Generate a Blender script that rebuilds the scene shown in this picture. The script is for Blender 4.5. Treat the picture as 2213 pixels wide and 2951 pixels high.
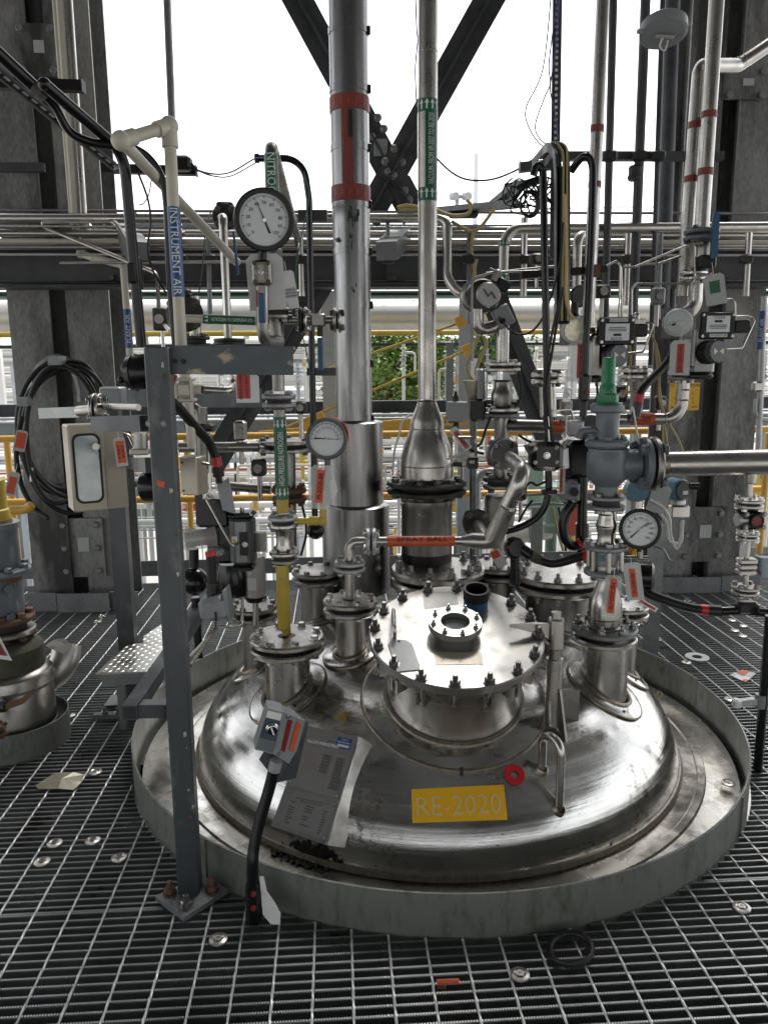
import bpy, bmesh, math, random
from mathutils import Vector, Matrix, Quaternion
random.seed(7)
R = math.radians
V = Vector
scene = bpy.context.scene
col = scene.collection
for o in list(bpy.data.objects):
    bpy.data.objects.remove(o, do_unlink=True)

# ---------------------------------------------------------------- camera
IW, IH, FPX = 1659.0, 2212.0, 1662.0
CAMH, PITCH, ROLL = 1.547, R(10.56), R(-0.45)
cam = bpy.data.cameras.new('camera')
cam.sensor_fit = 'VERTICAL'
cam.sensor_height = 36.0
cam.lens = 36.0 * FPX / IH
cam.clip_start, cam.clip_end = 0.05, 2000
cam_o = bpy.data.objects.new('camera', cam)
col.objects.link(cam_o)
CM = Matrix.Translation((0, 0, CAMH)) @ Matrix.Rotation(R(90) - PITCH, 4, 'X') @ Matrix.Rotation(ROLL, 4, 'Z')
cam_o.matrix_world = CM
scene.camera = cam_o

# ---------------------------------------------------------------- sky, sun, exposure
SUN_EL, SUN_AZ = R(58), R(25)
world = bpy.data.worlds.new('World')
scene.world = world
world.use_nodes = True
wn = world.node_tree
bg = wn.nodes['Background']
sky = wn.nodes.new('ShaderNodeTexSky')
sky.sky_type = 'NISHITA'
sky.sun_disc = False
sky.sun_elevation = SUN_EL
sky.sun_rotation = SUN_AZ
sky.air_density, sky.dust_density, sky.ozone_density = 1.0, 1.0, 1.0
hs = wn.nodes.new('ShaderNodeHueSaturation')
hs.inputs['Saturation'].default_value = 0.12          # overcast: a white sky
wn.links.new(sky.outputs[0], hs.inputs['Color'])
wn.links.new(hs.outputs[0], bg.inputs[0])
bg.inputs[1].default_value = 0.15
sl = bpy.data.lights.new('sun', 'SUN')
sl.energy, sl.angle, sl.color = 1.5, R(20), (1.0, 0.97, 0.93)
sun = bpy.data.objects.new('sun', sl)
col.objects.link(sun)
sd = V((math.sin(SUN_AZ) * math.cos(SUN_EL), math.cos(SUN_AZ) * math.cos(SUN_EL), math.sin(SUN_EL)))
sun.rotation_euler = sd.to_track_quat('Z', 'Y').to_euler()
sun.location = sd * 30
vs = scene.view_settings
vs.view_transform = 'Standard'
vs.look = 'None'
vs.gamma = 1.0
vs.use_curve_mapping = False
vs.exposure = 1.3
scene.cycles.max_bounces = 6
scene.cycles.diffuse_bounces = 3
scene.cycles.glossy_bounces = 4
scene.cycles.transmission_bounces = 4
scene.cycles.transparent_max_bounces = 8
scene.cycles.caustics_reflective = False
scene.cycles.caustics_refractive = False
scene.cycles.use_denoising = True

# ---------------------------------------------------------------- pixel -> place
C0 = V((0, 0, CAMH))
CR = CM.to_3x3()
def ray(px, py):
    return CR @ V(((px - IW / 2) / FPX, -(py - IH / 2) / FPX, -1.0))
def W(px, py, Y):
    d = ray(px, py); return C0 + d * (Y / d.y)
def G(px, py, z=0.0):
    d = ray(px, py); return C0 + d * ((z - CAMH) / d.z)
def M(px, py, Y):
    return Y / ray(px, py).y / FPX          # metres per pixel there
def ZY(py, Y, px=829):
    return W(px, py, Y).z
X3, Y3, Z3 = V((1, 0, 0)), V((0, 1, 0)), V((0, 0, 1))
YAW = R(3.5)
BX, BY = V((math.cos(YAW), math.sin(YAW), 0)), V((-math.sin(YAW), math.cos(YAW), 0))

# ---------------------------------------------------------------- mesh collector
def frame(axis):
    a = V(axis).normalized()
    t = V((0, 0, 1)) if abs(a.z) < 0.9 else V((0, 1, 0))
    x = t.cross(a).normalized()
    return x, a.cross(x).normalized(), a
class MB:
    def __init__(s): s.v, s.f = [], []
    def add(s, vs, fs):
        n = len(s.v); s.v += [V(p) for p in vs]; s.f += [[i + n for i in f] for f in fs]; return s
    def box(s, c, size, ex=X3, ey=Y3, ez=None):
        ex, ey = V(ex).normalized(), V(ey).normalized(); ez = V(ez).normalized() if ez else ex.cross(ey)
        c = V(c); a, b, d = size[0] / 2, size[1] / 2, size[2] / 2
        p = [c + ex * (i * a) + ey * (j * b) + ez * (k * d) for k in (-1, 1) for j in (-1, 1) for i in (-1, 1)]
        return s.add(p, [(0, 2, 3, 1), (4, 5, 7, 6), (0, 1, 5, 4), (2, 6, 7, 3), (0, 4, 6, 2), (1, 3, 7, 5)])
    def bbox(s, c, size, bev, ex=X3, ey=Y3, ez=None):
        """box with chamfered vertical and top edges (three stacked octagons)"""
        ex, ey = V(ex).normalized(), V(ey).normalized(); ez = V(ez).normalized() if ez else ex.cross(ey)
        a, b, d = size[0] / 2, size[1] / 2, size[2] / 2; c = V(c); rings = []
        for k, (q, w) in enumerate(((-d, bev), (-d + bev, 0), (d - bev, 0), (d, bev))):
            A, B, e = a - w, b - w, bev
            o = [(A, -B + e), (A, B - e), (A - e, B), (-A + e, B), (-A, B - e), (-A, -B + e), (-A + e, -B), (A - e, -B)]
            rings.append([c + ex * x + ey * y + ez * q for x, y in o])
        return s.rings(rings, True)
    def rings(s, rings, caps=True, close=True):
        n = len(rings[0]); vs = [p for r in rings for p in r]; fs = []
        for i in range(len(rings) - 1):
            for j in range(n if close else n - 1):
                k = (j + 1) % n
                fs.append((i * n + j, i * n + k, (i + 1) * n + k, (i + 1) * n + j))
        if caps:
            fs.append(tuple(range(n - 1, -1, -1))); fs.append(tuple((len(rings) - 1) * n + j for j in range(n)))
        return s.add(vs, fs)
    def bar(s, a, b, w, h, up=Z3):
        """rectangular bar from a to b: w across, h along up"""
        a, b = V(a), V(b); d = (b - a).normalized(); x = d.cross(V(up)).normalized(); u = x.cross(d)
        o = [(-w / 2, -h / 2), (w / 2, -h / 2), (w / 2, h / 2), (-w / 2, h / 2)]
        return s.rings([[q + x * i + u * j for i, j in o] for q in (a, b)])
    def ext(s, outline, a, b, up=Z3):
        """extrude a 2d outline (across, up) from a to b"""
        a, b = V(a), V(b); d = (b - a).normalized(); x = d.cross(V(up)).normalized(); u = x.cross(d)
        return s.rings([[q + x * i + u * j for i, j in outline] for q in (a, b)])
    def lathe(s, prof, o, axis=Z3, n=24, caps=True):
        o = V(o); x, y, a = frame(axis)
        return s.rings([[o + a * h + (x * math.cos(2 * math.pi * j / n) + y * math.sin(2 * math.pi * j / n)) * max(r, 1e-4) for j in range(n)] for r, h in prof], caps)
    def cyl(s, a, b, r, n=16, r2=None, caps=True):
        a, b = V(a), V(b); return s.lathe([(r, 0), (r if r2 is None else r2, (b - a).length)], a, b - a, n, caps)
    def disc(s, c, axis, r, th, n=32, bev=None):
        e = min(th * .25, r * .1) if bev is None else bev; a = V(axis).normalized(); c = V(c) - a * th / 2
        return s.lathe([(r - e, 0), (r, e), (r, th - e), (r - e, th)], c, a, n)
    def ring(s, c, axis, ri, ro, th, n=32):
        c = V(c); x, y, a = frame(axis); rs = []
        for r, h in ((ri, -th / 2), (ro, -th / 2), (ro, th / 2), (ri, th / 2), (ri, -th / 2)):
            rs.append([c + a * h + (x * math.cos(2 * math.pi * j / n) + y * math.sin(2 * math.pi * j / n)) * r for j in range(n)])
        return s.rings(rs, False)
    def tube(s, pts, r, n=12, bend=0.0, seg=6, caps=True):
        return s.sweep(fillet([V(p) for p in pts], bend, seg), r, n, caps)
    def sweep(s, P, r, n=12, caps=True):
        T = []
        for i in range(len(P)):
            d = (P[min(i + 1, len(P) - 1)] - P[i]).normalized() + (P[i] - P[max(i - 1, 0)]).normalized()
            T.append(d.normalized() if d.length > 1e-9 else Z3.copy())
        x, y, _ = frame(T[0]); rs = []
        for i, p in enumerate(P):
            if i:
                q = T[i - 1].rotation_difference(T[i]); x = q @ x; y = q @ y
            rr = r(i / (len(P) - 1)) if callable(r) else r
            k = 1.0
            if 0 < i < len(P) - 1:
                k = 1.0
            rs.append([p + (x * math.cos(2 * math.pi * j / n) + y * math.sin(2 * math.pi * j / n)) * rr * k for j in range(n)])
        return s.rings(rs, caps)
    def cable(s, pts, r, n=8, sub=8):
        return s.sweep(spline([V(p) for p in pts], sub), r, n)
    def sphere(s, c, r, n=16, m=8, sc=(1, 1, 1)):
        c = V(c)
        rs = [[c + V((r * sc[0] * math.sin(math.pi * i / m) * math.cos(2 * math.pi * j / n), r * sc[1] * math.sin(math.pi * i / m) * math.sin(2 * math.pi * j / n), -r * sc[2] * math.cos(math.pi * i / m))) for j in range(n)] for i in range(1, m)]
        s.rings(rs, True); return s
    def prism(s, pts, th, nrm):
        """flat polygon of world points thickened along nrm"""
        nn = V(nrm).normalized() * th / 2
        return s.rings([[V(p) - nn for p in pts], [V(p) + nn for p in pts]])
def fillet(P, bend, seg=6):
    if bend <= 0 or len(P) < 3: return P
    out = [P[0]]
    for i in range(1, len(P) - 1):
        a, b, c = P[i - 1], P[i], P[i + 1]
        u, w = (a - b), (c - b); lu, lw = u.length, w.length; u.normalize(); w.normalize()
        ang = u.angle(w)
        if ang > 3.1: out.append(b); continue
        t = min(bend / math.tan(ang / 2), lu * .49 if i > 1 else lu * .98, lw * .49 if i < len(P) - 2 else lw * .98)
        rr = t * math.tan(ang / 2); bis = (u + w).normalized(); cc = b + bis * (rr / math.sin(ang / 2))
        s0, s1 = b + u * t - cc, b + w * t - cc; tot = s0.angle(s1)
        for k in range(seg + 1):
            f = k / seg
            q = (s0 * math.sin((1 - f) * tot) + s1 * math.sin(f * tot)) / math.sin(tot) if tot > 1e-4 else s0
            out.append(cc + q)
    out.append(P[-1]); return out
def spline(P, sub=8):
    out = []
    for i in range(len(P) - 1):
        p0, p1, p2, p3 = P[max(i - 1, 0)], P[i], P[i + 1], P[min(i + 2, len(P) - 1)]
        for k in range(sub):
            t = k / sub
            out.append(.5 * ((2 * p1) + (p2 - p0) * t + (2 * p0 - 5 * p1 + 4 * p2 - p3) * t * t + (3 * p1 - p0 - 3 * p2 + p3) * t ** 3))
    out.append(P[-1]); return out

# ---------------------------------------------------------------- objects
ORI = {}
def mesh_of(mb, name, mat, o=V((0, 0, 0)), ang=35):
    me = bpy.data.meshes.new(name)
    me.from_pydata([tuple(p - o) for p in mb.v], [], mb.f)
    me.polygons.foreach_set('use_smooth', [True] * len(me.polygons))
    me.set_sharp_from_angle(angle=R(ang))
    if mat: me.materials.append(mat)
    return me
def thing(name, label, cat, loc, group=None):
    o = bpy.data.objects.new(name, None); o.empty_display_size = .02; o.location = loc; col.objects.link(o)
    o['label'], o['category'] = label, cat
    if group: o['group'] = group
    ORI[o.name] = V(loc); return o
def part(name, mb, mat, parent, label=None, ang=35):
    L = ORI[parent.name]
    o = bpy.data.objects.new(name, mesh_of(mb, name, mat, L, ang)); col.objects.link(o); o.parent = parent
    ORI[o.name] = L
    if label: o['label'] = label
    return o
def solo(name, mb, mat, label, cat, group=None, loc=None, ang=35):
    loc = V(loc) if loc is not None else sum(mb.v, V((0, 0, 0))) / len(mb.v)
    o = bpy.data.objects.new(name, mesh_of(mb, name, mat, loc, ang)); col.objects.link(o); o.location = loc
    o['label'], o['category'] = label, cat
    if group: o['group'] = group
    ORI[o.name] = loc; return o
def struct(name, mb, mat, kind='structure', label=None, cat=None):
    o = bpy.data.objects.new(name, mesh_of(mb, name, mat)); col.objects.link(o)
    o['kind'] = kind; ORI[o.name] = V((0, 0, 0))
    if label: o['label'] = label
    if cat: o['category'] = cat
    return o
def put(name, me, parent, pos, axis=Z3, sc=1.0, spin=0.0, axx=None):
    """a copy of a shared mesh as a part"""
    o = bpy.data.objects.new(name, me); col.objects.link(o); o.parent = parent
    x, y, a = frame(axis)
    if axx is not None:
        x = V(axx).normalized(); y = a.cross(x)
    m = Matrix((x, y, a)).transposed().to_4x4()
    s = (sc, sc, sc) if not isinstance(sc, (tuple, list)) else sc
    o.matrix_basis = Matrix.Translation(V(pos) - ORI[parent.name]) @ m @ Matrix.Rotation(spin, 4, 'Z') @ Matrix.Diagonal((*s, 1))
    ORI[o.name] = ORI[parent.name]; return o
# ---------------------------------------------------------------- materials
def mat(name, c, rough=.5, metal=0., c2=None, sc=8., amt=.5, bump=0., bsc=60., rvar=.0, stain=None, ssc=6., sth=.6, stretch=(1, 1, 1), spec=.5, trans=0., alpha=1., coat=0., sdet=6, voro=0., ssoft=.07):
    m = bpy.data.materials.new(name); m.use_nodes = True
    nt = m.node_tree; b = nt.nodes['Principled BSDF']; N, L = nt.nodes.new, nt.links.new
    def rgb(k): return (*k[:3], 1) if isinstance(k, (tuple, list)) else (k, k, k, 1)
    b.inputs['Roughness'].default_value = rough; b.inputs['Metallic'].default_value = metal
    b.inputs['Specular IOR Level'].default_value = spec
    b.inputs['Transmission Weight'].default_value = trans; b.inputs['Alpha'].default_value = alpha
    b.inputs['Coat Weight'].default_value = coat
    g = N('ShaderNodeNewGeometry'); mp = N('ShaderNodeMapping'); mp.inputs['Scale'].default_value = stretch
    L(g.outputs['Position'], mp.inputs['Vector'])
    out = None
    b.inputs['Base Color'].default_value = rgb(c)
    def noise(s, det=5, rg=.6):
        n = N('ShaderNodeTexNoise'); n.inputs['Scale'].default_value = s; n.inputs['Detail'].default_value = det; n.inputs['Roughness'].default_value = rg
        L(mp.outputs[0], n.inputs['Vector']); return n
    if c2 is not None:
        n = noise(sc); fac = n.outputs['Fac']
        if voro:
            vo = N('ShaderNodeTexVoronoi'); vo.inputs['Scale'].default_value = voro; L(mp.outputs[0], vo.inputs['Vector'])
            sp = N('ShaderNodeSeparateColor'); L(vo.outputs['Color'], sp.inputs[0])
            mx = N('ShaderNodeMath'); mx.operation = 'MULTIPLY_ADD'; mx.inputs[1].default_value = .22; L(sp.outputs[0], mx.inputs[0]); L(fac, mx.inputs[2])
            sb = N('ShaderNodeMath'); sb.operation = 'SUBTRACT'; sb.inputs[1].default_value = .11; L(mx.outputs[0], sb.inputs[0]); fac = sb.outputs[0]
        r = N('ShaderNodeValToRGB'); r.color_ramp.elements[0].position = .5 - amt * .5; r.color_ramp.elements[1].position = .5 + amt * .5
        r.color_ramp.elements[0].color = rgb(c2); r.color_ramp.elements[1].color = rgb(c)
        L(fac, r.inputs[0]); out = r.outputs[0]; L(out, b.inputs['Base Color'])
        if rvar:
            mr = N('ShaderNodeMapRange'); mr.inputs['From Min'].default_value = .3; mr.inputs['From Max'].default_value = .7
            mr.inputs['To Min'].default_value = rough + rvar; mr.inputs['To Max'].default_value = max(.02, rough - rvar)
            L(n.outputs['Fac'], mr.inputs[0]); L(mr.outputs[0], b.inputs['Roughness'])
    if stain is not None:
        n2 = noise(ssc, sdet, .65); r2 = N('ShaderNodeValToRGB'); r2.color_ramp.elements[0].position = sth; r2.color_ramp.elements[1].position = min(.99, sth + ssoft)
        r2.color_ramp.elements[0].color = (0, 0, 0, 1); r2.color_ramp.elements[1].color = (1, 1, 1, 1)
        L(n2.outputs['Fac'], r2.inputs[0])
        mx = N('ShaderNodeMix'); mx.data_type = 'RGBA'; L(r2.outputs[0], mx.inputs[0])
        if out: L(out, mx.inputs[6])
        else: mx.inputs[6].default_value = rgb(c)
        mx.inputs[7].default_value = rgb(stain); L(mx.outputs[2], b.inputs['Base Color'])
        if metal > .3:
            mm = N('ShaderNodeMath'); mm.operation = 'MULTIPLY_ADD'; mm.inputs[1].default_value = -metal * .8; mm.inputs[2].default_value = metal
            L(r2.outputs[0], mm.inputs[0]); L(mm.outputs[0], b.inputs['Metallic'])
    if bump:
        n3 = noise(bsc, 3); bp = N('ShaderNodeBump'); bp.inputs['Strength'].default_value = bump; bp.inputs['Distance'].default_value = .002
        L(n3.outputs['Fac'], bp.inputs['Height']); L(bp.outputs[0], b.inputs['Normal'])
    return m
m_ss = mat('stainless', (.50, .485, .46), .30, 1, c2=(.33, .31, .285), sc=9, amt=.6, rvar=.10, bump=.05, bsc=25)
m_dome = mat('dome_stainless', (.68, .66, .63), .33, 1, c2=(.42, .40, .37), sc=5, amt=.6, rvar=.12, bump=.16, bsc=10, stain=(.12, .10, .06), ssc=11, sth=.69, sdet=9)
m_lid = mat('lid_stainless', (.46, .455, .44), .36, 1, c2=(.34, .335, .32), sc=7, amt=.6, rvar=.10, bump=.12, bsc=16, stain=(.24, .225, .19), ssc=7, sth=.50, sdet=12, ssoft=.25)
m_pan = mat('tank_ledge_steel', (.74, .72, .69), .24, .95, c2=(.55, .51, .44), sc=4, amt=.8, rvar=.18, bump=.15, bsc=14, stain=(.16, .13, .08), ssc=9, sth=.50, sdet=12, ssoft=.28)
m_ssd = mat('dull_stainless', (.33, .32, .30), .36, 1, c2=(.17, .16, .145), sc=9, amt=.6, rvar=.12, bump=.06, bsc=30)
m_clad = mat('polished_cladding', .32, .30, 1, c2=(.22, .22, .22), sc=5, amt=.6, rvar=.06, bump=.08, bsc=3, stretch=(7, 7, .9))
m_black_patch = mat('tar_patch', .004, .5, 0, bump=.6, bsc=90)
m_galv = mat('galvanised', (.25, .258, .26), .46, .55, c2=(.14, .147, .15), sc=7, amt=.5, rvar=.1, voro=160, bump=.06)
m_galvl = mat('light_galvanised', (.46, .48, .48), .45, .5, c2=(.34, .36, .36), sc=7, amt=.5, rvar=.1, voro=160)
m_colm = mat('weathered_column_steel', (.27, .27, .26), .58, .3, c2=(.115, .115, .11), sc=4.5, amt=.45, voro=110, stain=(.04, .04, .038), ssc=2.6, sth=.50, sdet=10, ssoft=.14, bump=.12, bsc=30, stretch=(1, 1, .3))
m_steel_dk = mat('dark_structural_steel', (.085, .088, .095), .5, .3, c2=(.035, .037, .04), sc=5, amt=.4, bump=.08)
m_frame = mat('blue_grey_frame_paint', (.072, .082, .089), .40, .30, c2=(.038, .044, .049), sc=6, amt=.4, rvar=.1, bump=.14, bsc=22, stain=(.13, .14, .135), ssc=9, sth=.56, sdet=12, stretch=(1, 1, .5), ssoft=.12)
m_framepatch = mat('patched_frame_paint', (.085, .10, .11), .42, .15, c2=(.06, .07, .08), sc=7, amt=.4, bump=.12, bsc=30, stain=(.36, .32, .22), ssc=11, sth=.60, sdet=8, stretch=(1, 1, 1.6))
m_grate = mat('grating_steel', (.30, .312, .31), .34, .85, c2=(.13, .142, .14), sc=5, amt=.5, rvar=.12, stain=(.05, .045, .03), ssc=3.5, sth=.60, sdet=10)
m_rod = mat('grating_rod_steel', (.66, .67, .655), .42, .5, c2=(.46, .47, .46), sc=10, amt=.5)
m_curb = mat('galvanised_curb', (.25, .262, .245), .40, .45, c2=(.15, .16, .145), sc=5, amt=.6, rvar=.10, stain=(.06, .06, .038), ssc=26, sth=.50, sdet=12, stretch=(1, 1, .35), bump=.10, bsc=30, ssoft=.22)
m_conduit = mat('black_coated_conduit', (.006, .0065, .0075), .24, 0, spec=.4, bump=.05, bsc=20)
m_blk = mat('black_enamel', (.006, .0062, .0068), .36, 0, bump=.05, spec=.35)
m_rubber = mat('black_rubber', (.007, .007, .0075), .45, 0, spec=.35)
m_iron = mat('dark_cast_iron', (.05, .05, .048), .45, .6, c2=(.022, .022, .021), sc=14, amt=.5, bump=.2, bsc=70)
m_greyp = mat('blue_grey_enamel', (.145, .165, .182), .36, 0, c2=(.10, .115, .13), sc=9, amt=.5, bump=.25, bsc=60, stain=(.05, .05, .045), ssc=16, sth=.60, sdet=10, ssoft=.12)
m_greyb = mat('grey_enclosure', (.27, .285, .295), .42, .1, c2=(.20, .215, .225), sc=6, stain=(.12, .12, .10), ssc=14, sth=.58, sdet=9, ssoft=.12)
m_greydk = mat('charcoal_enclosure', (.085, .09, .095), .4, .2)
m_yellow = mat('yellow_paint', (.50, .37, .045), .48, 0, c2=(.38, .28, .05), sc=8, stain=(.09, .07, .035), ssc=14, sth=.58, sdet=10, ssoft=.1, bump=.2)
m_orpipe = mat('orange_yellow_paint', (.72, .42, .06), .45, 0, c2=(.60, .34, .06), sc=5, stain=(.25, .18, .08), ssc=9, sth=.68)
m_beige = mat('ivory_plastic_pipe', (.56, .53, .45), .42, 0, c2=(.48, .45, .37), sc=6, stain=(.30, .26, .18), ssc=14, sth=.70)
m_ivory = mat('rust_streaked_ivory_paint', (.62, .60, .53), .42, 0, c2=(.52, .48, .40), sc=8, stain=(.22, .10, .03), ssc=15, sth=.68, sdet=9)
m_green = mat('green_cap_paint', (.035, .24, .105), .36, 0, c2=(.02, .15, .065), sc=12, bump=.35, bsc=50, stain=(.03, .06, .04), ssc=18, sth=.60, sdet=9)
m_gband = mat('green_label_band', (.012, .115, .055), .35, 0)
m_bband = mat('blue_label_band', (.016, .065, .20), .35, 0)
m_oband = mat('orange_label_band', (.58, .10, .03), .48, 0, c2=(.42, .07, .025), sc=16, stain=(.14, .06, .03), ssc=24, sth=.62, sdet=9)
m_rband = mat('faded_red_band', (.22, .045, .032), .5, 0, c2=(.17, .035, .026), sc=14, stain=(.05, .04, .04), ssc=20, sth=.60)
m_red = mat('red_plastic', (.48, .018, .02), .4, 0)
m_dkred = mat('dark_red', (.20, .012, .015), .4, 0)
m_white = mat('white_plastic', (.72, .73, .72), .4, 0, c2=(.58, .59, .57), sc=14)
m_dial = mat('dial_white', (.66, .69, .70), .5, 0)
m_card = mat('tag_card', (.56, .585, .58), .3, 0, c2=(.44, .46, .455), sc=12, alpha=.86)
m_clear = mat('clear_plastic_sleeve', (.62, .66, .65), .16, 0, alpha=.36)
m_ink = mat('black_ink', .01, .6, 0)
m_wink = mat('white_ink', (.70, .73, .71), .5, 0)
m_fink = mat('faded_ink', (.62, .47, .19), .5, 0)
m_gink = mat('grey_engraving', (.06, .06, .06), .5, .3)
m_pink = mat('faded_red_engraving', (.30, .15, .14), .5, .2)
m_sticker = mat('orange_sticker', (.62, .085, .025), .45, 0)
m_rsticker = mat('red_sticker', (.46, .04, .028), .4, 0)
m_ysign = mat('yellow_nameplate', (.78, .43, .015), .4, 0, c2=(.70, .38, .015), sc=10, stain=(.12, .08, .02), ssc=34, sth=.70, sdet=9)
m_plate = mat('satin_nameplate', (.33, .325, .32), .45, .8, c2=(.25, .245, .24), sc=9, rvar=.06)
m_tan = mat('tan_steel_box', (.42, .38, .31), .36, .3, c2=(.36, .33, .27), sc=5)
m_wire_y = mat('tan_wire', (.46, .36, .16), .5, 0)
m_wire_p = mat('violet_wire', (.10, .085, .28), .5, 0)
m_wire_w = mat('white_wire', (.62, .63, .60), .5, 0)
m_wire_g = mat('dark_green_wire', (.01, .09, .065), .4, 0)
m_blueh = mat('blue_handle', (.025, .10, .20), .4, 0, c2=(.02, .07, .14), sc=14)
m_blueht = mat('teal_transmitter', (.07, .17, .24), .4, 0)
m_rust = mat('rusty_steel', (.17, .09, .055), .7, .3, c2=(.08, .05, .035), sc=18, bump=.4, bsc=60)
m_conc = mat('mossy_insulation', (.085, .085, .06), .85, 0, c2=(.035, .037, .022), sc=10, bump=.6, bsc=50)
m_concr = mat('concrete', (.34, .33, .30), .85, 0, c2=(.24, .235, .21), sc=3, bump=.3, bsc=30)
m_ground = mat('asphalt', (.055, .055, .053), .9, 0, c2=(.035, .035, .034), sc=.6, bump=.2)
m_yard = mat('pale_yard_concrete', (.42, .41, .39), .9, 0, c2=(.34, .33, .31), sc=.5)
m_alum = mat('aluminium_jacket', (.66, .65, .62), .40, .85, c2=(.52, .50, .46), sc=2.5, amt=.5, rvar=.08)
m_farp = mat('far_white_pipe', (.80, .80, .78), .5, .1, c2=(.64, .63, .60), sc=1.5)
m_farg = mat('far_grey_pipe', (.48, .49, .50), .5, .2, c2=(.36, .37, .37), sc=1.5)
m_farblue = mat('far_blue_grey_steel', (.33, .38, .41), .55, .2, c2=(.27, .31, .34), sc=2)
m_farred = mat('far_red_paint', (.42, .08, .05), .5, 0)
m_fargrn = mat('far_green_paint', (.20, .30, .24), .55, 0, c2=(.16, .24, .2), sc=3)
m_leaf = mat('foliage', (.12, .20, .04), .5, 0, c2=(.06, .12, .025), sc=3)
m_leafl = mat('bright_foliage', (.20, .30, .06), .5, 0, c2=(.10, .17, .03), sc=3)
m_bark = mat('bark', (.10, .075, .05), .9, 0, c2=(.06, .045, .03), sc=6, bump=.5)
m_glass = mat('window_glass', (.62, .68, .68), .06, 0, alpha=.5, spec=.8)
m_chrome = mat('chrome_bolt', .66, .20, 1, c2=(.45, .44, .43), sc=40)
m_bolt = mat('bolt_steel', .36, .36, 1, c2=(.17, .16, .15), sc=40)
m_boltdk = mat('dark_bolt_steel', (.13, .125, .115), .45, .8, c2=(.05, .045, .04), sc=40)
m_gasket = mat('gasket', (.03, .03, .03), .8, 0)
m_chk = mat('chequer_plate', (.60, .60, .57), .3, .95, c2=(.40, .39, .36), sc=8, rvar=.1)
m_foil = mat('crumpled_foil', (.70, .66, .50), .25, .7, c2=(.35, .33, .25), sc=14, bump=.8, bsc=35)
m_weld = mat('weld_bead', (.36, .33, .29), .42, 1, c2=(.18, .15, .12), sc=50, bump=.6, bsc=120)
m_bluecan = mat('faded_blue_paint', (.30, .36, .40), .5, .1, stain=(.18, .09, .05), ssc=20, sth=.58)
m_olive = mat('olive_grey_plate', (.26, .27, .24), .5, .3)

def dome_material(name, seed):
    m = bpy.data.materials.new(name); m.use_nodes = True; nt = m.node_tree; b = nt.nodes['Principled BSDF']; N, L = nt.nodes.new, nt.links.new
    b.inputs['Metallic'].default_value = 1
    g = N('ShaderNodeNewGeometry')
    def noise(sc, det, stretch, rg=.6):
        mp = N('ShaderNodeMapping'); mp.inputs['Scale'].default_value = stretch; mp.inputs['Location'].default_value = (seed, 0, seed); L(g.outputs['Position'], mp.inputs[0])
        n = N('ShaderNodeTexNoise'); n.inputs['Scale'].default_value = sc; n.inputs['Detail'].default_value = det; n.inputs['Roughness'].default_value = rg; L(mp.outputs[0], n.inputs[0]); return n.outputs['Fac']
    def rng(v, a, b_, c, d):
        r = N('ShaderNodeMapRange'); r.inputs[1].default_value, r.inputs[2].default_value, r.inputs[3].default_value, r.inputs[4].default_value = a, b_, c, d; L(v, r.inputs[0]); return r.outputs[0]
    def mixc(f, c1, c2):
        x = N('ShaderNodeMix'); x.data_type = 'RGBA'; L(f, x.inputs[0])
        for i, c in ((6, c1), (7, c2)):
            if isinstance(c, tuple): x.inputs[i].default_value = (*c, 1)
            else: L(c, x.inputs[i])
        return x.outputs[2]
    blot = noise(4.5, 8, (1, 1, 1)); fine = noise(26, 8, (1, 1, 1), .7); bands = noise(1.0, 6, (.7, .7, 38)); film = noise(2.0, 4, (1, 1, 1)); streak = noise(9, 6, (1, 1, 1))
    c = mixc(rng(blot, .38, .66, 0, 1), (.63, .62, .595), (.47, .455, .425))
    c = mixc(rng(bands, .40, .62, 0, .6), c, (.68, .675, .66))
    grime = N('ShaderNodeMath'); grime.operation = 'MULTIPLY'; L(rng(blot, .54, .66, 0, 1), grime.inputs[0]); L(rng(fine, .48, .60, 0, 1), grime.inputs[1])
    c = mixc(grime.outputs[0], c, (.085, .075, .045))
    speck = rng(noise(70, 3, (1, 1, 1), .5), .70, .73, 0, 1); c = mixc(speck, c, (.05, .045, .035))
    L(c, b.inputs['Base Color'])
    mt = N('ShaderNodeMath'); mt.operation = 'MULTIPLY_ADD'; L(grime.outputs[0], mt.inputs[0]); mt.inputs[1].default_value = -.6; mt.inputs[2].default_value = 1; L(mt.outputs[0], b.inputs['Metallic'])
    r1 = rng(film, .42, .60, .25, .13); r2 = N('ShaderNodeMath'); r2.operation = 'MULTIPLY_ADD'; L(rng(bands, .35, .65, -1, 1), r2.inputs[0]); r2.inputs[1].default_value = .10; L(r1, r2.inputs[2])
    L(r2.outputs[0], b.inputs['Roughness'])
    bp = N('ShaderNodeBump'); bp.inputs['Strength'].default_value = .35; bp.inputs['Distance'].default_value = .004; ad = N('ShaderNodeMath'); L(bands, ad.inputs[0]); L(streak, ad.inputs[1]); L(ad.outputs[0], bp.inputs['Height']); L(bp.outputs[0], b.inputs['Normal'])
    return m
m_dome = dome_material('dome_stainless', 0.0)

m_pane = mat('bright_pane', (.58, .64, .64), .12, .2, c2=(.40, .45, .46), sc=16, bump=.1)
m_bpanel = mat('dark_blue_panel', (.045, .065, .085), .4, 0)
m_tip = mat('worn_glint_tips', (.62, .635, .63), .36, .7, c2=(.40, .415, .41), sc=5, amt=.6)  # worn steel, lightened so the teeth carry a painted sky glint
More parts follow.
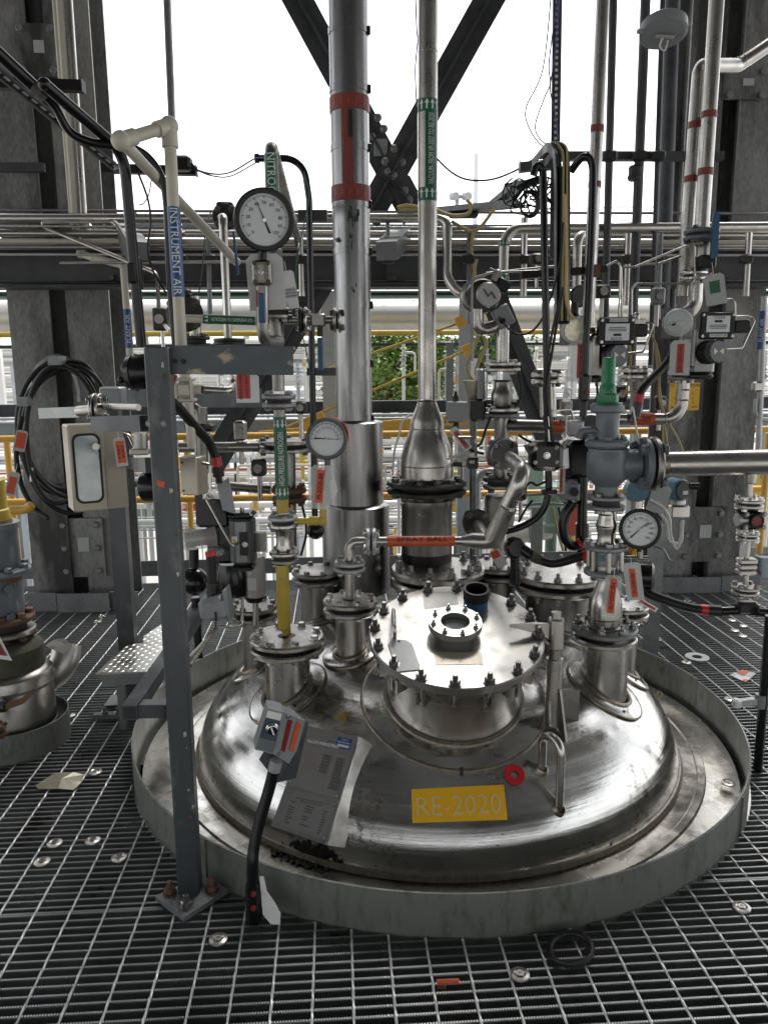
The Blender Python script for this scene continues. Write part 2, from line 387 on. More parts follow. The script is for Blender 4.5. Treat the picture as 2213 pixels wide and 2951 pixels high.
# ---------------------------------------------------------------- shared small pieces
def unit_meshes():
    d = {}
    def bolt(name, m, stud):
        b = MB(); b.lathe([(1.25, 0), (1.25, .12)], (0, 0, 0), Z3, 10)
        b.lathe([(1.0, .12), (1.0, .85), (.8, 1.0)], (0, 0, 0), Z3, 6)
        if stud: b.lathe([(.52, 1.0), (.52, 2.1), (.42, 2.2)], (0, 0, 0), Z3, 8)
        return mesh_of(b, name, m)
    for k, m in (('ss', m_chrome), ('st', m_bolt), ('dk', m_boltdk), ('gr', m_greyp), ('gv', m_galv), ('iv', m_ivory), ('rs', m_rust)):
        d['b' + k] = bolt('bolt', m, False); d['n' + k] = bolt('stud_nut', m, True)
    return d
U = unit_meshes()
def bolts(parent, c, axis, rc, n, size, key='bss', ph=0.0, skip=None):
    x, y, a = frame(axis)
    for i in range(n):
        if skip and skip(i): continue
        t = 2 * math.pi * (i + ph) / n
        put('bolt' if key[0] == 'b' else 'stud_nut', U[key], parent, V(c) + (x * math.cos(t) + y * math.sin(t)) * rc, a, size, spin=t + i)
def flange(parent, c, axis, r, th, m, n=8, bs=None, key='bst', gap=.012, pair=True, m2=None, ph=.5, hole=.82, both=True, bore=None):
    """joint at c: disc on the +axis side (with bolts), gasket, disc on the - side"""
    a = V(axis).normalized(); c = V(c); bs = bs or r * .085
    top = c + a * (gap / 2 + th / 2)
    f = part('flange', MB().disc(top, a, r, th, 40), m, parent)
    bolts(f, c + a * (gap / 2 + th), a, r * hole, n, bs, key, ph)
    if pair:
        part('gasket', MB().disc(c, a, r * .72, gap, 24, 0), m_gasket, parent)
        f2 = part('flange', MB().disc(c - a * (gap / 2 + th / 2), a, r, th, 40), m2 or m, parent)
        if both: bolts(f2, c - a * (gap / 2 + th), -a, r * hole, n, bs, key, ph)
    return f
def text_mesh(s, h, bold=0.0):
    cu = bpy.data.curves.new('lettering', 'FONT'); cu.body = s; cu.size = 1.0; cu.align_x = 'CENTER'; cu.resolution_u = 2; cu.offset = bold
    o = bpy.data.objects.new('lettering', cu); col.objects.link(o)
    dg = bpy.context.evaluated_depsgraph_get(); me = bpy.data.meshes.new_from_object(o.evaluated_get(dg))
    bpy.data.objects.remove(o, do_unlink=True); bpy.data.curves.remove(cu)
    xs = [v.co.x for v in me.vertices]; ys = [v.co.y for v in me.vertices]
    if not xs: return me, 0
    k = h / .73
    cy = .365; cx = (min(xs) + max(xs)) / 2
    for v in me.vertices: v.co = V(((v.co.x - cx) * k, (v.co.y - cy) * k, 0))
    return me, (max(xs) - min(xs)) * k
def text(parent, s, c, xd, yd, h, m, width=None, lift=.0012, name='lettering', bold=0.0):
    """flat lettering centred at c, reading along xd, tops towards yd"""
    me, w = text_mesh(s, h, bold); sx = width / w if width and w else 1.0
    xd, yd = V(xd).normalized(), V(yd).normalized(); n = xd.cross(yd).normalized(); yd = n.cross(xd)
    L = ORI[parent.name]; c = V(c)
    for v in me.vertices: v.co = c + xd * (v.co.x * sx) + yd * v.co.y + n * lift - L
    me.materials.clear(); me.materials.append(m)
    o = bpy.data.objects.new(name, me); col.objects.link(o); o.parent = parent; ORI[o.name] = L; return o
def wrap_text(parent, s, c, axd, r, side, h, m, width=None, lift=.0008):
    """lettering wrapped on a pipe: c on the pipe axis, reading along axd, centred on the side facing 'side'"""
    me, w = text_mesh(s, h); sx = width / w if width and w else 1.0
    bm = bmesh.new(); bm.from_mesh(me)
    for k in range(-3, 4):
        bmesh.ops.bisect_plane(bm, geom=bm.verts[:] + bm.edges[:] + bm.faces[:], plane_co=(0, k * h / 7, 0), plane_no=(0, 1, 0))
    bm.to_mesh(me); bm.free()
    a = V(axd).normalized(); s0 = V(side) - a * V(side).dot(a); s0.normalize(); up = s0.cross(a).normalized()   # tops of letters
    L = ORI[parent.name]; c = V(c)
    for v in me.vertices:
        t = v.co.y / r; v.co = c + a * (v.co.x * sx) + (s0 * math.cos(t) + up * math.sin(t)) * (r + lift) - L
    me.materials.clear(); me.materials.append(m)
    o = bpy.data.objects.new('lettering', me); col.objects.link(o); o.parent = parent; ORI[o.name] = L; return o
def arrows(parent, c, axd, r, m, size, n=10, lift=.0008):
    """row of arrows round a pipe band, pointing along axd"""
    x, y, a = frame(axd)
    for i in range(n):
        t = 2 * math.pi * i / n; nrm = x * math.cos(t) + y * math.sin(t); tg = a.cross(nrm); p = V(c) + nrm * (r + lift)
        b = MB(); s = size
        b.add([p + a * (.5 * s), p + a * (.05 * s) - tg * (.26 * s), p + a * (.05 * s) + tg * (.26 * s)], [(0, 1, 2)])
        b.add([p - a * (.5 * s) - tg * (.09 * s), p - a * (.5 * s) + tg * (.09 * s), p + a * (.05 * s) + tg * (.09 * s), p + a * (.05 * s) - tg * (.09 * s)], [(0, 1, 2, 3)])
        part('arrow', b, m, parent)
def band(parent, a, b, r, m, lift=.0015, name='label_band', n=24):
    return part(name, MB().cyl(a, b, r + lift, n), m, parent)
def tocam(p):
    d = C0 - V(p); d.z = 0; return d.normalized()
def gauge(label, c, nrm, r, needle, nums, a0, a1, m_case, stem=None, name='pressure_gauge', depth=.55, tail=.45):
    """dial gauge; needle and number angles in degrees clockwise from the top"""
    n = V(nrm).normalized(); c = V(c); t = thing(name, label, 'gauge', c)
    up = (Z3 - n * Z3.dot(n)).normalized(); rt = up.cross(n).normalized()
    D = r * depth
    part('case', MB().lathe([(r * .80, -D * 1.05), (r * .92, -D * .95), (r * .96, -D * .2), (r, -D * .15), (r, .10 * r), (r * .95, .15 * r), (r * .83, .15 * r), (r * .81, .04 * r)], c, n, 48), m_case, t)
    d = part('dial', MB().lathe([(r * .815, 0), (r * .815, .05 * r)], c, n, 48), m_dial, t)
    z = c + n * (.052 * r)
    def pol(ang, q): return z + (up * math.cos(R(ang)) + rt * math.sin(R(ang))) * (q * r)
    tk = MB()
    nt = (len(nums) - 1) * 10
    for i in range(nt + 1):
        ang = a0 + (a1 - a0) * i / nt; big = i % 10 == 0
        q0, q1 = (.66 if big else .71), .76; w = .010 if big else .004
        dd = (pol(ang, 1) - z).normalized(); sd_ = dd.cross(n) * (w * r); e = n * .0008
        tk.add([pol(ang, q0) - sd_ + e, pol(ang, q0) + sd_ + e, pol(ang, q1) + sd_ + e, pol(ang, q1) - sd_ + e], [(0, 1, 2, 3)])
    tko = part('tick_marks', tk, m_ink, d); tko['kind'] = 'stuff'
    for i, s in enumerate(nums):
        text(d, s, pol(a0 + (a1 - a0) * i / (len(nums) - 1), .54), rt, up, r * .115, m_ink, name='numeral')
    dd = (pol(needle, 1) - z).normalized(); s_ = dd.cross(n).normalized(); q = z + n * (.02 * r)
    part('needle', MB().prism([q + dd * (.68 * r), q + s_ * (.022 * r), q - dd * (tail * r) + s_ * (.034 * r), q - dd * (tail * r) - s_ * (.034 * r), q - s_ * (.022 * r)], .004 * r + .0006, n), m_ink, t)
    part('hub', MB().disc(q + n * .001, n, .06 * r, .02 * r, 16), m_chrome, t)
    if stem: part('stem', MB().cyl(c - n * (D * .5) - up * (r * .85), c - n * (D * .5) - up * (r * .85 + stem), r * .13, 8), m_case, t)
    return t, up, rt
def pipe(name, label, pts, r, m, cat='pipe', bend=None, n=16, group=None, seg=7):
    bend = r * 3 if bend is None else bend
    return solo(name, MB().tube(pts, r, n, bend, seg), m, label, cat, group)
def pipe_thing(name, label, pts, r, m, cat='pipe', bend=None, n=16, group=None, seg=7, part_name='tube'):
    t = thing(name, label, cat, pts[0], group)
    part(part_name, MB().tube(pts, r, n, r * 3 if bend is None else bend, seg), m, t); return t
def weld(parent, c, axis, r, w=.004):
    return part('weld', MB().lathe([(r * .99, -w), (r + w * .6, 0), (r * .99, w)], c, axis, 24, False), m_weld, parent)
def card(label, p, w, h, m=None, txt=None, sticker=None, srect=None, rot=0.0, tcol=None, name='hanging_tag', cat='tag', nrm=None, vert=True, th=.12, flip=False, tie=.05, group=None):
    """hanging tag: p is the top centre. sticker: material, srect=(x0,y0,x1,y1) in card fractions from top-left"""
    p = V(p); n = V(nrm).normalized() if nrm else tocam(p); t = thing(name, label, cat, p, group)
    rt = Z3.cross(n).normalized(); up = n.cross(rt).normalized()
    q = Quaternion(n, R(rot)); rt = q @ rt; up = q @ up
    def at(fx, fy, e=0.0): return p + rt * ((fx - .5) * w) - up * (fy * h) + n * e
    c_ = w * .16
    o = [(0, 1), (1, 1), (1, c_ / h), (1 - .16, 0), (.16, 0), (0, c_ / h)]
    part('card', MB().prism([at(*k) for k in o], .0012, n), m or m_card, t)
    part('tie', MB().cable([at(.5, .06, .002), p + up * tie * .5 + n * .006, p + up * tie], .0013, 6), m_wire_w, t)
    if sticker:
        x0, y0, x1, y1 = srect or (.2, .2, .8, .9)
        s = part('sticker', MB().prism([at(x0, y0, .0014), at(x0, y1, .0014), at(x1, y1, .0014), at(x1, y0, .0014)], .0006, n), sticker, t)
        if txt:
            cc = at((x0 + x1) / 2, (y0 + y1) / 2, .0018); sw, sh = (x1 - x0) * w, (y1 - y0) * h
            lines = txt.split('\n')
            for i, ln in enumerate(lines):
                off = ((len(lines) - 1) / 2 - i)
                if vert:
                    xd, yd = (up, -rt) if not flip else (-up, rt)
                    text(s, ln, cc + V(yd) * (off * sw / len(lines) * .9), xd, yd, min(sw / len(lines) * .55, sh / max(len(ln), 1) * 1.35), tcol or m_ink, lift=.0006, bold=.022)
                else:
                    text(s, ln, cc + up * (off * sh / len(lines) * .9), rt, up, min(sh / len(lines) * .6, sw / max(len(ln), 1) * 1.35), tcol or m_ink, lift=.0006, bold=.022)
    return t

def rise(lo, hi, z=5.16):
    """carry a riser on through its upper end to the deck above"""
    lo, hi = V(lo), V(hi); return lo + (hi - lo) * ((z - lo.z) / (hi.z - lo.z))
# ---------------------------------------------------------------- ground, platform, steel frame
TC = V((.21, 3.12, 0)); CURB_R, CURB_H = 1.245, .133
struct('ground', MB().box((0, 60, -6.05), (900, 900, .1)), m_yard)
# ---- grating floor
PITCH_B, ROD_P = .0302, .1016
def bar_mesh(L, per, name):
    h, w, d = .030, .0058, .0042; vs, fs, prof = [], [], []
    for i in range(int(L / per)):
        x = i * per; prof += [(x, 0.), (x + per * .46, 0.), (x + per * .58, -d), (x + per * .84, -d)]
    for x, z in prof: vs += [(x, -w / 2, z), (x, w / 2, z), (x, -w / 2, -h), (x, w / 2, -h)]
    n = len(prof) - 1
    for i in range(n):
        a, c = i * 4, i * 4 + 4
        fs += [(a, c, c + 1, a + 1), (a + 2, c + 2, c, a), (a + 1, c + 1, c + 3, a + 3)]
    fs += [(0, 1, 3, 2), (n * 4, n * 4 + 2, n * 4 + 3, n * 4 + 1)]
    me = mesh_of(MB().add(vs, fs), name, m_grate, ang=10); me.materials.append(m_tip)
    for i in range(0, n, 4): me.polygons[i * 3].material_index = 1        # tooth tops brighter: worn steel plus the sky glint put into the colour
    return me
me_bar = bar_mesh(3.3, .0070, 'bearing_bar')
def rod_mesh(L, name):
    b = MB(); k = int(L / .02); rs = []
    for i in range(k + 1):
        t = i * .02; a0 = i * .55
        rs.append([V((math.cos(a0 + q * math.pi / 2) * .0036, t, math.sin(a0 + q * math.pi / 2) * .0036 - .0010)) for q in range(4)])
    return mesh_of(b.rings(rs), name, m_rod, ang=25)
me_rod = rod_mesh(4.2, 'cross_rod'); me_rod_s = rod_mesh(.72, 'cross_rod_short')
me_rod_m = rod_mesh(1.2, 'cross_rod_mid')
base = MB()
for t in (1.42, 3.05, 5.55):       # beams that carry the grating
    base.box(BY * t + V((.0, 0, -.16)), (7.4, .10, .20), BX, BY)
fl = struct('grating_floor', base, m_steel_dk)
fl['label'] = 'serrated steel bar grating of the platform floor'
tc, sc_ = TC.dot(BY), TC.dot(BX); RC = CURB_R + .006
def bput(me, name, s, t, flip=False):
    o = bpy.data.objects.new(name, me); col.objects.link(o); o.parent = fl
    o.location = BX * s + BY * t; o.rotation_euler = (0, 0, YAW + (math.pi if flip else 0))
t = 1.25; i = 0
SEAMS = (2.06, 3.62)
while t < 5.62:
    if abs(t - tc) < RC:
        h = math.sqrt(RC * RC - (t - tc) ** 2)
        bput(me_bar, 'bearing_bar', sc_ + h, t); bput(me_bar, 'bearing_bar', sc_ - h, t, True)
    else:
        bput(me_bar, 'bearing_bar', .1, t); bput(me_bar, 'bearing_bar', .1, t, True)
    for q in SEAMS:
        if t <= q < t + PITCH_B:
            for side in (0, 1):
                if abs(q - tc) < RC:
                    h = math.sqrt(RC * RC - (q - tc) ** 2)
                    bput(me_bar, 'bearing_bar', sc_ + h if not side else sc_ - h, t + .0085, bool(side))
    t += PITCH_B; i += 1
s0 = G(765, 2209).dot(BX)
for k in range(-34, 30):
    s = s0 + k * ROD_P
    d = abs(s - sc_)
    if d < RC:
        h = math.sqrt(RC * RC - d * d)
        # near piece ends at the kerb, far piece starts behind it
        near = tc - h; far = tc + h
        L = near - 1.22
        o = bpy.data.objects.new('cross_rod', me_rod_s if L < .75 else me_rod_m); col.objects.link(o); o.parent = fl
        o.location = BX * s + BY * near; o.rotation_euler = (0, 0, YAW + math.pi)
        o = bpy.data.objects.new('cross_rod', me_rod_m); col.objects.link(o); o.parent = fl
        o.location = BX * s + BY * far; o.rotation_euler = (0, 0, YAW)
    else:
        o = bpy.data.objects.new('cross_rod', me_rod); col.objects.link(o); o.parent = fl
        o.location = BX * s + BY * 1.25; o.rotation_euler = (0, 0, YAW)
# ---- deck overhead (out of the frame) that shades the platform
ud = MB()
for k in range(-66, 67): ud.box(BX * (k * .16) + BY * -5.0 + V((0, 0, 5.2)), (.148, 19.4, .04), BX, BY)
for k in range(-8, 3): ud.box(BY * (k * 1.7 + .6) + V((0, 0, 5.05)), (21, .14, .25), BX, BY)
struct('upper_deck', ud, m_galv)
rw = MB()
for k in range(-14, 15): rw.box(BX * (k * .72) + BY * -8 + V((0, 0, 3.75)), (.70, .05 + .03 * (k % 2), 2.7), BX, BY)
rw.box(BY * -8.1 + V((0, 0, 2.35)), (21, .2, .2), BX, BY)
struct('light_block_wall', rw, m_galv)          # unseen wall added behind the camera to cut the front light
struct('lower_deck', MB().box(V((0, 0, -2.4)), (13, 11.6, .1), BX, BY), m_ground)  # dark slab added close below so the grating gaps read black

# ---- columns
def hcol(label, pl, pr, py, Y, dep=.32, zt=7.0):
    a, b = W(pl, py, Y), W(pr, py, Y); c = (a + b) / 2; w = (b - a).length; tf = .018
    t = thing('steel_column', label, 'column', (c.x, c.y, 0), 'platform columns')
    for k, nm in ((0, 'front_flange'), (dep, 'rear_flange')):
        part(nm, MB().box(V((c.x, c.y, (zt - .1) / 2)) + BY * k, (w, tf, zt + .1), BX, BY), m_colm, t)
    part('web', MB().box(V((c.x, c.y, (zt - .1) / 2)) + BY * (dep / 2), (.012, dep - tf, zt + .1), BX, BY), m_colm, t)
    return t, c, w
cA, pA, wA = hcol('weathered left-edge column with the upper splice plate', 33, 119, 800, 4.96)
cB, pB, wB = hcol('weathered column beside the left-edge column, behind the cable coil', 157, 247, 800, 5.02)
cC, pC, wC = hcol('weathered right-hand column behind the yellow sign', 1439, 1511, 950, 5.26)
cD, pD, wD = hcol('weathered column at the right edge behind the air pipe', 1545, 1628, 950, 5.32)
def splice(t, x0, y0, x1, y1, Y, rows, lab):
    a, b = W(x0, y0, Y), W(x1, y1, Y); c = (a + b) / 2; w, h = abs(b.x - a.x), abs(a.z - b.z)
    p = part('splice_plate', MB().box(c, (w, .02, h), BX, BY), m_colm, t, lab)
    for i in (-1, 1):
        for j in range(rows):
            put('bolt', U['bgv'], p, c + BX * (i * w * .36) + V((0, 0, (j / (rows - 1) - .5) * h * .78)) - BY * .01, -BY, .021, spin=i + j)
    q = MB().box(c + V((w * .06, -.013, h * .06)), (w * .25, .003, h * .24), BX, BY)
    part('plate_label', q, m_card, p); return p
splice(cB, 125, 1120, 230, 1245, 4.985, 3, 'bolted splice plate low on the column')
splice(cA, 32, 52, 132, 166, 4.93, 2, 'bolted splice plate high on the column')
splice(cD, 1467, 1096, 1562, 1212, 5.27, 3, 'bolted splice plate low on the column')
splice(cC, 1560, 150, 1655, 215, 5.27, 2, 'bolted splice plate high on the column')
# toe plates at the column feet
def toe(label, x0, x1, yb, h, Y):
    a, b = W(x0, yb, Y), W(x1, yb, Y); a.z = b.z = h / 2 + .0
    solo('toe_plate', MB().bar(a, b, .008, h), m_galv, label, 'toe plate', 'toe plates at the column feet')
toe('short galvanised toe plate at the left column foot', 62, 122, 1290, .125, 4.84)
toe('galvanised toe plate below the left column splice plate', 124, 236, 1290, .125, 4.82)
toe('galvanised toe plate right of the left columns', 238, 300, 1290, .125, 4.86)
toe('galvanised toe plate at the right column feet', 1412, 1556, 1255, .11, 5.15)
toe('short galvanised toe plate left of the right column feet', 1388, 1410, 1255, .11, 5.13)
toe('galvanised toe plate at the right edge', 1558, 1640, 1255, .11, 5.18)
# ---- horizontal beams across the bay
def hbeam(name, label, px, y0, y1, Y, m, fl_w=.16, half=4.6, cat='beam', sk=0.0):
    zt, zb = ZY(y0, Y, px), ZY(y1, Y, px); c = W(px, (y0 + y1) / 2, Y); h = zt - zb; tf = .016
    t = thing(name, label, cat, c)
    a, b = c - BX * half, c + BX * half
    part('web', MB().bar(a + BY * fl_w * .5, b + BY * fl_w * .5, .010, h - 2 * tf), m, t)
    for k, nm in ((1, 'top_flange'), (-1, 'bottom_flange')):
        part(nm, MB().bar(a + BY * fl_w * .5 + Z3 * (k * (h - tf) / 2), b + BY * fl_w * .5 + Z3 * (k * (h - tf) / 2), fl_w, tf), m, t)
    return t
hbeam('steel_beam', 'dark deep steel beam crossing between the columns behind the pipes', 830, 535, 620, 4.92, m_steel_dk)
# ---- cross bracing
def brace(name, label, p, q, Y, w=.175, st=.055, m=None, group='crossed braces'):
    a, b = W(*p, Y), W(*q, Y); d = (b - a).normalized(); n = -BY
    if p[1] < 0: a = a - d * 3.0
    t = thing(name, label, 'brace', a, group)
    o = [(-w / 2, 0), (-.006, 0), (-.006, st), (.006, st), (.006, 0), (w / 2, 0), (w / 2, -.01), (-w / 2, -.01)]
    part('angle_bar', MB().ext(o, a, b, n), m or m_steel_dk, t); return t, a, b, d
bA, a1, a2, dA = brace('diagonal_brace', 'upper dark brace falling from top left behind the clad stack', (628, -30), (897, 470), 5.14)
bB, b1, b2, dB = brace('diagonal_brace', 'upper dark brace falling from top right behind the vacuum pipe', (1078, -40), (792, 475), 5.11)
bC, _, _, dC = brace('diagonal_brace', 'lower dark brace sloping down left behind the support frame', (722, 560), (455, 1010), 5.14)
bD, _, _, dD = brace('diagonal_brace', 'lower dark brace sloping down right behind the valve stack', (1035, 560), (1190, 960), 5.14)
for (px, py, wch) in ((885, 438, bB), (862, 420, bB), (884, 490, bB), (862, 508, bB), (812, 465, bB), (928, 352, bB)):
    pass
for q0_, q1_, par_ in (((862, 392), (892, 448), bA), ((836, 392), (872, 328), bB)):
    u0_, u1_ = W(*q0_, 5.118 if par_ is bA else 5.10), W(*q1_, 5.118 if par_ is bA else 5.10)
    part('splice_plate', MB().bar(u0_, u1_, .15, .012, -BY), m_steel_dk, par_)
for px, py in ((816, 254), (829, 278), (803, 296), (851, 321), (832, 349), (868, 350), (850, 379), (838, 372), (874, 412), (884, 432)):
    put('bolt', U['bst'], bB if 826 < px < 872 else bA, W(px, py, 5.092 if 826 < px < 872 else 5.11), -BY, .021)
part('gusset_plate', MB().box(W(822, 319, 5.128), (.085, .01, .10), BX, BY, None), m_galvl, bA, 'pale galvanised gusset patch')
# ---- guard rails at the back of the platform
def rail(label, pts, r=.024, m=m_orpipe, n=10):
    return solo('guard_rail', MB().tube(pts, r, n, .08), m, label, 'railing', 'yellow railings')
gt = thing('guard_railing', 'yellow guard railing along the back edge of the platform', 'railing', W(830, 1250, 5.75))
for nm, z in (('top_rail', 1.065), ('middle_rail', .60)):
    a = BY * 5.75 + Z3 * z
    part(nm, MB().cyl(a - BX * 4.2, a + BX * 4.2, .026, 12), m_orpipe, gt)
for px in (406, 905, 1655, 20, 1330):
    p = W(px, 1000, 5.78); part('post', MB().cyl((p.x, p.y, 0), (p.x, p.y, 1.05), .024, 10), m_orpipe, gt)
tp = BY * 5.80; part('toe_board', MB().bar(tp - BX * 4.2 + Z3 * .06, tp + BX * 4.2 + Z3 * .06, .006, .12), m_galv, gt)
# ---------------------------------------------------------------- the vessel
DR, DH, DZ0 = .995, .50, .0
def dome_z(r): return DZ0 + DH * math.sqrt(max(0, 1 - (r / DR) ** 2))
def dome_hit(px, py):
    d = ray(px, py); t = 1.2
    while t < 6:
        p = C0 + d * t; r = math.hypot(p.x - TC.x, p.y - TC.y)
        if r < DR and p.z <= dome_z(r): break
        t += .004
    lo, hi = t - .004, t
    for _ in range(20):
        m_ = (lo + hi) / 2; p = C0 + d * m_; r = math.hypot(p.x - TC.x, p.y - TC.y)
        if r < DR and p.z <= dome_z(r): hi = m_
        else: lo = m_
    return C0 + d * hi
def dome_n(p):
    x, y = p.x - TC.x, p.y - TC.y; z = max(p.z - DZ0, 1e-3)
    return V((x / DR ** 2, y / DR ** 2, z / DH ** 2)).normalized()
def on_dome(x, y, e=0.0):
    p = V((x, y, dome_z(math.hypot(x - TC.x, y - TC.y)))); return p + dome_n(p) * e if e else p
vs_ = thing('reactor_vessel', 'large stainless reactor vessel with domed top in the grating floor', 'vessel', TC)
prof = [(1.002, -.6), (1.002, -.012), (1.0, .004)]
for k in range(1, 30):
    a = math.pi / 2 * k / 29.
    prof.append((DR * math.cos(a), DZ0 + DH * math.sin(a)))
part('dome', MB().lathe(prof, TC, Z3, 128), m_dome, vs_, ang=60)
part('weld', MB().lathe([(1.0, -.016), (1.012, -.004), (1.004, .010), (.99, .016)], TC, Z3, 96, False), m_weld, vs_, 'weld bead round the foot of the dome')
part('ledge', MB().lathe([(1.0, -.012), (1.06, -.012), (1.065, -.006), (1.09, -.006), (1.095, -.014), (1.214, -.020), (1.216, -.2)], TC, Z3, 128, False), m_pan, vs_)
# curb ring round the opening
ct = thing('curb_ring', 'galvanised curb ring standing round the vessel opening', 'curb', TC)
def arc(a0, a1, r0, r1, z0, z1, n):
    b = MB(); rs = []
    for i in range(n + 1):
        a = a0 + (a1 - a0) * i / n; c, s = math.cos(a), math.sin(a)
        rs.append([TC + V((c * r0, s * r0, z0)), TC + V((c * r1, s * r1, z0)), TC + V((c * r1, s * r1, z1)), TC + V((c * r0, s * r0, z1))])
    return b.rings(rs)
pse = G(1502, 1469, CURB_H); as_ = math.atan2(pse.y - TC.y, pse.x - TC.x)
ps2 = G(1600, 1760, CURB_H); as2 = math.atan2(ps2.y - TC.y, ps2.x - TC.x)
for a0, a1, k in ((as2 + .01, as_ - .004, 24), (as_ + .004, as2 + 2 * math.pi + .03, 128)):
    e = .004 if k == 24 else 0
    part('curb_plate', arc(a0, a1, CURB_R - .007 - e, CURB_R - e, -.14, CURB_H - e * 1.2, k), m_curb, ct)
for a_ in (R(-128), R(-38), R(160)):
    wp = TC + V((math.cos(a_), math.sin(a_), 0)) * (CURB_R + .001)
    part('weld', MB().cyl(wp - Z3 * .1, wp + Z3 * (CURB_H - .004), .0035, 8), m_curb, ct)
# ---- nozzles
def nozzle(px, py, Y, r, top, m=m_ss, pad=None, dx=0.0):
    """vertical stub on the dome: axis through pixel px at depth Y; top = height of its flange face"""
    p = W(px, py, Y); x, y = p.x, p.y; zb = dome_z(math.hypot(x - TC.x, y - TC.y))
    nz = part('nozzle', MB().cyl((x, y, zb - .12), (x, y, top), r, 32), m, vs_)
    pr = pad or r * 1.75
    b = MB(); rs = []
    for q, e in ((pr * 1.02, -.002), (pr, .009), (pr * .97, .011), (r * .99, .011)):
        rs.append([on_dome(x + math.cos(k * math.pi / 20) * q, y + math.sin(k * math.pi / 20) * q, e) for k in range(40)])
    part('reinforcing_pad', b.rings(rs, False), m_dome, nz)
    for q, w, nm in ((pr * 1.01, .005, 'weld'), (r + .006, .008, 'weld')):
        ps = [on_dome(x + math.cos(k * math.pi / 20) * q, y + math.sin(k * math.pi / 20) * q, .006 if q == pr * 1.01 else .013) for k in range(41)]
        part(nm, MB().sweep(ps, w, 8, False), m_weld, nz)
    for ang in (R(-70),):
        h = on_dome(x + math.cos(ang) * (r + pr) * .53, y + math.sin(ang) * (r + pr) * .53, .0125)
        part('vent_hole', MB().disc(h, dome_n(h), .006, .0015, 10, 0), m_ink, nz)
    return nz, x, y, zb
def cover(label, x, y, z, r, th, nb, m=m_ss, key='bss', bs=.014, name='blind_flange', gap=.014, m2=None, ph=.5, under=True, group=None):
    """lower flange belongs to the vessel nozzle; upper disc + bolts is the thing"""
    f2 = part('nozzle_flange', MB().disc((x, y, z - gap / 2 - th / 2), Z3, r, th, 48), m2 or m, vs_)
    if under: bolts(f2, V((x, y, z - gap / 2 - th)), -Z3, r * .83, nb, bs, key, ph)
    t = thing(name, label, 'flange', (x, y, z), group)
    part('gasket', MB().disc((x, y, z), Z3, r * .70, gap, 24, 0), m_gasket, t)
    d = part('disc', MB().disc((x, y, z + gap / 2 + th / 2), Z3, r, th, 48), m, t)
    bolts(t, V((x, y, z + gap / 2 + th)), Z3, r * .83, nb, bs, key, ph)
    return t, z + gap / 2 + th
def hz(py, Y, px=829): return W(px, py, Y).z
# A: left front nozzle under the yellow pipe
nA, xA, yA, zA = nozzle(622, 1450, 2.73, .084, hz(1392, 2.73, 622), pad=.14)
cvA, tA = cover('blind flange on the left front nozzle under the yellow drain pipe', xA, yA, hz(1389, 2.73, 622), .140, .022, 8, bs=.015)
# B: nozzle of the spray line
nB, xB, yB, zB = nozzle(758, 1380, 2.86, .057, hz(1330, 2.86, 758), pad=.105)
cvB, tB = cover('blind flange on the nozzle below the spray line elbow', xB, yB, hz(1308, 2.86, 757), .105, .020, 8, bs=.012)
# C: small nozzle far left with instrument
nC, xC, yC, zC = nozzle(552, 1400, 3.05, .050, hz(1320, 3.05, 552), pad=.09, m=m_ssd)
cvC, tC = cover('flange on the small left nozzle by the grey positioner', xC, yC, hz(1320, 3.05, 552), .098, .020, 8, m=m_ssd, key='bst', bs=.012)
# D: flange behind, between yellow pipe and stack
nD, xD, yD, zD = nozzle(686, 1300, 3.42, .075, hz(1245, 3.42, 686), m=m_ssd)
cvD, tD = cover('wet blind flange between the yellow pipe and the clad stack', xD, yD, hz(1243, 3.42, 686), .115, .022, 8, m=m_ssd, key='bst', bs=.013)
# E: big blind flange behind the manway
nE, xE, yE, zE = nozzle(946, 1290, 3.36, .165, hz(1258, 3.36, 940), m=m_ssd)
cvE, tE = cover('wide blind flange with big nuts behind the manway lid', xE, yE, hz(1245, 3.36, 940), .216, .034, 12, m=m_ss, key='nst', bs=.019, gap=.016)
part('plug', MB().lathe([(.018, 0), (.018, .03), (.014, .034)], W(1004, 1245, 3.25), Z3, 6), m_ss, cvE)
# F: flange right of it carrying the valve stack
nF, xF, yF, zF = nozzle(1075, 1280, 3.42, .08, hz(1238, 3.42, 1075), m=m_ssd)
cvF, tF = cover('blind flange under the right hand valve stack', xF, yF, hz(1232, 3.42, 1075), .125, .024, 8, m=m_ssd, key='bst', bs=.014)
# G: big flange at right behind the relief valve
nG, xG, yG, zG = nozzle(1205, 1330, 3.30, .145, hz(1262, 3.30, 1205), m=m_ssd)
cvG, tG = cover('big stained blind flange behind the relief valve', xG, yG, hz(1252, 3.30, 1205), .205, .028, 12, m=m_ss, key='nst', bs=.016, gap=.018)
# H: relief valve nozzle
nH, xH, yH, zH = nozzle(1306, 1430, 2.76, .084, hz(1362, 2.76, 1296), pad=.135)
# I: smaller nozzle behind it
nI, xI, yI, zI = nozzle(1345, 1400, 3.02, .052, hz(1330, 3.02, 1345), pad=.10)
cvI, tI = cover('small flange half hidden behind the relief valve inlet', xI, yI, hz(1318, 3.02, 1345), .095, .018, 8, bs=.012)
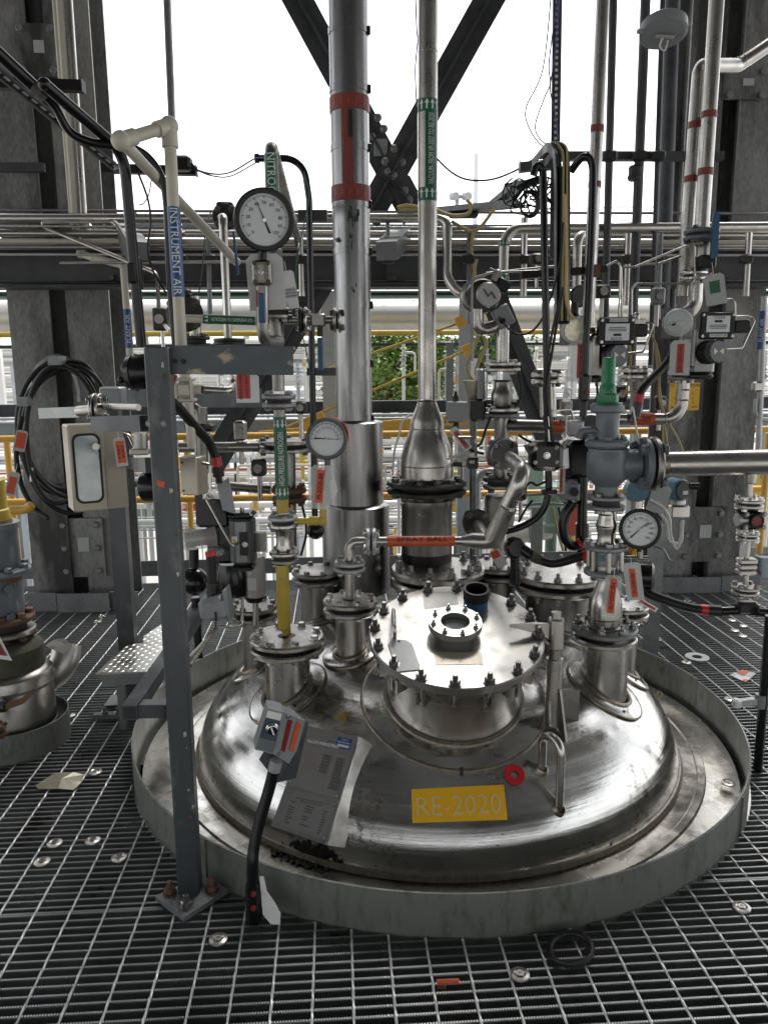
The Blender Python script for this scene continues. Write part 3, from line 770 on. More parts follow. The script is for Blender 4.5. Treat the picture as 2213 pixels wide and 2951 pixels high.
# ---- manway
LT = R(16); LN = V((0, -math.sin(LT), math.cos(LT))); LC = W(985, 1366, 2.50); LR = .297
LU = V((0, math.cos(LT), math.sin(LT)))
def lidp(px, py, h=0.0):
    d = ray(px, py); o = LC + LN * h
    return C0 + d * ((o - C0).dot(LN) / d.dot(LN))
nm_ = part('manway_neck', MB().lathe([(.236, -.46), (.236, -.12), (.240, -.115), (.240, -.062), (.272, -.060), (.272, -.030)], LC, LN, 64), m_ss, vs_)
pad = MB(); rs = []
MC = LC - LN * .30
def padp(q, k, e):
    a = k * math.pi / 36; return on_dome(MC.x + math.cos(a) * q * .92, MC.y + math.sin(a) * q * .85, e)
for q, e in ((.356, -.003), (.350, .010), (.344, .012), (.22, .012)):
    rs.append([padp(q, k, e) for k in range(72)])
part('manway_pad', pad.rings(rs, False), m_dome, nm_)
part('weld', MB().sweep([padp(.353, k, .005) for k in range(73)], .007, 8, False), m_weld, nm_)
# weld where the neck meets the pad
ws = []
for k in range(73):
    a = k * math.pi / 36; base_ = LC + (X3 * math.cos(a) + LU * math.sin(a)) * .240
    lo, hi = -.5, 0.
    for _ in range(24):
        md = (lo + hi) / 2; p = base_ + LN * md; r_ = math.hypot(p.x - TC.x, p.y - TC.y)
        if p.z < dome_z(r_) + .012: lo = md
        else: hi = md
    ws.append(base_ + LN * hi)
part('weld', MB().sweep(ws, .010, 8, False), m_weld, nm_)
ml = thing('manway_lid', 'round bolted stainless manway lid on the dome', 'lid', LC)
part('plate', MB().lathe([(LR - .004, -.028), (LR, -.024), (LR, -.004), (LR - .005, 0)], LC, LN, 96), m_lid, ml)
NBL = 16
me_lug = mesh_of(MB().box((0, .012, 0), (.008, .055, .055)).box((.024, .012, 0), (.008, .055, .055)).box((-.012 + .024, .0, .0), (.03, .012, .012)), 'clevis', m_ss)
mew = mesh_of(MB().lathe([(1, 0), (1, .16), (.9, .2)], (0, 0, 0), Z3, 16), 'washer', m_chrome)
for i in range(NBL):
    a = 2 * math.pi * i / NBL + R(-95.6)
    d = X3 * math.cos(a) + LU * math.sin(a); p = LC + d * .277
    s = put('stud_nut', U['nst'], ml, p + LN * .003, LN, .0165, spin=i * .7)
    put('washer', mew, s, p, LN, .0245)
    if math.sin(a) < .5:
        q = LC + d * .262 - LN * .082
        put('clevis', me_lug, vs_, q - LN.cross(d) * .012, LN, 1, axx=LN.cross(d))
        part('swing_bolt', MB().cyl(p - LN * .035, q + LN * -.005, .0085, 8), m_rust if i % 5 == 3 else m_ssd, ml)
# sight glass
SC = lidp(983, 1347, .042)
sg = thing('sight_glass', 'round bolted sight glass ring on the manway lid', 'sight glass', SC)
part('base_ring', MB().ring(SC - LN * .028, LN, .052, .066, .030), m_ssd, sg)
part('clamp_ring', MB().ring(SC, LN, .049, .090, .022, 48), m_lid, sg)
part('glass', MB().disc(SC - LN * .016, LN, .050, .006, 32), m_glass, sg)
part('well', MB().disc(SC - LN * .040, LN, .052, .004, 32), m_galvl, sg)
bolts(sg, SC + LN * .012, LN, .076, 8, .0085, 'nss', .3)
# rubber capped stub
KC = lidp(1027, 1308, 0)
ks = thing('stub_pipe', 'open stub with black rubber rim on the manway lid', 'pipe stub', KC)
part('blue_tape', MB().ring(KC + LN * .016, LN, .035, .043, .032), m_blueh, ks)
part('rubber_rim', MB().ring(KC + LN * .052, LN, .038, .046, .040), m_rubber, ks)
part('bottom', MB().disc(KC + LN * .004, LN, .037, .004), m_blk, ks)
# lid handle, plate, ghost stickers
hp = [lidp(853, 1372), lidp(853, 1372, .05), lidp(850, 1318, .05), lidp(850, 1318)]
part('handle', MB().tube(hp, .0065, 10, .018), m_ss, ml)
q = [lidp(938, 1409), lidp(1040, 1409), lidp(1044, 1435), lidp(940, 1437)]
part('maker_plate', MB().prism(q, .003, LN), m_tan, ml)
q = [lidp(912, 1279), lidp(985, 1278), lidp(991, 1306), lidp(916, 1317)]
part('worn_sticker', MB().prism(q, .0008, LN), m_clear, ml)
q = [lidp(838, 1390, .004), lidp(848, 1381, .006), lidp(878, 1383, .006), lidp(890, 1391, .005), lidp(910, 1446, .003), lidp(857, 1451, .003)]
lt = thing('hanging_tag', 'blank translucent tag lying on the manway lid by its handle', 'tag', q[0])
part('card', MB().prism(q, .0015, LN), m_card, lt)
part('hole', MB().disc(lidp(862, 1385, .0072), LN, .005, .0006, 12, 0), m_ink, lt)
# ---- davit beside the manway
dv = dome_hit(1196, 1568); dv.y += .02; dv.z = on_dome(dv.x, dv.y).z
dt = thing('lid_davit', 'stainless davit post with lifting arm beside the manway lid', 'davit', dv)
zt = hz(1422, dv.y, 1196); z1 = hz(1400, dv.y, 1196); z2 = hz(1335, dv.y, 1196); z3 = hz(1322, dv.y, 1196)
part('post', MB().cyl((dv.x, dv.y, dv.z - .04), (dv.x, dv.y, zt), .0285, 24), m_ss, dt)
part('pivot_collar', MB().cyl((dv.x, dv.y, zt), (dv.x, dv.y, z1), .021, 20), m_ssd, dt)
part('swivel', MB().lathe([(.024, 0), (.028, .004), (.028, z2 - z1 - .004), (.024, z2 - z1)], (dv.x, dv.y, z1), Z3, 24), m_ss, dt)
part('cap', MB().cyl((dv.x, dv.y, z2), (dv.x, dv.y, z3), .017, 16), m_ss, dt)
e0 = V((dv.x, dv.y, (z1 + z2) / 2)); tip = lidp(1102, 1350, .045)
am = (e0 + tip) / 2
part('arm', MB().prism([e0 + Z3 * .034, e0 * .5 + tip * .5 + Z3 * .022, tip, tip - Z3 * .006, e0 * .55 + tip * .45 - Z3 * .012, e0 - Z3 * .030], .012, (tip - e0).cross(Z3)), m_ss, dt)
part('arm_strap', MB().bar(e0 - Z3 * .03 - X3 * .028 - Y3 * .01, e0 * .5 + tip * .5 - Z3 * .01, .03, .008), m_ssd, dt)
gf = dome_hit(1221, 1600); gdir = V((gf.x - dv.x, gf.y - dv.y, 0)).normalized()
part('gusset', MB().prism([V((dv.x, dv.y, zt - .10)) + gdir * .027, V((dv.x, dv.y, zt - .10)) + gdir * .036, gf + gdir * .006, gf - Z3 * .015, V((dv.x, dv.y, dv.z)) + gdir * .027], .009, gdir.cross(Z3)), m_ssd, dt)
part('back_plate', MB().box((dv.x + .06, dv.y + .035, dv.z + .035), (.075, .01, .13)), m_ssd, dt)
# ---- lifting lugs
def lug(label, p0, p1, ptop, r):
    a, b = dome_hit(*p0), dome_hit(*p1); zt_ = W(*ptop, (a.y + b.y) / 2).z
    t = thing('lifting_lug', label, 'lug', a, 'bent bar lifting lugs on the dome')
    part('bent_bar', MB().tube([a - Z3 * .03, V((a.x, a.y, zt_)), V((b.x, b.y, zt_)), b - Z3 * .03], r, 14, (a - b).length * .49, 8), m_ss, t)
    for q in (a, b): part('weld', MB().lathe([(r * 1.9, -.006), (r * 1.5, .008), (r * .99, .014)], q, dome_n(q), 16, False), m_weld, t)
lug('bent bar lifting lug on the front right of the dome', (1170, 1663), (1207, 1748), (1188, 1592), .0135)
lug('bent bar lifting lug on the far left of the dome', (472, 1462), (523, 1420), (497, 1380), .0115)
# ---- yellow RE-2020 plate following the dome
def dome_patch(c4, e, nx=16, ny=6, th=.003):
    (ax, ay), (bx, by), (cx, cy), (dx, dy) = c4           # tl tr br bl
    def uv(u, v):
        x = (ax * (1 - u) + bx * u) * (1 - v) + (dx * (1 - u) + cx * u) * v; y = (ay * (1 - u) + by * u) * (1 - v) + (dy * (1 - u) + cy * u) * v
        return x, y
    def P(u, v, e_): q = dome_hit(*uv(u, v)); return q + dome_n(q) * e_
    g = [[P(i / nx, j / ny, e) for i in range(nx + 1)] for j in range(ny + 1)]
    g2 = [[P(i / nx, j / ny, e - th) for i in range(nx + 1)] for j in range(ny + 1)]
    b = MB(); v = [p for r_ in g for p in r_]; n1 = nx + 1
    f = [(j * n1 + i, (j + 1) * n1 + i, (j + 1) * n1 + i + 1, j * n1 + i + 1) for j in range(ny) for i in range(nx)]
    b.add(v, f)
    rim = [(i, 0) for i in range(nx)] + [(nx, j) for j in range(ny)] + [(i, ny) for i in range(nx, 0, -1)] + [(0, j) for j in range(ny, 0, -1)]
    b.rings([[g[j][i] for i, j in rim], [g2[j][i] for i, j in rim]], False)
    return b, P
c4 = [(889, 1706), (1087, 1696), (1095, 1771), (891, 1778)]
pb, PP = dome_patch(c4, .005)
rt_ = thing('nameplate', 'yellow RE-2020 nameplate stuck on the front of the dome', 'nameplate', PP(.5, .5, 0))
part('plate', pb, m_ysign, rt_)
me, wd = text_mesh('RE-2020', 1.0, .0)
L0 = ORI[rt_.name]
for v in me.vertices: v.co = PP(.5 + v.co.x / wd * .90, .50 - v.co.y * .60, .0065) - L0
me.materials.clear(); me.materials.append(m_fink)
o = bpy.data.objects.new('lettering', me); col.objects.link(o); o.parent = rt_
# red washer
q = dome_hit(1110, 1674); n0 = dome_n(q)
solo('gasket_ring', MB().ring(q + n0 * .004, n0, .0125, .034, .003, 40), m_red, 'flat red ring lying on the dome above the yellow nameplate', 'ring')
# ---------------------------------------------------------------- left: support frame
def sq(mb, a, b, w, h=None, up=Z3): return mb.bar(a, b, w, h or w, up)
pb0 = G(413, 1932); FY = pb0.y
sf = thing('support_frame', 'blue-grey steel support frame standing left of the vessel', 'frame', pb0)
ztop = ZY(750, FY, 340)
part('front_post', MB().bbox((pb0.x, FY, ztop / 2 + .006), (.064, .05, ztop - .012), .0035, BX, BY), m_frame, sf)
bp = MB().prism([G(336, 1940, .012), G(398, 1987, .012), G(493, 1925, .012), G(440, 1894, .012)], .014, Z3)
bpo = part('base_plate', bp, m_galv, sf)
for px, py, k in ((368, 1928, 'nrs'), (404, 1957, 'nst'), (459, 1922, 'nrs')): put('stud_nut', U[k], bpo, G(px, py, .020), Z3, .017)
for z in (915 / 1.0, ):
    for px in (324, 357): put('bolt', U['bgv'], sf, W(px - 2, z, FY - .026), -BY, .007)
# top bracket (angle) to the right of the post
a, b = W(371, 778, FY + .01), W(634, 780, FY + .02); hb = .0735
bt = part('top_bracket', MB().bar(a, b, .008, hb), m_framepatch, sf, 'patched dark paint on the top bracket')
part('bracket_shelf', MB().bar(a + V((0, .034, hb / 2 - .002)), b + V((0, .034, hb / 2 - .002)), .066, .007), m_framepatch, sf)
for px, py in ((379, 780), (397, 781)): part('bolt_hole', MB().disc(W(px, py, FY + .004), -BY, .0065, .002, 12, 0), m_ink, bt)
# left tube stub at mid height
a, b = W(212, 915, FY + .20), W(318, 914, FY + .02)
part('side_arm', MB().ext([(-.021, -.021), (.021, -.021), (.021, .021), (-.021, .021)], a, b), m_frame, sf)
part('arm_mouth', MB().box(a + (a - b).normalized() * .0008, (.036, .001, .036), (b - a).cross(Z3), (b - a)), m_ink, sf)
# low runner going back and its tie to the post
zl = .60; c0, c1 = G(281, 1540, zl), G(432, 1322, zl)
part('low_runner', MB().bar(c0, c1, .043, .043), m_frame, sf)
part('runner_mouth', MB().box(c0 - Y3 * .001, (.034, .001, .034)), m_ink, sf)
part('low_tie', MB().bar(G(292, 1531, zl), W(365, 1531, FY + .03), .043, .040), m_frame, sf)
# rear post, standing on the grating behind the step plate
rp = G(287, 1517); ry = rp.y; zr = ZY(842, ry, 250)
part('rear_post', MB().box((rp.x, ry, zr / 2), (.074, .06, zr), BX, BY), m_frame, sf)
part('rear_base', MB().box((rp.x - .03, ry, .008), (.17, .12, .012), BX, BY), m_galv, sf)
part('rear_cross_arm', MB().bar(W(268, 860, ry), W(560, 860, ry - .25), .05, .075), m_frame, sf)
part('rear_short_arm', MB().bar(W(284, 1000, ry - .06), W(330, 1005, FY + .15), .04, .045), m_frame, sf)
# chequer plate step
zs = .30
q = [G(207, 1457, zs), G(354, 1450, zs), G(352, 1348, zs), G(311, 1375, zs), G(311, 1391, zs), G(278, 1391, zs)]
st = thing('step_plate', 'shiny chequer plate step by the rear frame post', 'step', q[0])
part('plate', MB().prism(q, .006, Z3), m_chk, st)
part('skirt', MB().bar(q[0] + V((.02, .012, -.03)), q[1] + V((-.02, .012, -.03)), .006, .05), m_galv, st)
part('support_leg', MB().bar(V((q[0].x + .06, q[0].y + .12, 0)), V((q[0].x + .06, q[0].y + .12, zs - .006)), .03, .03, Y3), m_galv, st)
me_tr = mesh_of(MB().add([(-.011, 0, 0), (0, -.003, 0), (.011, 0, 0), (0, .003, 0), (0, 0, .0022)], [(0, 1, 4), (1, 2, 4), (2, 3, 4), (3, 0, 4)]), 'tread_bar', m_chk)
def inside(p, poly):
    c = False
    for i in range(len(poly)):
        a_, b_ = poly[i], poly[i - 1]
        if (a_.y > p.y) != (b_.y > p.y) and p.x < (b_.x - a_.x) * (p.y - a_.y) / (b_.y - a_.y) + a_.x: c = not c
    return c
k = 0
for i in range(-2, 22):
    for j in range(-2, 30):
        p = V((q[0].x + i * .026, q[0].y + j * .026, zs + .003))
        if inside(p, q):
            o = bpy.data.objects.new('tread_bar', me_tr); col.objects.link(o); o.parent = st; o.location = p - q[0]
            o.rotation_euler = (0, 0, R(45 if (i + j) % 2 else -45))
# ---------------------------------------------------------------- nitrogen line through cover A
NX, NY = xA, yA
def nz(py): return W(610, py, NY).z
def npt(py): return V((NX, NY, nz(py)))
nl = thing('nitrogen_line', 'upright high pressure nitrogen pipe ending in the left front nozzle', 'pipe', (NX, NY, tA))
r_n = .0215
back = V((NX, NY, nz(312))) + BY * 2.0
part('upper_pipe', MB().tube([npt(662), npt(312), back], r_n, 20, .055, 10), m_ssd, nl)
bn = band(nl, npt(333), npt(425), r_n, m_gband)
wrap_text(bn, 'NITROGEN', npt(392), -Z3, r_n + .0016, tocam(npt(380)), .028, m_wink, width=.17)
part('mid_pipe', MB().cyl(npt(730), npt(845), r_n, 20), m_ssd, nl)
part('label_pipe', MB().cyl(npt(885), npt(1085), r_n * .98, 20), m_ssd, nl)
bn = band(nl, npt(900), npt(1078), r_n, m_gband)
arrows(bn, npt(915), -Z3, r_n + .0016, m_wink, .028, 9); arrows(bn, npt(1062), -Z3, r_n + .0016, m_wink, .028, 9)
wrap_text(bn, 'HIGH PRESSURE NITROGEN', npt(990), Z3, r_n + .0016, tocam(npt(990)), .021, m_wink, width=nz(935) - nz(1049))
part('yellow_pipe', MB().cyl(npt(1078), npt(1107), r_n * 1.06, 20), m_yellow, nl)
rp_ = .0215
part('yellow_sleeve', MB().sweep([npt(1215) + V((-.006, -.03, 0)), npt(1345) + V((-.006, -.03, 0)), npt(1356) + V((-.006, -.03, 0)), npt(1360) + V((-.006, -.03, 0))], lambda f: (.0225, .0225, .014, .004)[min(3, int(f * 3.01))], 16), m_yellow, nl)
part('drop_pipe', MB().cyl(npt(1220), V((NX, NY, tA - .005)), .0165, 16), m_yellow, nl)
part('stain', MB().lathe([(.034, 0), (.028, .002), (.016, .004)], (NX, NY, tA), Z3, 14), m_black_patch, nl)
def nflange(py, r=.058, th=.016, n=4, key='bst', m=m_ssd, m2=None): return flange(nl, npt(py), Z3, r, th, m, n, .0105, key, gap=.012, m2=m2)
nflange(676, .058); nflange(866, .060, .018, 4, 'bgv', m_galv, m_galv)
nflange(1126, .054, .016, 4, 'bgv', m_galvl, m_ss)
nflange(1202, .053, .015, 4, 'bst', m_ss, m_ssd)
part('valve_bonnet', MB().lathe([(.026, 0), (.028, .01), (.028, .115), (.022, .12)], npt(616), Z3, 20), m_greydk, nl)
part('valve_body', MB().lathe([(.030, 0), (.032, .01), (.026, .03), (.028, .075), (.034, .085)], npt(1190), Z3, 20), m_ss, nl)
part('valve_tag', MB().box(npt(1165) + V((.0, -.034, 0)), (.016, .003, .035)), m_card, nl)
part('elbow_tee', MB().tube([npt(690), npt(740)], .024, 16), m_ssd, nl)
# yellow branch from the lower flange to the second gauge
g2 = W(704, 1095, NY + .02)
yb = thing('yellow_branch', 'short yellow branch pipe below the second gauge', 'pipe', npt(1128))
j0 = npt(1126) + V((.05, -.005, 0)); j1 = W(698, 1125, NY + .005); 
part('branch', MB().tube([j0, V((j1.x, j1.y, j0.z)), V((j1.x, j1.y, W(705, 1082, NY).z))], .0125, 14, .018), m_yellow, yb)
part('elbow', MB().sphere((j1.x - .004, j1.y, j0.z), .0185, 14, 8), m_yellow, yb)
part('coupling', MB().cyl(V((j1.x - .05, j1.y, j0.z)), V((j1.x - .02, j1.y, j0.z)), .017, 12), m_yellow, yb)
gt2, up, rt = gauge('white dial gauge with lying needle in front of the clad stack', W(706, 948, NY - .04), (C0 + V((-.35, 0, .1)) - W(706, 948, NY)), .0735, 93, ['0', '2', '4', '6', '8', '10', '12', '14', '16', '18', '20'], -90, 90, m_greydk, .03, tail=.60)
gc_ = W(706, 948, NY - .04)
part('orange_sticker', MB().prism([gc_ + rt * (.079 * math.cos(a_)) + up * (.079 * math.sin(a_)) + V((0, k_, 0)) for a_, k_ in ((R(70), .0), (R(70), .035), (R(45), .035), (R(20), .035), (R(-5), .035), (R(-5), 0), (R(20), 0), (R(45), 0))], .003, rt), m_sticker, gt2)
part('neck_pipe', MB().cyl(W(705, 1090, NY), W(706, 985, NY), .009, 10), m_ssd, gt2)
sl_ = card('orange stickered gauge tag in a clear sleeve under the second gauge', W(696, 1005, NY - .06), .078, .155, m_clear, 'PI-2020-88', m_sticker, (.30, .10, .66, .86), rot=-6, flip=False, tie=.02)
part('crumple', MB().prism([W(722, 1030, NY - .058), W(730, 1060, NY - .058), W(718, 1085, NY - .058), W(712, 1040, NY - .058)], .001, tocam(gc_)), m_white, sl_)
# branch valve to the right with blue handle
bv = thing('branch_valve', 'flanged ball valve with hanging blue lever beside the clad stack', 'valve', W(695, 690, NY))
cz = W(690, 692, NY)
def hx(px): return V((W(px, 692, NY).x, NY, cz.z))
part('inlet_pipe', MB().cyl(hx(612), hx(652), .012, 12), m_ssd, bv)
flange(bv, hx(656), X3, .045, .011, m_ss, 4, .010, 'bss', gap=.006, m2=m_iron, ph=.5)
part('body', MB().cyl(hx(664), hx(720), .014, 16), m_ssd, bv)
part('body_block', MB().bbox(hx(688), (.052, .045, .046), .006), m_ssd, bv)
part('body_label', MB().box(hx(687) + V((0, -.0235, -.002)), (.036, .002, .022)), m_card, bv)
flange(bv, hx(729), X3, .042, .011, m_ss, 4, .010, 'bdk', gap=.006)
part('stem', MB().cyl(hx(691) - Z3 * .02, hx(691) - Z3 * .055, .010, 8), m_iron, bv)
part('lever', MB().bbox(hx(691) - Z3 * .115, (.020, .010, .115), .004), m_blueh, bv)
# ---------------------------------------------------------------- big gauge on its siphon
GY = 2.52
bgc = W(571, 475, GY)
gt1, up, rt = gauge('large black gauge reading about forty above the frame bracket', bgc, C0 + V((.35, 0, -.05)) - bgc, .094, -24, ['0', '10', '20', '30', '40', '50', '60', '70', '80', '90', '100'], -135, 135, m_blk, .03, depth=.75)
gs = thing('gauge_siphon', 'bent siphon pipe and block valve below the large gauge', 'pipe', W(568, 742, GY))
part('neck', MB().cyl(W(568, 540, GY + .03), W(567, 570, GY + .03), .013, 10), m_blk, gs)
vb = W(567, 590, GY + .02)
part('valve_block', MB().bbox(vb, (.062, .04, .078), .008), m_ssd, gs)
for i in (-1, 1):
    for j in (-1, 1): put('bolt', U['bdk'], gs, vb + V((i * .021, -.020, j * .028)), -Y3, .006)
    put('stud_nut', U['bst'], gs, vb + V((i * .014, -.021, 0)), -Y3, .0065)
part('stop_plate', MB().box(vb + V((0, -.023, 0)), (.018, .004, .045)), m_tan, gs)
put('bolt', U['bss'], gs, vb + V((0, -.026, .002)), -Y3, .0085)
part('lever', MB().bbox(W(566, 665, GY - .01), (.024, .012, .092), .004), m_blueh, gs)
part('lever_neck', MB().box(W(566, 628, GY - .008), (.022, .010, .03)), m_plate, gs)
part('red_tab', MB().box(W(556, 645, GY), (.005, .012, .05)), m_red, gs)
sp = [W(567, 610, GY + .03), W(568, 737, GY + .03), W(604, 737, NY)]
part('siphon', MB().tube(sp, .0195, 16, .04), m_ssd, gs)
bkp = card('blank white backing plate behind the gauge block valve', W(570, 548, GY + .05), .118, .175, m_white, rot=3, tie=.02)
tgl = card('white caution tag with lines of print behind the gauge pipe', W(618, 585, NY - .03), .05, .125, m_white, 'LOCK OUT A EL\nDUENO YO A LA\nBA DEL PONGO', m_card, (.08, .45, .92, .72), vert=False, rot=8, tie=.03)
# pipe NITROGEN TO SAMPLING with round valve
SY = 2.62
p0, p1 = W(402, 688, SY), W(556, 693, SY)
sn = thing('sampling_line', 'thin nitrogen sampling pipe with green band left of the gauge', 'pipe', p0)
part('tube', MB().cyl(p0, p1, .0135, 14), m_beige, sn)
b0, b1 = W(441, 689, SY), W(552, 693, SY)
bn = band(sn, b0, b1, .0135, m_gband)
wrap_text(bn, 'NITROGEN TO SAMPLING SYS', b0 * .44 + b1 * .56, b1 - b0, .0152, tocam(p0), .012, m_wink, width=(b1 - b0).length * .80)
for dz in (-.006, .006):
    for u in (.04,):
        part('arrow', MB().prism([b0 * (1 - u) + b1 * u + V((-.004, -.0158, dz)), b0 * (1 - u) + b1 * u + V((.010, -.0158, dz - .004)), b0 * (1 - u) + b1 * u + V((.010, -.0158, dz + .004))], .0006, Y3), m_wink, bn)
rv = thing('round_valve', 'dark round flanged valve at the end of the sampling pipe', 'valve', W(398, 678, 2.7))
rc_ = W(400, 678, 2.70); ra = (C0 + V((.3, 0, .3)) - rc_).normalized()
flange(rv, rc_, ra, .060, .016, m_iron, 4, .012, 'bdk', gap=.01)
part('bonnet', MB().bbox(rc_ + V((.0, 0, .068)), (.05, .05, .025), .005), m_iron, rv)
part('red_cap', MB().cyl(W(368, 655, 2.62), W(373, 655, 2.68), .012, 10), m_dkred, rv)
# upper small pipe with dark valve behind (top left of big gauge)
uv = thing('elbow_pipe', 'steel pipe with bent top rising left of the large gauge', 'pipe', W(490, 740, 3.1))
part('tube', MB().tube([W(494, 745, 3.1), W(482, 470, 3.1), W(478, 470, 3.5)], .0165, 14, .04), m_ss, uv)
part('foot_flange', MB().disc(W(496, 735, 3.1), Z3, .062, .014, 28), m_iron, uv)
part('foot_flange', MB().disc(W(496, 742, 3.1), Z3, .062, .014, 28), m_iron, uv)
part('valve_face', MB().disc(W(487, 468, 3.45), -Y3, .056, .02, 24), m_iron, uv)
bolts(uv, W(487, 468, 3.435), -Y3, .042, 4, .013, 'bdk', .5)
part('valve_head', MB().bbox(W(487, 445, 3.47), (.07, .05, .03), .006), m_iron, uv)
hd = thing('valve_lever', 'long blue valve lever hanging left of the large gauge', 'lever', W(505, 520, 2.8))
part('blade', MB().prism([W(503, 502, 2.8), W(507, 500, 2.8), W(517, 592, 2.8), W(512, 594, 2.8)], .012, Y3), m_blueh, hd)
for k, (px, Yp) in enumerate(((424, 2.9),)):
    fs_ = thing('pipe_stub', 'flanged stub pipe just above the frame bracket', 'pipe', W(px, 735, Yp))
    part('tube', MB().cyl(W(px, 745, Yp), W(px - 4, 640, Yp), .022, 14), m_ss, fs_)
    flange(fs_, W(px, 738, Yp), Z3, .052, .013, m_iron, 4, .010, 'bdk')
# ---------------------------------------------------------------- pipes of the left: instrument air and conduits
AY = 2.25
ia = thing('instrument_air_pipe', 'ivory instrument air pipe with blue lettered band and elbows', 'pipe', W(390, 742, AY))
e1, e2, e3 = W(350, 272, AY), W(262, 304, AY - .12), W(512, 566, AY + .75)
r_a = .0165
v0 = W(392, 748, AY)
part('riser', MB().cyl(v0, V((v0.x, AY, e1.z)), r_a, 18), m_beige, ia)
e1 = V((v0.x, AY, e1.z))
part('top_run', MB().cyl(e1, e2, r_a, 18), m_beige, ia)
part('slope_run', MB().cyl(e2, e3, r_a * .95, 18), m_beige, ia)
for e in (e1, e2):
    part('elbow', MB().sphere(e, r_a * 1.55, 18, 10), m_beige, ia)
part('collar', MB().cyl(e1 - Z3 * .055, e1 - Z3 * .005, r_a * 1.35, 18), m_beige, ia)
part('collar', MB().cyl(e1 + (e2 - e1).normalized() * .005, e1 + (e2 - e1).normalized() * .045, r_a * 1.3, 18), m_beige, ia)
part('collar', MB().cyl(e2 + (e1 - e2).normalized() * .005, e2 + (e1 - e2).normalized() * .045, r_a * 1.3, 18), m_beige, ia)
z0, z1 = W(378, 448, AY).z, W(384, 642, AY).z
bn = band(ia, V((v0.x, AY, z1)), V((v0.x, AY, z0)), r_a, m_bband)
wrap_text(bn, 'INSTRUMENT AIR', V((v0.x, AY, (z0 + z1) / 2)), -Z3, r_a + .0016, tocam(v0), .0225, m_wink, width=(z0 - z1) * .96)
cA_ = [W(-40, 80, 2.05), W(78, 190, 2.15)]
solo('conduit', MB().tube(cA_, .0165, 16), m_conduit, 'black conduit entering at the upper left edge, ending at a coupling', 'conduit', 'black coated conduits')
cb = thing('conduit', 'thick black conduit sloping down from upper left to behind the frame post', 'conduit', W(305, 745, 2.35), 'black coated conduits')
part('tube', MB().tube([W(97, 182, 2.1), W(268, 330, 2.3), W(306, 748, 2.36)], .0155, 16, .09, 10), m_conduit, cb)
part('end_bend', MB().sphere(W(97, 182, 2.1), .0165, 14, 8), m_conduit, cb)
part('coupling', MB().cyl(W(292, 560, 2.345), W(296, 625, 2.35), .0205, 16), m_conduit, cb)
part('fitting_box', MB().bbox(W(287, 590, 2.33), (.03, .03, .06), .006), m_blk, cb)
part('clamp', MB().cyl(W(80, 192, 2.12), W(94, 204, 2.14), .02, 10), m_ssd, cb)
cc_ = thing('conduit', 'thin black conduit curling under the slope and down behind the air pipe', 'conduit', W(378, 742, 2.38), 'black coated conduits')
part('tube', MB().cable([W(88, 196, 2.14), W(120, 230, 2.17), W(150, 282, 2.2), W(190, 305, 2.22), W(235, 314, 2.25), W(275, 316, 2.28), W(318, 338, 2.31), W(350, 385, 2.33), W(362, 450, 2.34), W(368, 600, 2.36), W(380, 745, 2.37)], .0115, 14, 7), m_conduit, cc_)
# slotted strut carrying them
tr = thing('slotted_strut', 'slotted steel strut sloping under the black conduits', 'strut', W(0, 160, 2.15))
a, b = W(-30, 135, 2.12), W(262, 372, 2.42)
part('channel', MB().bar(a, b, .040, .006, Z3), m_steel_dk, tr)
part('channel_side', MB().bar(a + V((-.012, -.018, .012)), b + V((-.012, -.018, .012)), .005, .026), m_steel_dk, tr)
dd = (b - a)
for k in range(1, 16):
    p = a + dd * (k / 16.); part('slot', MB().box(p + V((0, 0, -.0035)), (.016, .03, .0008), dd, dd.cross(Z3)), m_white, tr)
for lab, x0, x1, py, Y in (('black steel strut across the upper left column', -10, 180, 183, 2.35), ('black steel strut holding the camera box behind the air pipe', 222, 424, 366, 2.75)):
    s_ = thing('cross_strut', lab, 'strut', W(x0, py, Y), 'black cross struts')
    part('channel', MB().bar(W(x0, py - 2, Y), W(x1, py + 4, Y), .028, .028), m_blk, s_)
    part('end_lip', MB().box(W(x1 + 1, py + 4, Y), (.003, .032, .034)), m_steel_dk, s_)
cbx = thing('connector_box', 'small black connector box on the strut behind the air pipe', 'box', W(400, 350, 2.72))
part('body', MB().bbox(W(392, 354, 2.70), (.07, .05, .045), .008), m_blk, cbx)
part('plug', MB().cyl(W(412, 358, 2.70), W(424, 366, 2.70), .012, 10, .005), m_blk, cbx)
solo('signal_cable', MB().cable([W(424, 366, 2.7), W(450, 374, 2.75), W(480, 376, 2.8), W(508, 368, 2.85), W(550, 343, 2.95), W(570, 341, 3.0)], .003, 6), m_wire_p, 'violet cable sagging from the connector box to the tall conduit', 'cable')
solo('signal_cable', MB().cable([W(424, 367, 2.7), W(460, 380, 2.75), W(500, 380, 2.8), W(552, 352, 2.95)], .0025, 6), m_rubber, 'thin dark cable sagging beside the violet one', 'cable')
solo('signal_cable', MB().cable([W(268, 355, 2.3), W(266, 400, 2.3), W(280, 435, 2.32), W(300, 470, 2.33)], .0022, 6), m_wire_p, 'violet cable loop hanging left of the thick conduit', 'cable')
solo('signal_cable', MB().cable([W(300, 375, 2.3), W(320, 430, 2.3), W(326, 480, 2.3), W(320, 540, 2.3), W(334, 590, 2.3), W(364, 640, 2.4)], .0032, 6), m_rubber, 'black cable drooping between the conduit and the air pipe', 'cable')
solo('signal_cable', MB().cable([W(328, 385, 2.4), W(322, 420, 2.4), W(310, 440, 2.4), W(300, 442, 2.4)], .0022, 6), m_wire_w, 'white cable loop beside the black droop', 'cable')
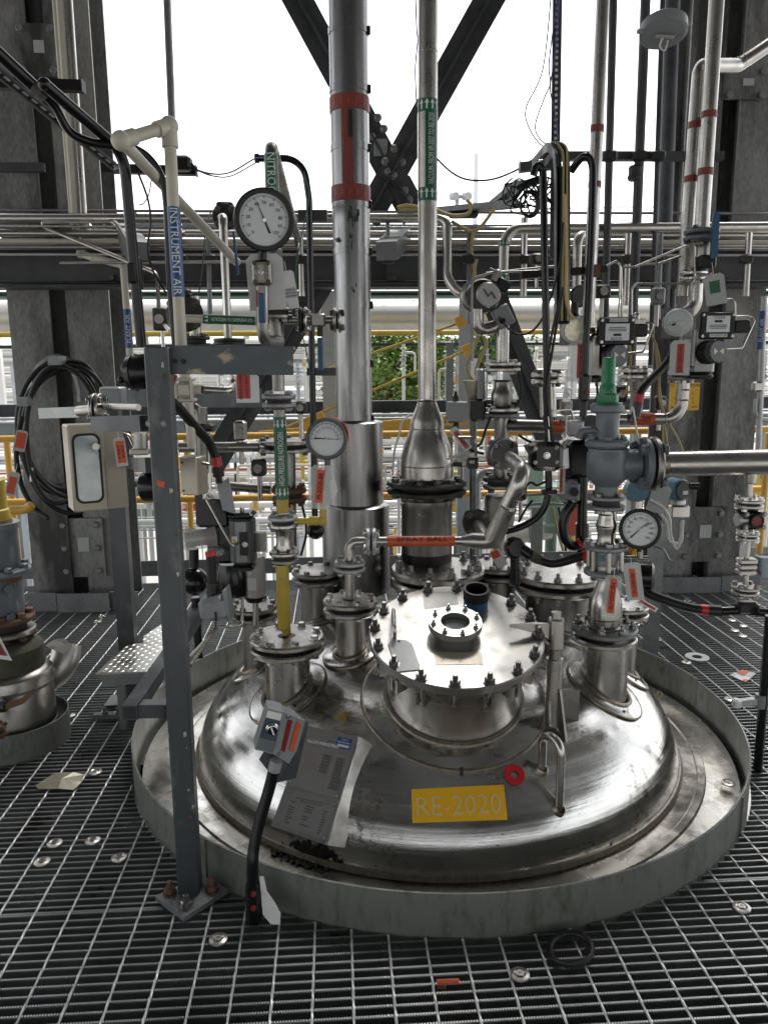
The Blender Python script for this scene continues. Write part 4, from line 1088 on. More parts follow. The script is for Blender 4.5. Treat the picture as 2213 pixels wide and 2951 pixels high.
solo('signal_cable', MB().cable([W(455, 460, 3.3), W(444, 500, 3.2), W(440, 560, 3.1), W(432, 620, 3.0), W(424, 672, 2.9)], .003, 6), m_rubber, 'black cable falling to the round valve', 'cable')
tcn = thing('tall_conduit', 'black conduit with curved top left of the clad stack', 'conduit', W(680, 1130, 3.05), 'black coated conduits')
part('tube', MB().tube([W(556, 342, 3.02), W(655, 342, 3.02), W(668, 430, 3.02), W(681, 1140, 3.05)], .0125, 14, .16, 12), m_conduit, tcn)
part('coupling', MB().cyl(W(551, 342, 3.02), W(560, 342, 3.02), .017, 8), m_iron, tcn)
for k, (x0, x1, py) in enumerate(((645, 707, 467), (664, 726, 803))):
    part('bracket', MB().bar(W(x0, py, 3.05), W(x1, py, 3.05), .035, .04 if k == 0 else .03), m_steel_dk, tcn)
part('junction', MB().sphere(W(682, 1146, 3.05), .036, 16, 8), m_conduit, tcn)
solo('green_wire', MB().cable([W(656, 370, 3.0), W(668, 420, 3.0), W(660, 470, 2.98), W(646, 540, 2.95), W(640, 600, 2.95), W(650, 700, 2.97), W(668, 790, 3.02), W(676, 860, 3.03), W(677, 1000, 3.035)], .0022, 6), m_wire_g, 'dark green wire strung along the curved black conduit', 'wire')
# plant air, plain risers on the left columns
pa = thing('plant_air_pipe', 'thin ivory plant air pipe with blue band beside the left columns', 'pipe', W(280, 770, 4.6))
part('tube', MB().tube([rise(W(165, 500, 4.7), W(128, -20, 4.7), 6.5), W(165, 500, 4.7), W(168, 520, 4.66), W(176, 548, 4.62), W(196, 555, 4.6), W(267, 573, 4.55), W(283, 775, 4.55)], .020, 12, .03), m_beige, pa)
for q_ in ((176, 548, 4.62), (204, 557, 4.6), (267, 573, 4.55)): part('elbow', MB().sphere(W(*q_), .028, 12, 6), m_beige, pa)
b0, b1 = W(275, 668, 4.55), W(281, 752, 4.55); bn = band(pa, b0, b1, .020, m_bband)
wrap_text(bn, 'PLANT AIR', (b0 + b1) / 2, b0 - b1, .0218, tocam(b0), .024, m_wink, width=.16)
pipe('riser_pipe', 'plain steel riser beside the ivory pipe on the left columns', [rise(W(182, 478, 4.72), W(148, -20, 4.72), 6.5), W(182, 478, 4.72), W(200, 500, 4.72), W(245, 503, 4.72)], .021, m_ss, bend=.08)
pipe('riser_pipe', 'second ivory riser hugging the left column', [rise(W(158, 490, 4.74), W(118, -20, 4.76), 6.5), W(158, 490, 4.74)], .016, m_beige)
pipe('riser_pipe', 'dark pipe behind the splice plate at upper left', [rise(W(90, 60, 5.1), W(80, -20, 5.1), 6.5), W(90, 60, 5.1)], .06, m_steel_dk)
pipe('thin_riser', 'slim galvanised riser standing against the sky left of the gauge', [rise(W(380, 460, 5.3), W(361, -20, 5.3), 6.5), W(380, 460, 5.3)], .024, m_galv)
cl_ = solo('column_clamp', MB().bar(W(-5, 362, 4.86), W(98, 362, 4.90), .03, .05), m_steel_dk, 'flat steel clamp across the left-edge column', 'clamp', 'column clamps')
solo('column_clamp', MB().bar(W(90, 1055, 4.90), W(145, 1057, 4.93), .03, .05), m_steel_dk, 'flat steel clamp low on the left columns', 'clamp', 'column clamps')
# ---------------------------------------------------------------- coil of black hose on the left columns
HY = 4.55
hc = thing('hose_coil', 'coil of black hose hanging on the left columns', 'hose', W(135, 1000, HY))
random.seed(3)
for k, (cx, cy, rx, ry_, sk) in enumerate(((130, 915, 92, 135, 0), (138, 922, 84, 122, 6), (146, 920, 90, 138, 12), (150, 940, 98, 150, 4), (132, 930, 78, 140, -4))):
    pts = []
    for j in range(25):
        a_ = 2 * math.pi * j / 24
        pts.append(W(cx + rx * math.sin(a_) + sk * math.cos(2 * a_), cy - ry_ * math.cos(a_) * (1.0 if math.cos(a_) > 0 else 1.12), HY - .03 * k))
    part('hose_loop', MB().cable(pts, .0145, 10, 4), m_rubber, hc)
part('hanger', MB().sweep([W(124 + 55 * math.sin(a_), 860 - 85 * math.cos(a_), HY + .05) for a_ in [R(x) for x in range(-95, 96, 19)]], .03, 4), m_galv, hc)
for px, py in ((124, 779), (58, 867)): part('tie_band', MB().box(W(px, py, HY - .13), (.06, .11, .05)), m_galv, hc)
part('hose_tail', MB().cable([W(48, 900, HY - .1), W(36, 970, HY - .1), W(45, 1040, HY - .1), W(70, 1090, HY - .1), W(105, 1120, HY - .15)], .0145, 10), m_rubber, hc)
part('nozzle_end', MB().cyl(W(70, 1010, HY - .12), W(70, 1040, HY - .12), .012, 8), m_ss, hc)
card('small orange tag on the hanging hose coil', W(50, 930, HY - .17), .062, .12, m_card, None, m_sticker, (.1, .1, .9, .85), rot=-15)
card('small orange tag tied low beside the hose coil', W(34, 1020, HY - .2), .058, .14, m_card, None, m_sticker, (.15, .2, .85, .9), rot=-18)
# ---------------------------------------------------------------- tan box with a window
BYD = 3.12
bxc = thing('windowed_box', 'tan steel box with rounded window on the rear frame post', 'box', W(200, 1100, BYD))
fn = (C0 + V((.6, 0, .2)) - W(190, 1000, BYD)); fn.z = 0.05; fn.normalize(); rt_b = Z3.cross(fn).normalized(); up_b = fn.cross(rt_b)
cB_ = W(192, 1012, BYD); wB_, hB_ = .137, .355
part('body', MB().bbox(cB_ - fn * .075, (wB_, hB_, .15), .006, rt_b, up_b, fn), m_tan, bxc)
part('side_wall', MB().box(cB_ + rt_b * (wB_ / 2 + .045) - fn * .06, (.09, hB_ * 1.02, .02), rt_b, up_b, fn), m_tan, bxc)
def rrect(c, w, h, r, e, n=6):
    o = []
    for sx, sy, a0 in ((1, 1, 0), (-1, 1, 90), (-1, -1, 180), (1, -1, 270)):
        for k in range(n + 1):
            a_ = R(a0 + 90 * k / n); o.append(c + rt_b * (sx * (w / 2 - r) + r * math.cos(a_)) + up_b * (sy * (h / 2 - r) + r * math.sin(a_)) + fn * e)
    return o
cw = cB_ + rt_b * -.002
part('gasket', MB().rings([rrect(cw, .108, .285, .03, 0), rrect(cw, .108, .285, .03, .008), rrect(cw, .092, .268, .025, .008), rrect(cw, .092, .268, .025, .001)], False), m_rubber, bxc)
part('pane', MB().prism(rrect(cw, .094, .27, .025, .003), .002, fn), m_pane, bxc)
part('latch', MB().cyl(W(208, 965, BYD - .03), W(213, 965, BYD + .01), .014, 10), m_ss, bxc)
pl = thing('silencer_pipe', 'short flanged steel pipe above the tan windowed box', 'pipe', W(200, 885, 2.9))
part('tube', MB().cyl(W(172, 888, 2.9), W(205, 885, 2.85), .021, 14), m_ss, pl)
part('strap', MB().bar(W(85, 893, 3.0), W(172, 890, 2.9), .004, .04), m_galvl, pl)
flange(pl, W(212, 882, 2.84), X3, .055, .012, m_ss, 4, .011, 'bss', gap=.008)
part('thin_tube', MB().cyl(W(222, 878, 2.84), W(300, 880, 2.7), .012, 10), m_ss, pl)
card('orange silencer tag hanging below the frame side arm', W(257, 945, FY + .1), .031, .082, m_card, 'SILENCER\nX-2020-16', m_sticker, (.15, .12, .88, .88), rot=4, flip=True, tie=.02)
gb = thing('grey_box', 'small grey cover box on the rear frame post', 'box', W(246, 860, 3.2))
part('cover', MB().bbox(W(246, 858, 3.2), (.088, .08, .085), .006), m_greyb, gb)
ab = thing('black_actuator', 'round black actuator half hidden behind the front post top', 'actuator', W(290, 810, 2.25))
part('housing', MB().lathe([(.028, 0), (.050, .012), (.055, .03), (.052, .034), (.052, .09), (.045, .10)], W(276, 806, 2.3), V((1, -.2, .05)), 24), m_conduit, ab)
part('knob', MB().sphere(W(263, 820, 2.32), .012, 10, 6), m_blk, ab)
part('port', MB().cyl(W(270, 795, 2.3), W(282, 798, 2.28), .015, 10), m_blk, ab)
ab2 = thing('black_actuator', 'lower round black actuator peeking left of the front post', 'actuator', W(310, 1050, 2.3))
part('housing', MB().lathe([(.02, 0), (.042, .012), (.046, .03), (.046, .07)], W(302, 1052, 2.32), V((1, -.1, .05)), 24), m_conduit, ab2)
part('port', MB().cyl(W(293, 1046, 2.32), W(304, 1049, 2.31), .009, 8), m_blk, ab2)
fr = thing('frl_unit', 'small steel regulator cylinder under the frame side arm', 'regulator', W(300, 975, 2.5))
part('bowl', MB().cyl(W(305, 935, 2.45), W(305, 970, 2.45), .022, 16), m_ssd, fr)
part('base', MB().bbox(W(305, 975, 2.45), (.06, .05, .02), .004), m_tan, fr)
part('small_tube', MB().tube([W(268, 938, 2.5), W(280, 940, 2.5), W(290, 962, 2.48)], .006, 8, .02), m_ss, fr)
solo('small_sticker', MB().prism([W(339, 1037, FY - .0265), W(357, 1041, FY - .0265), W(355, 1053, FY - .0265), W(341, 1050, FY - .0265)], .0008, -Y3), m_sticker, 'tiny torn orange sticker on the front post', 'sticker')
# ---------------------------------------------------------------- clad stack
KY = 3.60
kc = W(765, 900, KY); KX = kc.x
def kz(py): return W(765, py, KY).z
ks_ = thing('clad_stack', 'tall stack pipe in polished metal cladding behind the dome', 'stack', (KX, KY, .4))
ru = .0835
part('cladding', MB().cyl((KX, KY, kz(908)), (KX, KY, 5.3), ru, 48), m_clad, ks_)
part('shoulder', MB().lathe([(.133, 0), (.133, kz(912) - kz(1088)), (.128, kz(912) - kz(1088) + .004), (ru, kz(912) - kz(1088) + .012)], (KX, KY, kz(1088)), Z3, 48), m_clad, ks_)
part('base_cladding', MB().lathe([(.160, -.1), (.160, kz(1090) - kz(1230)), (.152, kz(1090) - kz(1230) + .006), (.133, kz(1090) - kz(1230) + .012)], (KX, KY, kz(1230)), Z3, 48), m_clad, ks_)
for py in (70, 196, 322, 444, 545, 660, 785, 903):
    bd = part('clad_band', MB().cyl((KX, KY, kz(py + 7)), (KX, KY, kz(py - 7)), ru + .003, 40), m_clad, ks_)
    part('band_clip', MB().bbox((KX + ru + .004, KY - .02, kz(py)), (.014, .02, .034), .003), m_iron, bd)
for a_, b_ in ((246, 213), (440, 405)):
    bd = band(ks_, (KX, KY, kz(a_)), (KX, KY, kz(b_)), ru + .002, m_rband, name='red_band', n=40)
    arrows(bd, (KX, KY, (kz(a_) + kz(b_)) / 2), -Z3, ru + .0038, m_rsticker, .034, 16)
def curved(x0, x1, y0, y1, r, outline=None, n=10):
    """patch on the stack between pixel columns and rows"""
    b = MB(); rs = []
    for py in (y0, y1):
        row = []
        for k in range(n + 1):
            px = x0 + (x1 - x0) * k / n; X = W(px, (y0 + y1) / 2, KY - r).x - KX
            X = max(-r * .98, min(r * .98, X)); row.append(V((KX + X, KY - math.sqrt(r * r - X * X), kz(py))))
        rs.append(row)
    b.rings(rs, False, False); return b
stp = part('red_strip', curved(738, 763, 247, 404, ru + .003), m_rband, ks_)
part('torn_strip', curved(752, 762, 250, 308, ru + .0036), m_ink, ks_)
random.seed(11)
def blot(cx, cy, w, h, r, k=26, name='tar_mark'):
    b = MB()
    for i in range(k):
        x, y = cx + random.gauss(0, w * .28), cy + random.gauss(0, h * .28); s = random.uniform(.06, .24)
        hh = min(h * s * .8, 14)
        c = curved(x - w * s * .5, x + w * s * .5, y - hh, y + hh, r, n=3); b.add(c.v, c.f)
    o = part(name, b, m_ink, ks_); return o
blot(760, 468, 16, 44, ru + .0045, 18); blot(728, 523, 22, 12, ru + .0042, 14); blot(758, 522, 10, 30, ru + .0042, 10)
blot(764, 632, 9, 24, ru + .0044, 10)
# ---------------------------------------------------------------- vacuum line
VY = 3.50
vx = W(922, 1000, VY).x
def vz(py): return W(922, py, VY).z
vl = thing('vacuum_line', 'vertical vacuum pipe with bottle shaped reducer behind the manway', 'pipe', (vx, VY, .5))
rv_ = .0405
part('riser', MB().cyl((vx, VY, vz(872)), (vx, VY, 5.3), rv_, 28), m_ss, vl)
part('seam', MB().lathe([(rv_, 0), (rv_ + .0015, .003), (rv_, .006)], (vx, VY, vz(115)), Z3, 28, False), m_weld, vl)
hb_ = vz(1030)
prf = [(.121, 0), (.122, vz(1003) - hb_), (.119, vz(990) - hb_), (.106, vz(962) - hb_), (.088, vz(940) - hb_), (.077, vz(925) - hb_), (.076, vz(912) - hb_), (.068, vz(900) - hb_), (.052, vz(882) - hb_), (.042, vz(868) - hb_), (rv_, vz(862) - hb_)]
part('reducer', MB().lathe(prf, (vx, VY, hb_), Z3, 40), m_ss, vl)
for py, r_ in ((1004, .122), (926, .077), (866, .043)): weld(vl, (vx, VY, vz(py)), Z3, r_, .004)
flange(vl, (vx, VY, vz(1052)), Z3, .182, .022, m_iron, 12, .017, 'bdk', gap=.014)
part('lower_spool', MB().lathe([(.118, 0), (.118, vz(1095) - vz(1190)), (.121, vz(1094) - vz(1190) + .004), (.121, vz(1078) - vz(1190))], (vx, VY, vz(1190)), Z3, 40), m_ssd, vl)
part('foot', MB().cyl((vx, VY, vz(1190)), (vx, VY, .38), .118, 32), m_iron, vl)
bn = band(vl, (vx, VY, vz(436)), (vx, VY, vz(217)), rv_, m_gband)
part('bare_side', MB().rings([[V((vx - (rv_ + .003) * math.cos(a_), VY - (rv_ + .003) * math.sin(a_), z_)) for a_ in [R(q_) for q_ in range(2, 75, 12)]] for z_ in (vz(408), vz(246))], False, False), m_ss, bn)
arrows(bn, (vx, VY, vz(230)), Z3, rv_ + .0016, m_wink, .04, 11); arrows(bn, (vx, VY, vz(420)), Z3, rv_ + .0016, m_wink, .04, 11)
wrap_text(bn, 'VACUUM- FROM VP-2037 TO RE-2020', (vx, VY, (vz(248) + vz(404)) / 2), Z3, rv_ + .003, V((.30, -1, 0)), .026, m_wink, width=vz(250) - vz(402))
solo('violet_cable', MB().cable([W(897, -20, VY + .06), W(900, 60, VY + .06), W(902, 90, VY + .06), W(897, 150, VY + .06), W(900, 230, VY + .06)], .003, 6), m_wire_p, 'violet cable running down beside the vacuum pipe', 'cable')
solo('white_cable', MB().cable([W(887, 895, 3.35), W(870, 910, 3.3), W(862, 940, 3.3), W(852, 975, 3.3), W(848, 1025, 3.35)], .0045, 8), m_wire_w, 'white cable curving beside the bottle shaped reducer', 'cable')
# ---------------------------------------------------------------- spray ball line
SX, SYY = xB, yB
def sz(py): return W(757, py, SYY).z
sb = thing('spray_line', 'spray ball pipe with orange lettered band above the manway', 'pipe', (SX, SYY, tB))
zp = sz(1170)
def sx(px): return V((W(px, 1170, SYY).x, SYY, zp))
part('riser', MB().cyl((SX, SYY, tB - .004), (SX, SYY, sz(1228)), .0195, 18), m_ss, sb)
part('stain', MB().lathe([(.034, 0), (.026, .002), (.019, .003)], (SX, SYY, tB), Z3, 14), m_black_patch, sb)
flange(sb, (SX, SYY, sz(1222)), Z3, .059, .014, m_galvl, 4, .0125, 'bst', gap=.01)
part('elbow', MB().tube([V((SX, SYY, sz(1210))), V((SX, SYY, zp)), sx(786)], .0195, 18, .034, 9), m_ss, sb)
flange(sb, sx(802), X3, .052, .015, m_galvl, 4, .0115, 'bss', gap=.008)
part('run', MB().cyl(sx(812), sx(998), .0185, 18), m_ss, sb)
bo = band(sb, sx(836), sx(982), .0185, m_oband)
wrap_text(bo, 'SPRAY BALL', sx(912), X3, .0203, V((0, -1, .75)), .021, m_ink, width=(sx(965) - sx(855)).length)
RD = sx(1010)
part('reducer', MB().cyl(sx(996), sx(1022), .0185, 20, .031), m_ss, sb)
e0_, e1_ = sx(1020), sx(1058)
eb = W(1054, 1156, SYY - .02); top1 = W(1128, 1032, SYY - .12)
part('elbow_body', MB().tube([e0_, V((eb.x + .02, eb.y, zp)), top1 * .55 + V((eb.x + .02, eb.y, zp)) * .45], .031, 20, .05, 8), m_ss, sb)
part('back_stub', MB().cyl(V((eb.x - .005, eb.y, zp + .005)), W(1030, 1130, SYY + .22), .020, 14), m_ss, sb)
flange(sb, W(1028, 1128, SYY + .24), (W(1030, 1130, SYY + .22) - W(1054, 1156, SYY)), .055, .012, m_iron, 4, .012, 'bdk', gap=.008)
fx = W(1086, 982, 3.18)
part('slope_pipe', MB().tube([V((eb.x + .01, eb.y, zp + .01)), W(1133, 1018, SYY - .10), W(1100, 990, 3.12)], .030, 20, .055, 9), m_ss, sb)
for px, py, Yq in ((1112, 1075, SYY - .07), (1075, 1130, SYY - .03)):
    dirn = (W(1133, 1018, SYY - .10) - V((eb.x, eb.y, zp))).normalized(); weld(sb, W(px, py, Yq), dirn, .030, .003)
fa = (W(1133, 1018, SYY - .10) - W(1086, 980, 3.2)).normalized()
flange(sb, W(1085, 980, 3.19), V((.35, -.9, -.12)), .066, .016, m_galv, 4, .014, 'bst', gap=.012)
# ---------------------------------------------------------------- right valve stack on cover F
QX, QY = xF, yF
def qz(py): return W(1078, py, QY).z
def qp(py): return V((QX, QY, qz(py)))
vsn = thing('valve_stack', 'upright pipe with flanged ball valve behind the spray line', 'valve', qp(1235))
part('inlet_bends', MB().tube([W(1028, 708, QY - .02), W(1030, 668, QY - .02)], .024, 16), m_ss, vsn)
part('crank_pipe', MB().tube([W(1030, 668, QY - .02), W(1032, 718, QY - .02), W(1068, 706, QY), V((QX, QY, qz(700))), qp(790)], .028, 18, .04, 8), m_ss, vsn)
flange(vsn, qp(793), Z3, .078, .016, m_ss, 4, .0125, 'bst', gap=.008)
part('ball_body', MB().lathe([(.043, 0), (.047, .008), (.047, .055), (.043, .07), (.034, .085), (.034, .11), (.046, .12)], qp(880), Z3, 24), m_ssd, vsn)
flange(vsn, qp(891), Z3, .078, .017, m_ss, 4, .0125, 'bst', gap=.008, m2=m_galv)
part('pipe', MB().cyl(qp(900), qp(1030), .0305, 20), m_ssd, vsn)
part('branch', MB().cyl(qp(919), W(1215, 922, QY + .05), .0285, 18), m_ssd, vsn)
bl = band(vsn, W(1188, 921, QY + .04), W(1212, 922, QY + .05), .0285, m_oband)
text(bl, 'MU', W(1198, 912, QY - .01), X3, Z3, .028, m_ink)
flange(vsn, qp(1042), Z3, .078, .020, m_iron, 4, .015, 'bdk', gap=.012, m2=m_ssd)
part('lower_body', MB().lathe([(.045, 0), (.060, .02), (.068, .05), (.068, .15), (.060, .17)], qp(1148), Z3, 24), m_ssd, vsn)
part('lower_pipe', MB().cyl(qp(1150), qp(1236), .026, 16), m_ssd, vsn)
act = thing('valve_actuator', 'grey and black valve actuator behind the valve stack', 'actuator', W(1038, 860, QY + .12))
part('body', MB().bbox(W(1036, 842, QY + .06), (.03, .10, .19), .008), m_galv, act)
part('black_block', MB().bbox(W(1030, 885, QY + .05), (.07, .10, .10), .01), m_blk, act)
part('side_block', MB().bbox(W(1106, 880, QY), (.045, .05, .06), .006), m_blk, act)
fnl = thing('tundish', 'pale steel funnel beside the grey junction box', 'funnel', W(1022, 845, QY + .12))
part('cone', MB().lathe([(.024, 0), (.028, .02), (.052, .10), (.052, .104)], W(1022, 872, QY + .1), Z3, 20), m_tan, fnl)
part('drain_pipe', MB().cyl(W(1022, 872, QY + .1), W(1021, 1290, QY + .1), .017, 12), m_galv, fnl)
# second pipe behind: small flange pair at (1185, 815)
sp_ = thing('flanged_pipe', 'flanged pipe standing behind the tall black conduit', 'pipe', W(1183, 830, 3.75))
part('tube', MB().cyl(W(1182, 830, 3.75), W(1184, 900, 3.75), .04, 16), m_ss, sp_)
flange(sp_, W(1181, 817, 3.75), Z3, .075, .022, m_ss, 4, .014, 'bdk', gap=.01)
# ---------------------------------------------------------------- black actuator box in front of the stack
bk = thing('black_actuator', 'square black actuator with four corner screws beside the sloping pipe', 'actuator', W(1178, 985, 3.05))
bc = W(1178, 984, 3.02)
part('face', MB().bbox(bc, (.125, .10, .115), .018), m_conduit, bk)
part('cover', MB().prism([W(1150, 958, 3.0), W(1205, 958, 3.0), W(1216, 966, 2.98), W(1140, 966, 2.98)], .012, Z3), m_blk, bk)
part('hood', MB().prism([W(1130, 962, 3.0), W(1150, 958, 3.0), W(1162, 970, 2.98), W(1142, 984, 2.97)], .004, V((-.5, -.6, .4))), m_ss, bk)
for px, py in ((1156, 969), (1202, 967), (1156, 999), (1202, 998)): put('bolt', U['bst'], bk, W(px, py, 2.968), -Y3, .007)
put('bolt', U['bss'], bk, W(1181, 984, 2.968), -Y3, .011)
part('bracket', MB().prism([W(1213, 975, 3.0), W(1226, 968, 3.08), W(1228, 1010, 3.08), W(1215, 1015, 3.0)], .004, V((.8, -.6, 0))), m_galvl, bk)
bk2 = thing('black_actuator', 'tall black actuator hidden behind the relief valve bonnet', 'actuator', W(1250, 1000, 3.2))
part('body', MB().bbox(W(1246, 995, 3.2), (.115, .12, .18), .02), m_conduit, bk2)
part('solenoid', MB().bbox(W(1242, 925, 3.15), (.06, .05, .065), .006), m_galvl, bk2)
part('round_end', MB().lathe([(.045, 0), (.052, .01), (.052, .05)], W(1262, 922, 3.2), V((.3, -1, .0)), 24), m_blk, bk2)
part('air_tube', MB().tube([W(1187, 970, 3.0), W(1184, 900, 3.0), W(1192, 888, 3.0), W(1232, 884, 3.1), W(1238, 905, 3.1)], .005, 8, .02), m_ss, bk2)
card('narrow red stickered tag hanging beside the black actuator', W(1213, 1005, 3.0), .03, .115, m_clear, 'XV-2020-304', m_rsticker, (.28, .12, .72, .92), flip=False, tie=.02)
# ---------------------------------------------------------------- limit switch with wave dial at (1045,640) and its pipe from the left
PYP = 4.45
p1 = thing('process_pipe', 'stainless pipe crossing the bay and bending down behind the vacuum pipe', 'pipe', W(760, 470, PYP))
part('run', MB().tube([W(-20, 472, 4.62), W(940, 471, 4.60), W(966, 480, 4.58), W(966, 600, 4.55), W(990, 636, 4.5), W(1022, 638, 4.48)], .0275, 16, .11, 8), m_ss, p1)
ls = thing('limit_switch', 'black round valve actuator with clear wave dial above the valve stack', 'actuator', W(1040, 640, 3.38))
lc = W(1042, 640, 3.40); la = (C0 + V((.35, 0, .0)) - lc).normalized()
part('housing', MB().lathe([(.055, -.07), (.066, -.06), (.072, -.02), (.074, .0), (.068, .016), (.04, .02)], lc, la, 28), m_conduit, ls)
part('back_ring', MB().disc(lc - la * .06 + V((-.02, 0, 0)), la, .07, .05, 28), m_ssd, ls)
part('dial_case', MB().lathe([(.052, .0), (.052, .045), (.047, .052)], lc + V((.018, -.02, .004)), la, 28), m_ssd, ls)
part('dial', MB().disc(lc + V((.018, -.02, .004)) + la * .053, la, .044, .004, 28), m_card, ls)
part('wave_mark', MB().prism([lc + V((.018, -.02, .004)) + la * .0565 + Z3 * z_ + la.cross(Z3) * x_ for x_, z_ in ((-.025, -.02), (-.01, .005), (.005, -.012), (.026, .024), (.02, .03), (.003, .0), (-.012, .016), (-.03, -.012))], .0015, la), m_greydk, ls)
part('stem', MB().cyl(lc + V((-.02, .03, -.06)), W(1030, 672, 3.4), .024, 14), m_ss, ls)
sol = thing('solenoid', 'small black solenoid block beside the wave dial', 'solenoid', W(1088, 618, 3.35))
q_ = W(1086, 617, 3.36); ax_ = V((.45, -.2, .85)).normalized()
part('coil', MB().bbox(q_, (.055, .05, .05), .005, V((.87, 0, -.5)), Y3), m_blk, sol)
part('body', MB().bbox(W(1072, 597, 3.36), (.03, .03, .055), .005, V((.87, 0, -.5)), Y3), m_ssd, sol)
part('tubing', MB().tube([W(1020, 780, 3.3), W(1019, 610, 3.3), W(1026, 600, 3.3), W(1062, 590, 3.33)], .006, 8, .03), m_ssd, sol)
jb2 = thing('terminal_box', 'small tilted grey terminal box below the wave dial', 'box', W(1085, 690, 3.4))
part('box', MB().bbox(W(1086, 684, 3.4), (.075, .05, .09), .006, V((.87, 0, .45)), Y3), m_greyb, jb2)
part('gland', MB().cyl(W(1082, 690, 3.36), W(1085, 693, 3.33), .014, 10), m_rubber, jb2)
solo('sag_cable', MB().cable([W(1085, 693, 3.33), W(1100, 712, 3.3), W(1120, 722, 3.28), W(1145, 718, 3.25), W(1170, 690, 3.2), W(1190, 640, 3.15), W(1210, 560, 3.12), W(1216, 480, 3.1)], .0045, 8), m_rubber, 'black cable sagging from the grey terminal box to the cable channel', 'cable')
# ---------------------------------------------------------------- grey junction box, cables, tags in the middle
jb = thing('junction_box', 'grey junction box with cable gland right of the reducer', 'box', W(987, 888, 3.35))
part('box', MB().bbox(W(987, 889, 3.35), (.088, .05, .088), .004), m_greyb, jb)
for i in (-1, 1):
    for j in (-1, 1): put('bolt', U['bst'], jb, W(987 + 17 * i, 889 + 17 * j, 3.323), -Y3, .003)
part('gland', MB().lathe([(.013, 0), (.013, .02), (.008, .03), (.005, .045)], W(984, 868, 3.35), Z3, 10), m_iron, jb)
part('lower_gland', MB().cyl(W(985, 912, 3.35), W(985, 925, 3.35), .012, 10), m_rubber, jb)
card('white tag with red strip slanting below the junction box', W(977, 925, 3.28), .036, .115, m_white, 'XV-2020', m_rsticker, (.22, .15, .78, .92), rot=38)
solo('black_cable', MB().cable([W(985, 925, 3.35), W(986, 945, 3.33), W(1000, 962, 3.32), W(1025, 975, 3.32), W(1045, 980, 3.32)], .006, 8), m_rubber, 'black cord curving from the junction box to the front flange', 'cable')
bls = thing('solenoid', 'black solenoid block left of the round front flange', 'solenoid', W(1020, 995, 3.25))
part('coil', MB().bbox(W(1021, 1000, 3.25), (.045, .04, .05), .004), m_blk, bls)
part('body', MB().bbox(W(1020, 985, 3.25), (.04, .03, .025), .004), m_ssd, bls)
part('label', MB().box(W(1019, 998, 3.228), (.022, .001, .012)), m_card, bls)
part('tubing', MB().tube([W(990, 945, 3.2), W(1022, 945, 3.2), W(1028, 960, 3.2), W(1028, 985, 3.22)], .006, 8, .03), m_ss, bls)
for k, (pts, lab) in enumerate((([(968, 985), (990, 990), (1010, 998), (1030, 990)], 'white cable looping under the junction box'), ([(966, 992), (985, 985), (1000, 980), (1016, 982)], 'upper white cable looping under the junction box'), ([(962, 1010), (975, 1000), (990, 990), (1012, 992)], 'thin white tube left of the black solenoid'))):
    solo('white_cable', MB().cable([W(a_, b_, 3.28) for a_, b_ in pts], .005, 8), m_wire_w, lab, 'cable')
# ---------------------------------------------------------------- actuator cluster left of the yellow pipe
AYC = 2.85
vvp = thing('ivory_valve', 'rust streaked ivory valve and pipe behind the front post', 'valve', W(420, 975, 2.6))
part('pipe', MB().tube([W(408, 880, 2.6), W(416, 968, 2.6)], .0155, 16), m_ivory, vvp)
part('collar', MB().cyl(W(406, 862, 2.6), W(408, 882, 2.6), .021, 16, .017), m_ivory, vvp)
vb_ = W(401, 842, 2.6)
part('body', MB().bbox(vb_, (.06, .05, .055), .012), m_ivory, vvp)
for dz in (.034, -.034): part('body_plate', MB().bbox(vb_ + Z3 * dz, (.066, .056, .012), .004), m_ivory, vvp)
part('top_stem', MB().cyl(vb_ + Z3 * .03, vb_ + Z3 * .075, .02, 14, .016), m_ivory, vvp)
for i in (-1, 1): part('tie_rod', MB().cyl(vb_ + V((i * .026, -.024, -.035)), vb_ + V((i * .026, -.024, .035)), .005, 8), m_ivory, vvp)
part('side_port', MB().cyl(vb_ + X3 * .02, vb_ + X3 * .055, .017, 12), m_ivory, vvp)
part('rusty_nut', MB().cyl(vb_ + X3 * .055, vb_ + X3 * .068, .014, 6), m_rust, vvp)
part('outlet', MB().tube([vb_ + X3 * .06, W(495, 845, 2.62), W(505, 830, 2.7), W(505, 812, 2.7)], .0145, 14, .025), m_ss, vvp)
bxs = thing('steel_block', 'square satin steel block below the ivory pipe', 'box', W(420, 1030, 2.55))
bcn = W(420, 1026, 2.58); e_x, e_y = V((.93, -.36, 0)), V((.36, .93, 0))
part('block', MB().bbox(bcn, (.066, .066, .13), .004, e_x, e_y), m_tan, bxs)
for dz in (.045, -.05): part('screw_hole', MB().disc(bcn - e_y * .0335 + Z3 * dz + e_x * -.022, -e_y, .004, .001, 10, 0), m_ink, bxs)
part('wire_guard', MB().tube([W(437, 1000, 2.55), W(452, 1003, 2.55), W(455, 1012, 2.55), W(455, 1060, 2.55)], .005, 8, .02), m_ss, bxs)
hs_ = thing('air_hose', 'braided black hose with red collar slanting behind the ivory pipe', 'hose', W(470, 1000, 2.7))
part('hose', MB().cable([W(372, 868, 2.5), W(395, 890, 2.55), W(425, 925, 2.62), W(452, 955, 2.68), W(467, 990, 2.7)], .0165, 14), m_rubber, hs_)
part('red_collar', MB().cyl(W(467, 988, 2.7), W(470, 1008, 2.7), .0185, 14), m_red, hs_)
part('nut', MB().cyl(W(470, 1008, 2.7), W(473, 1030, 2.7), .021, 6), m_iron, hs_)
part('tail', MB().cyl(W(473, 1030, 2.7), W(474, 1044, 2.7), .012, 10), m_rubber, hs_)
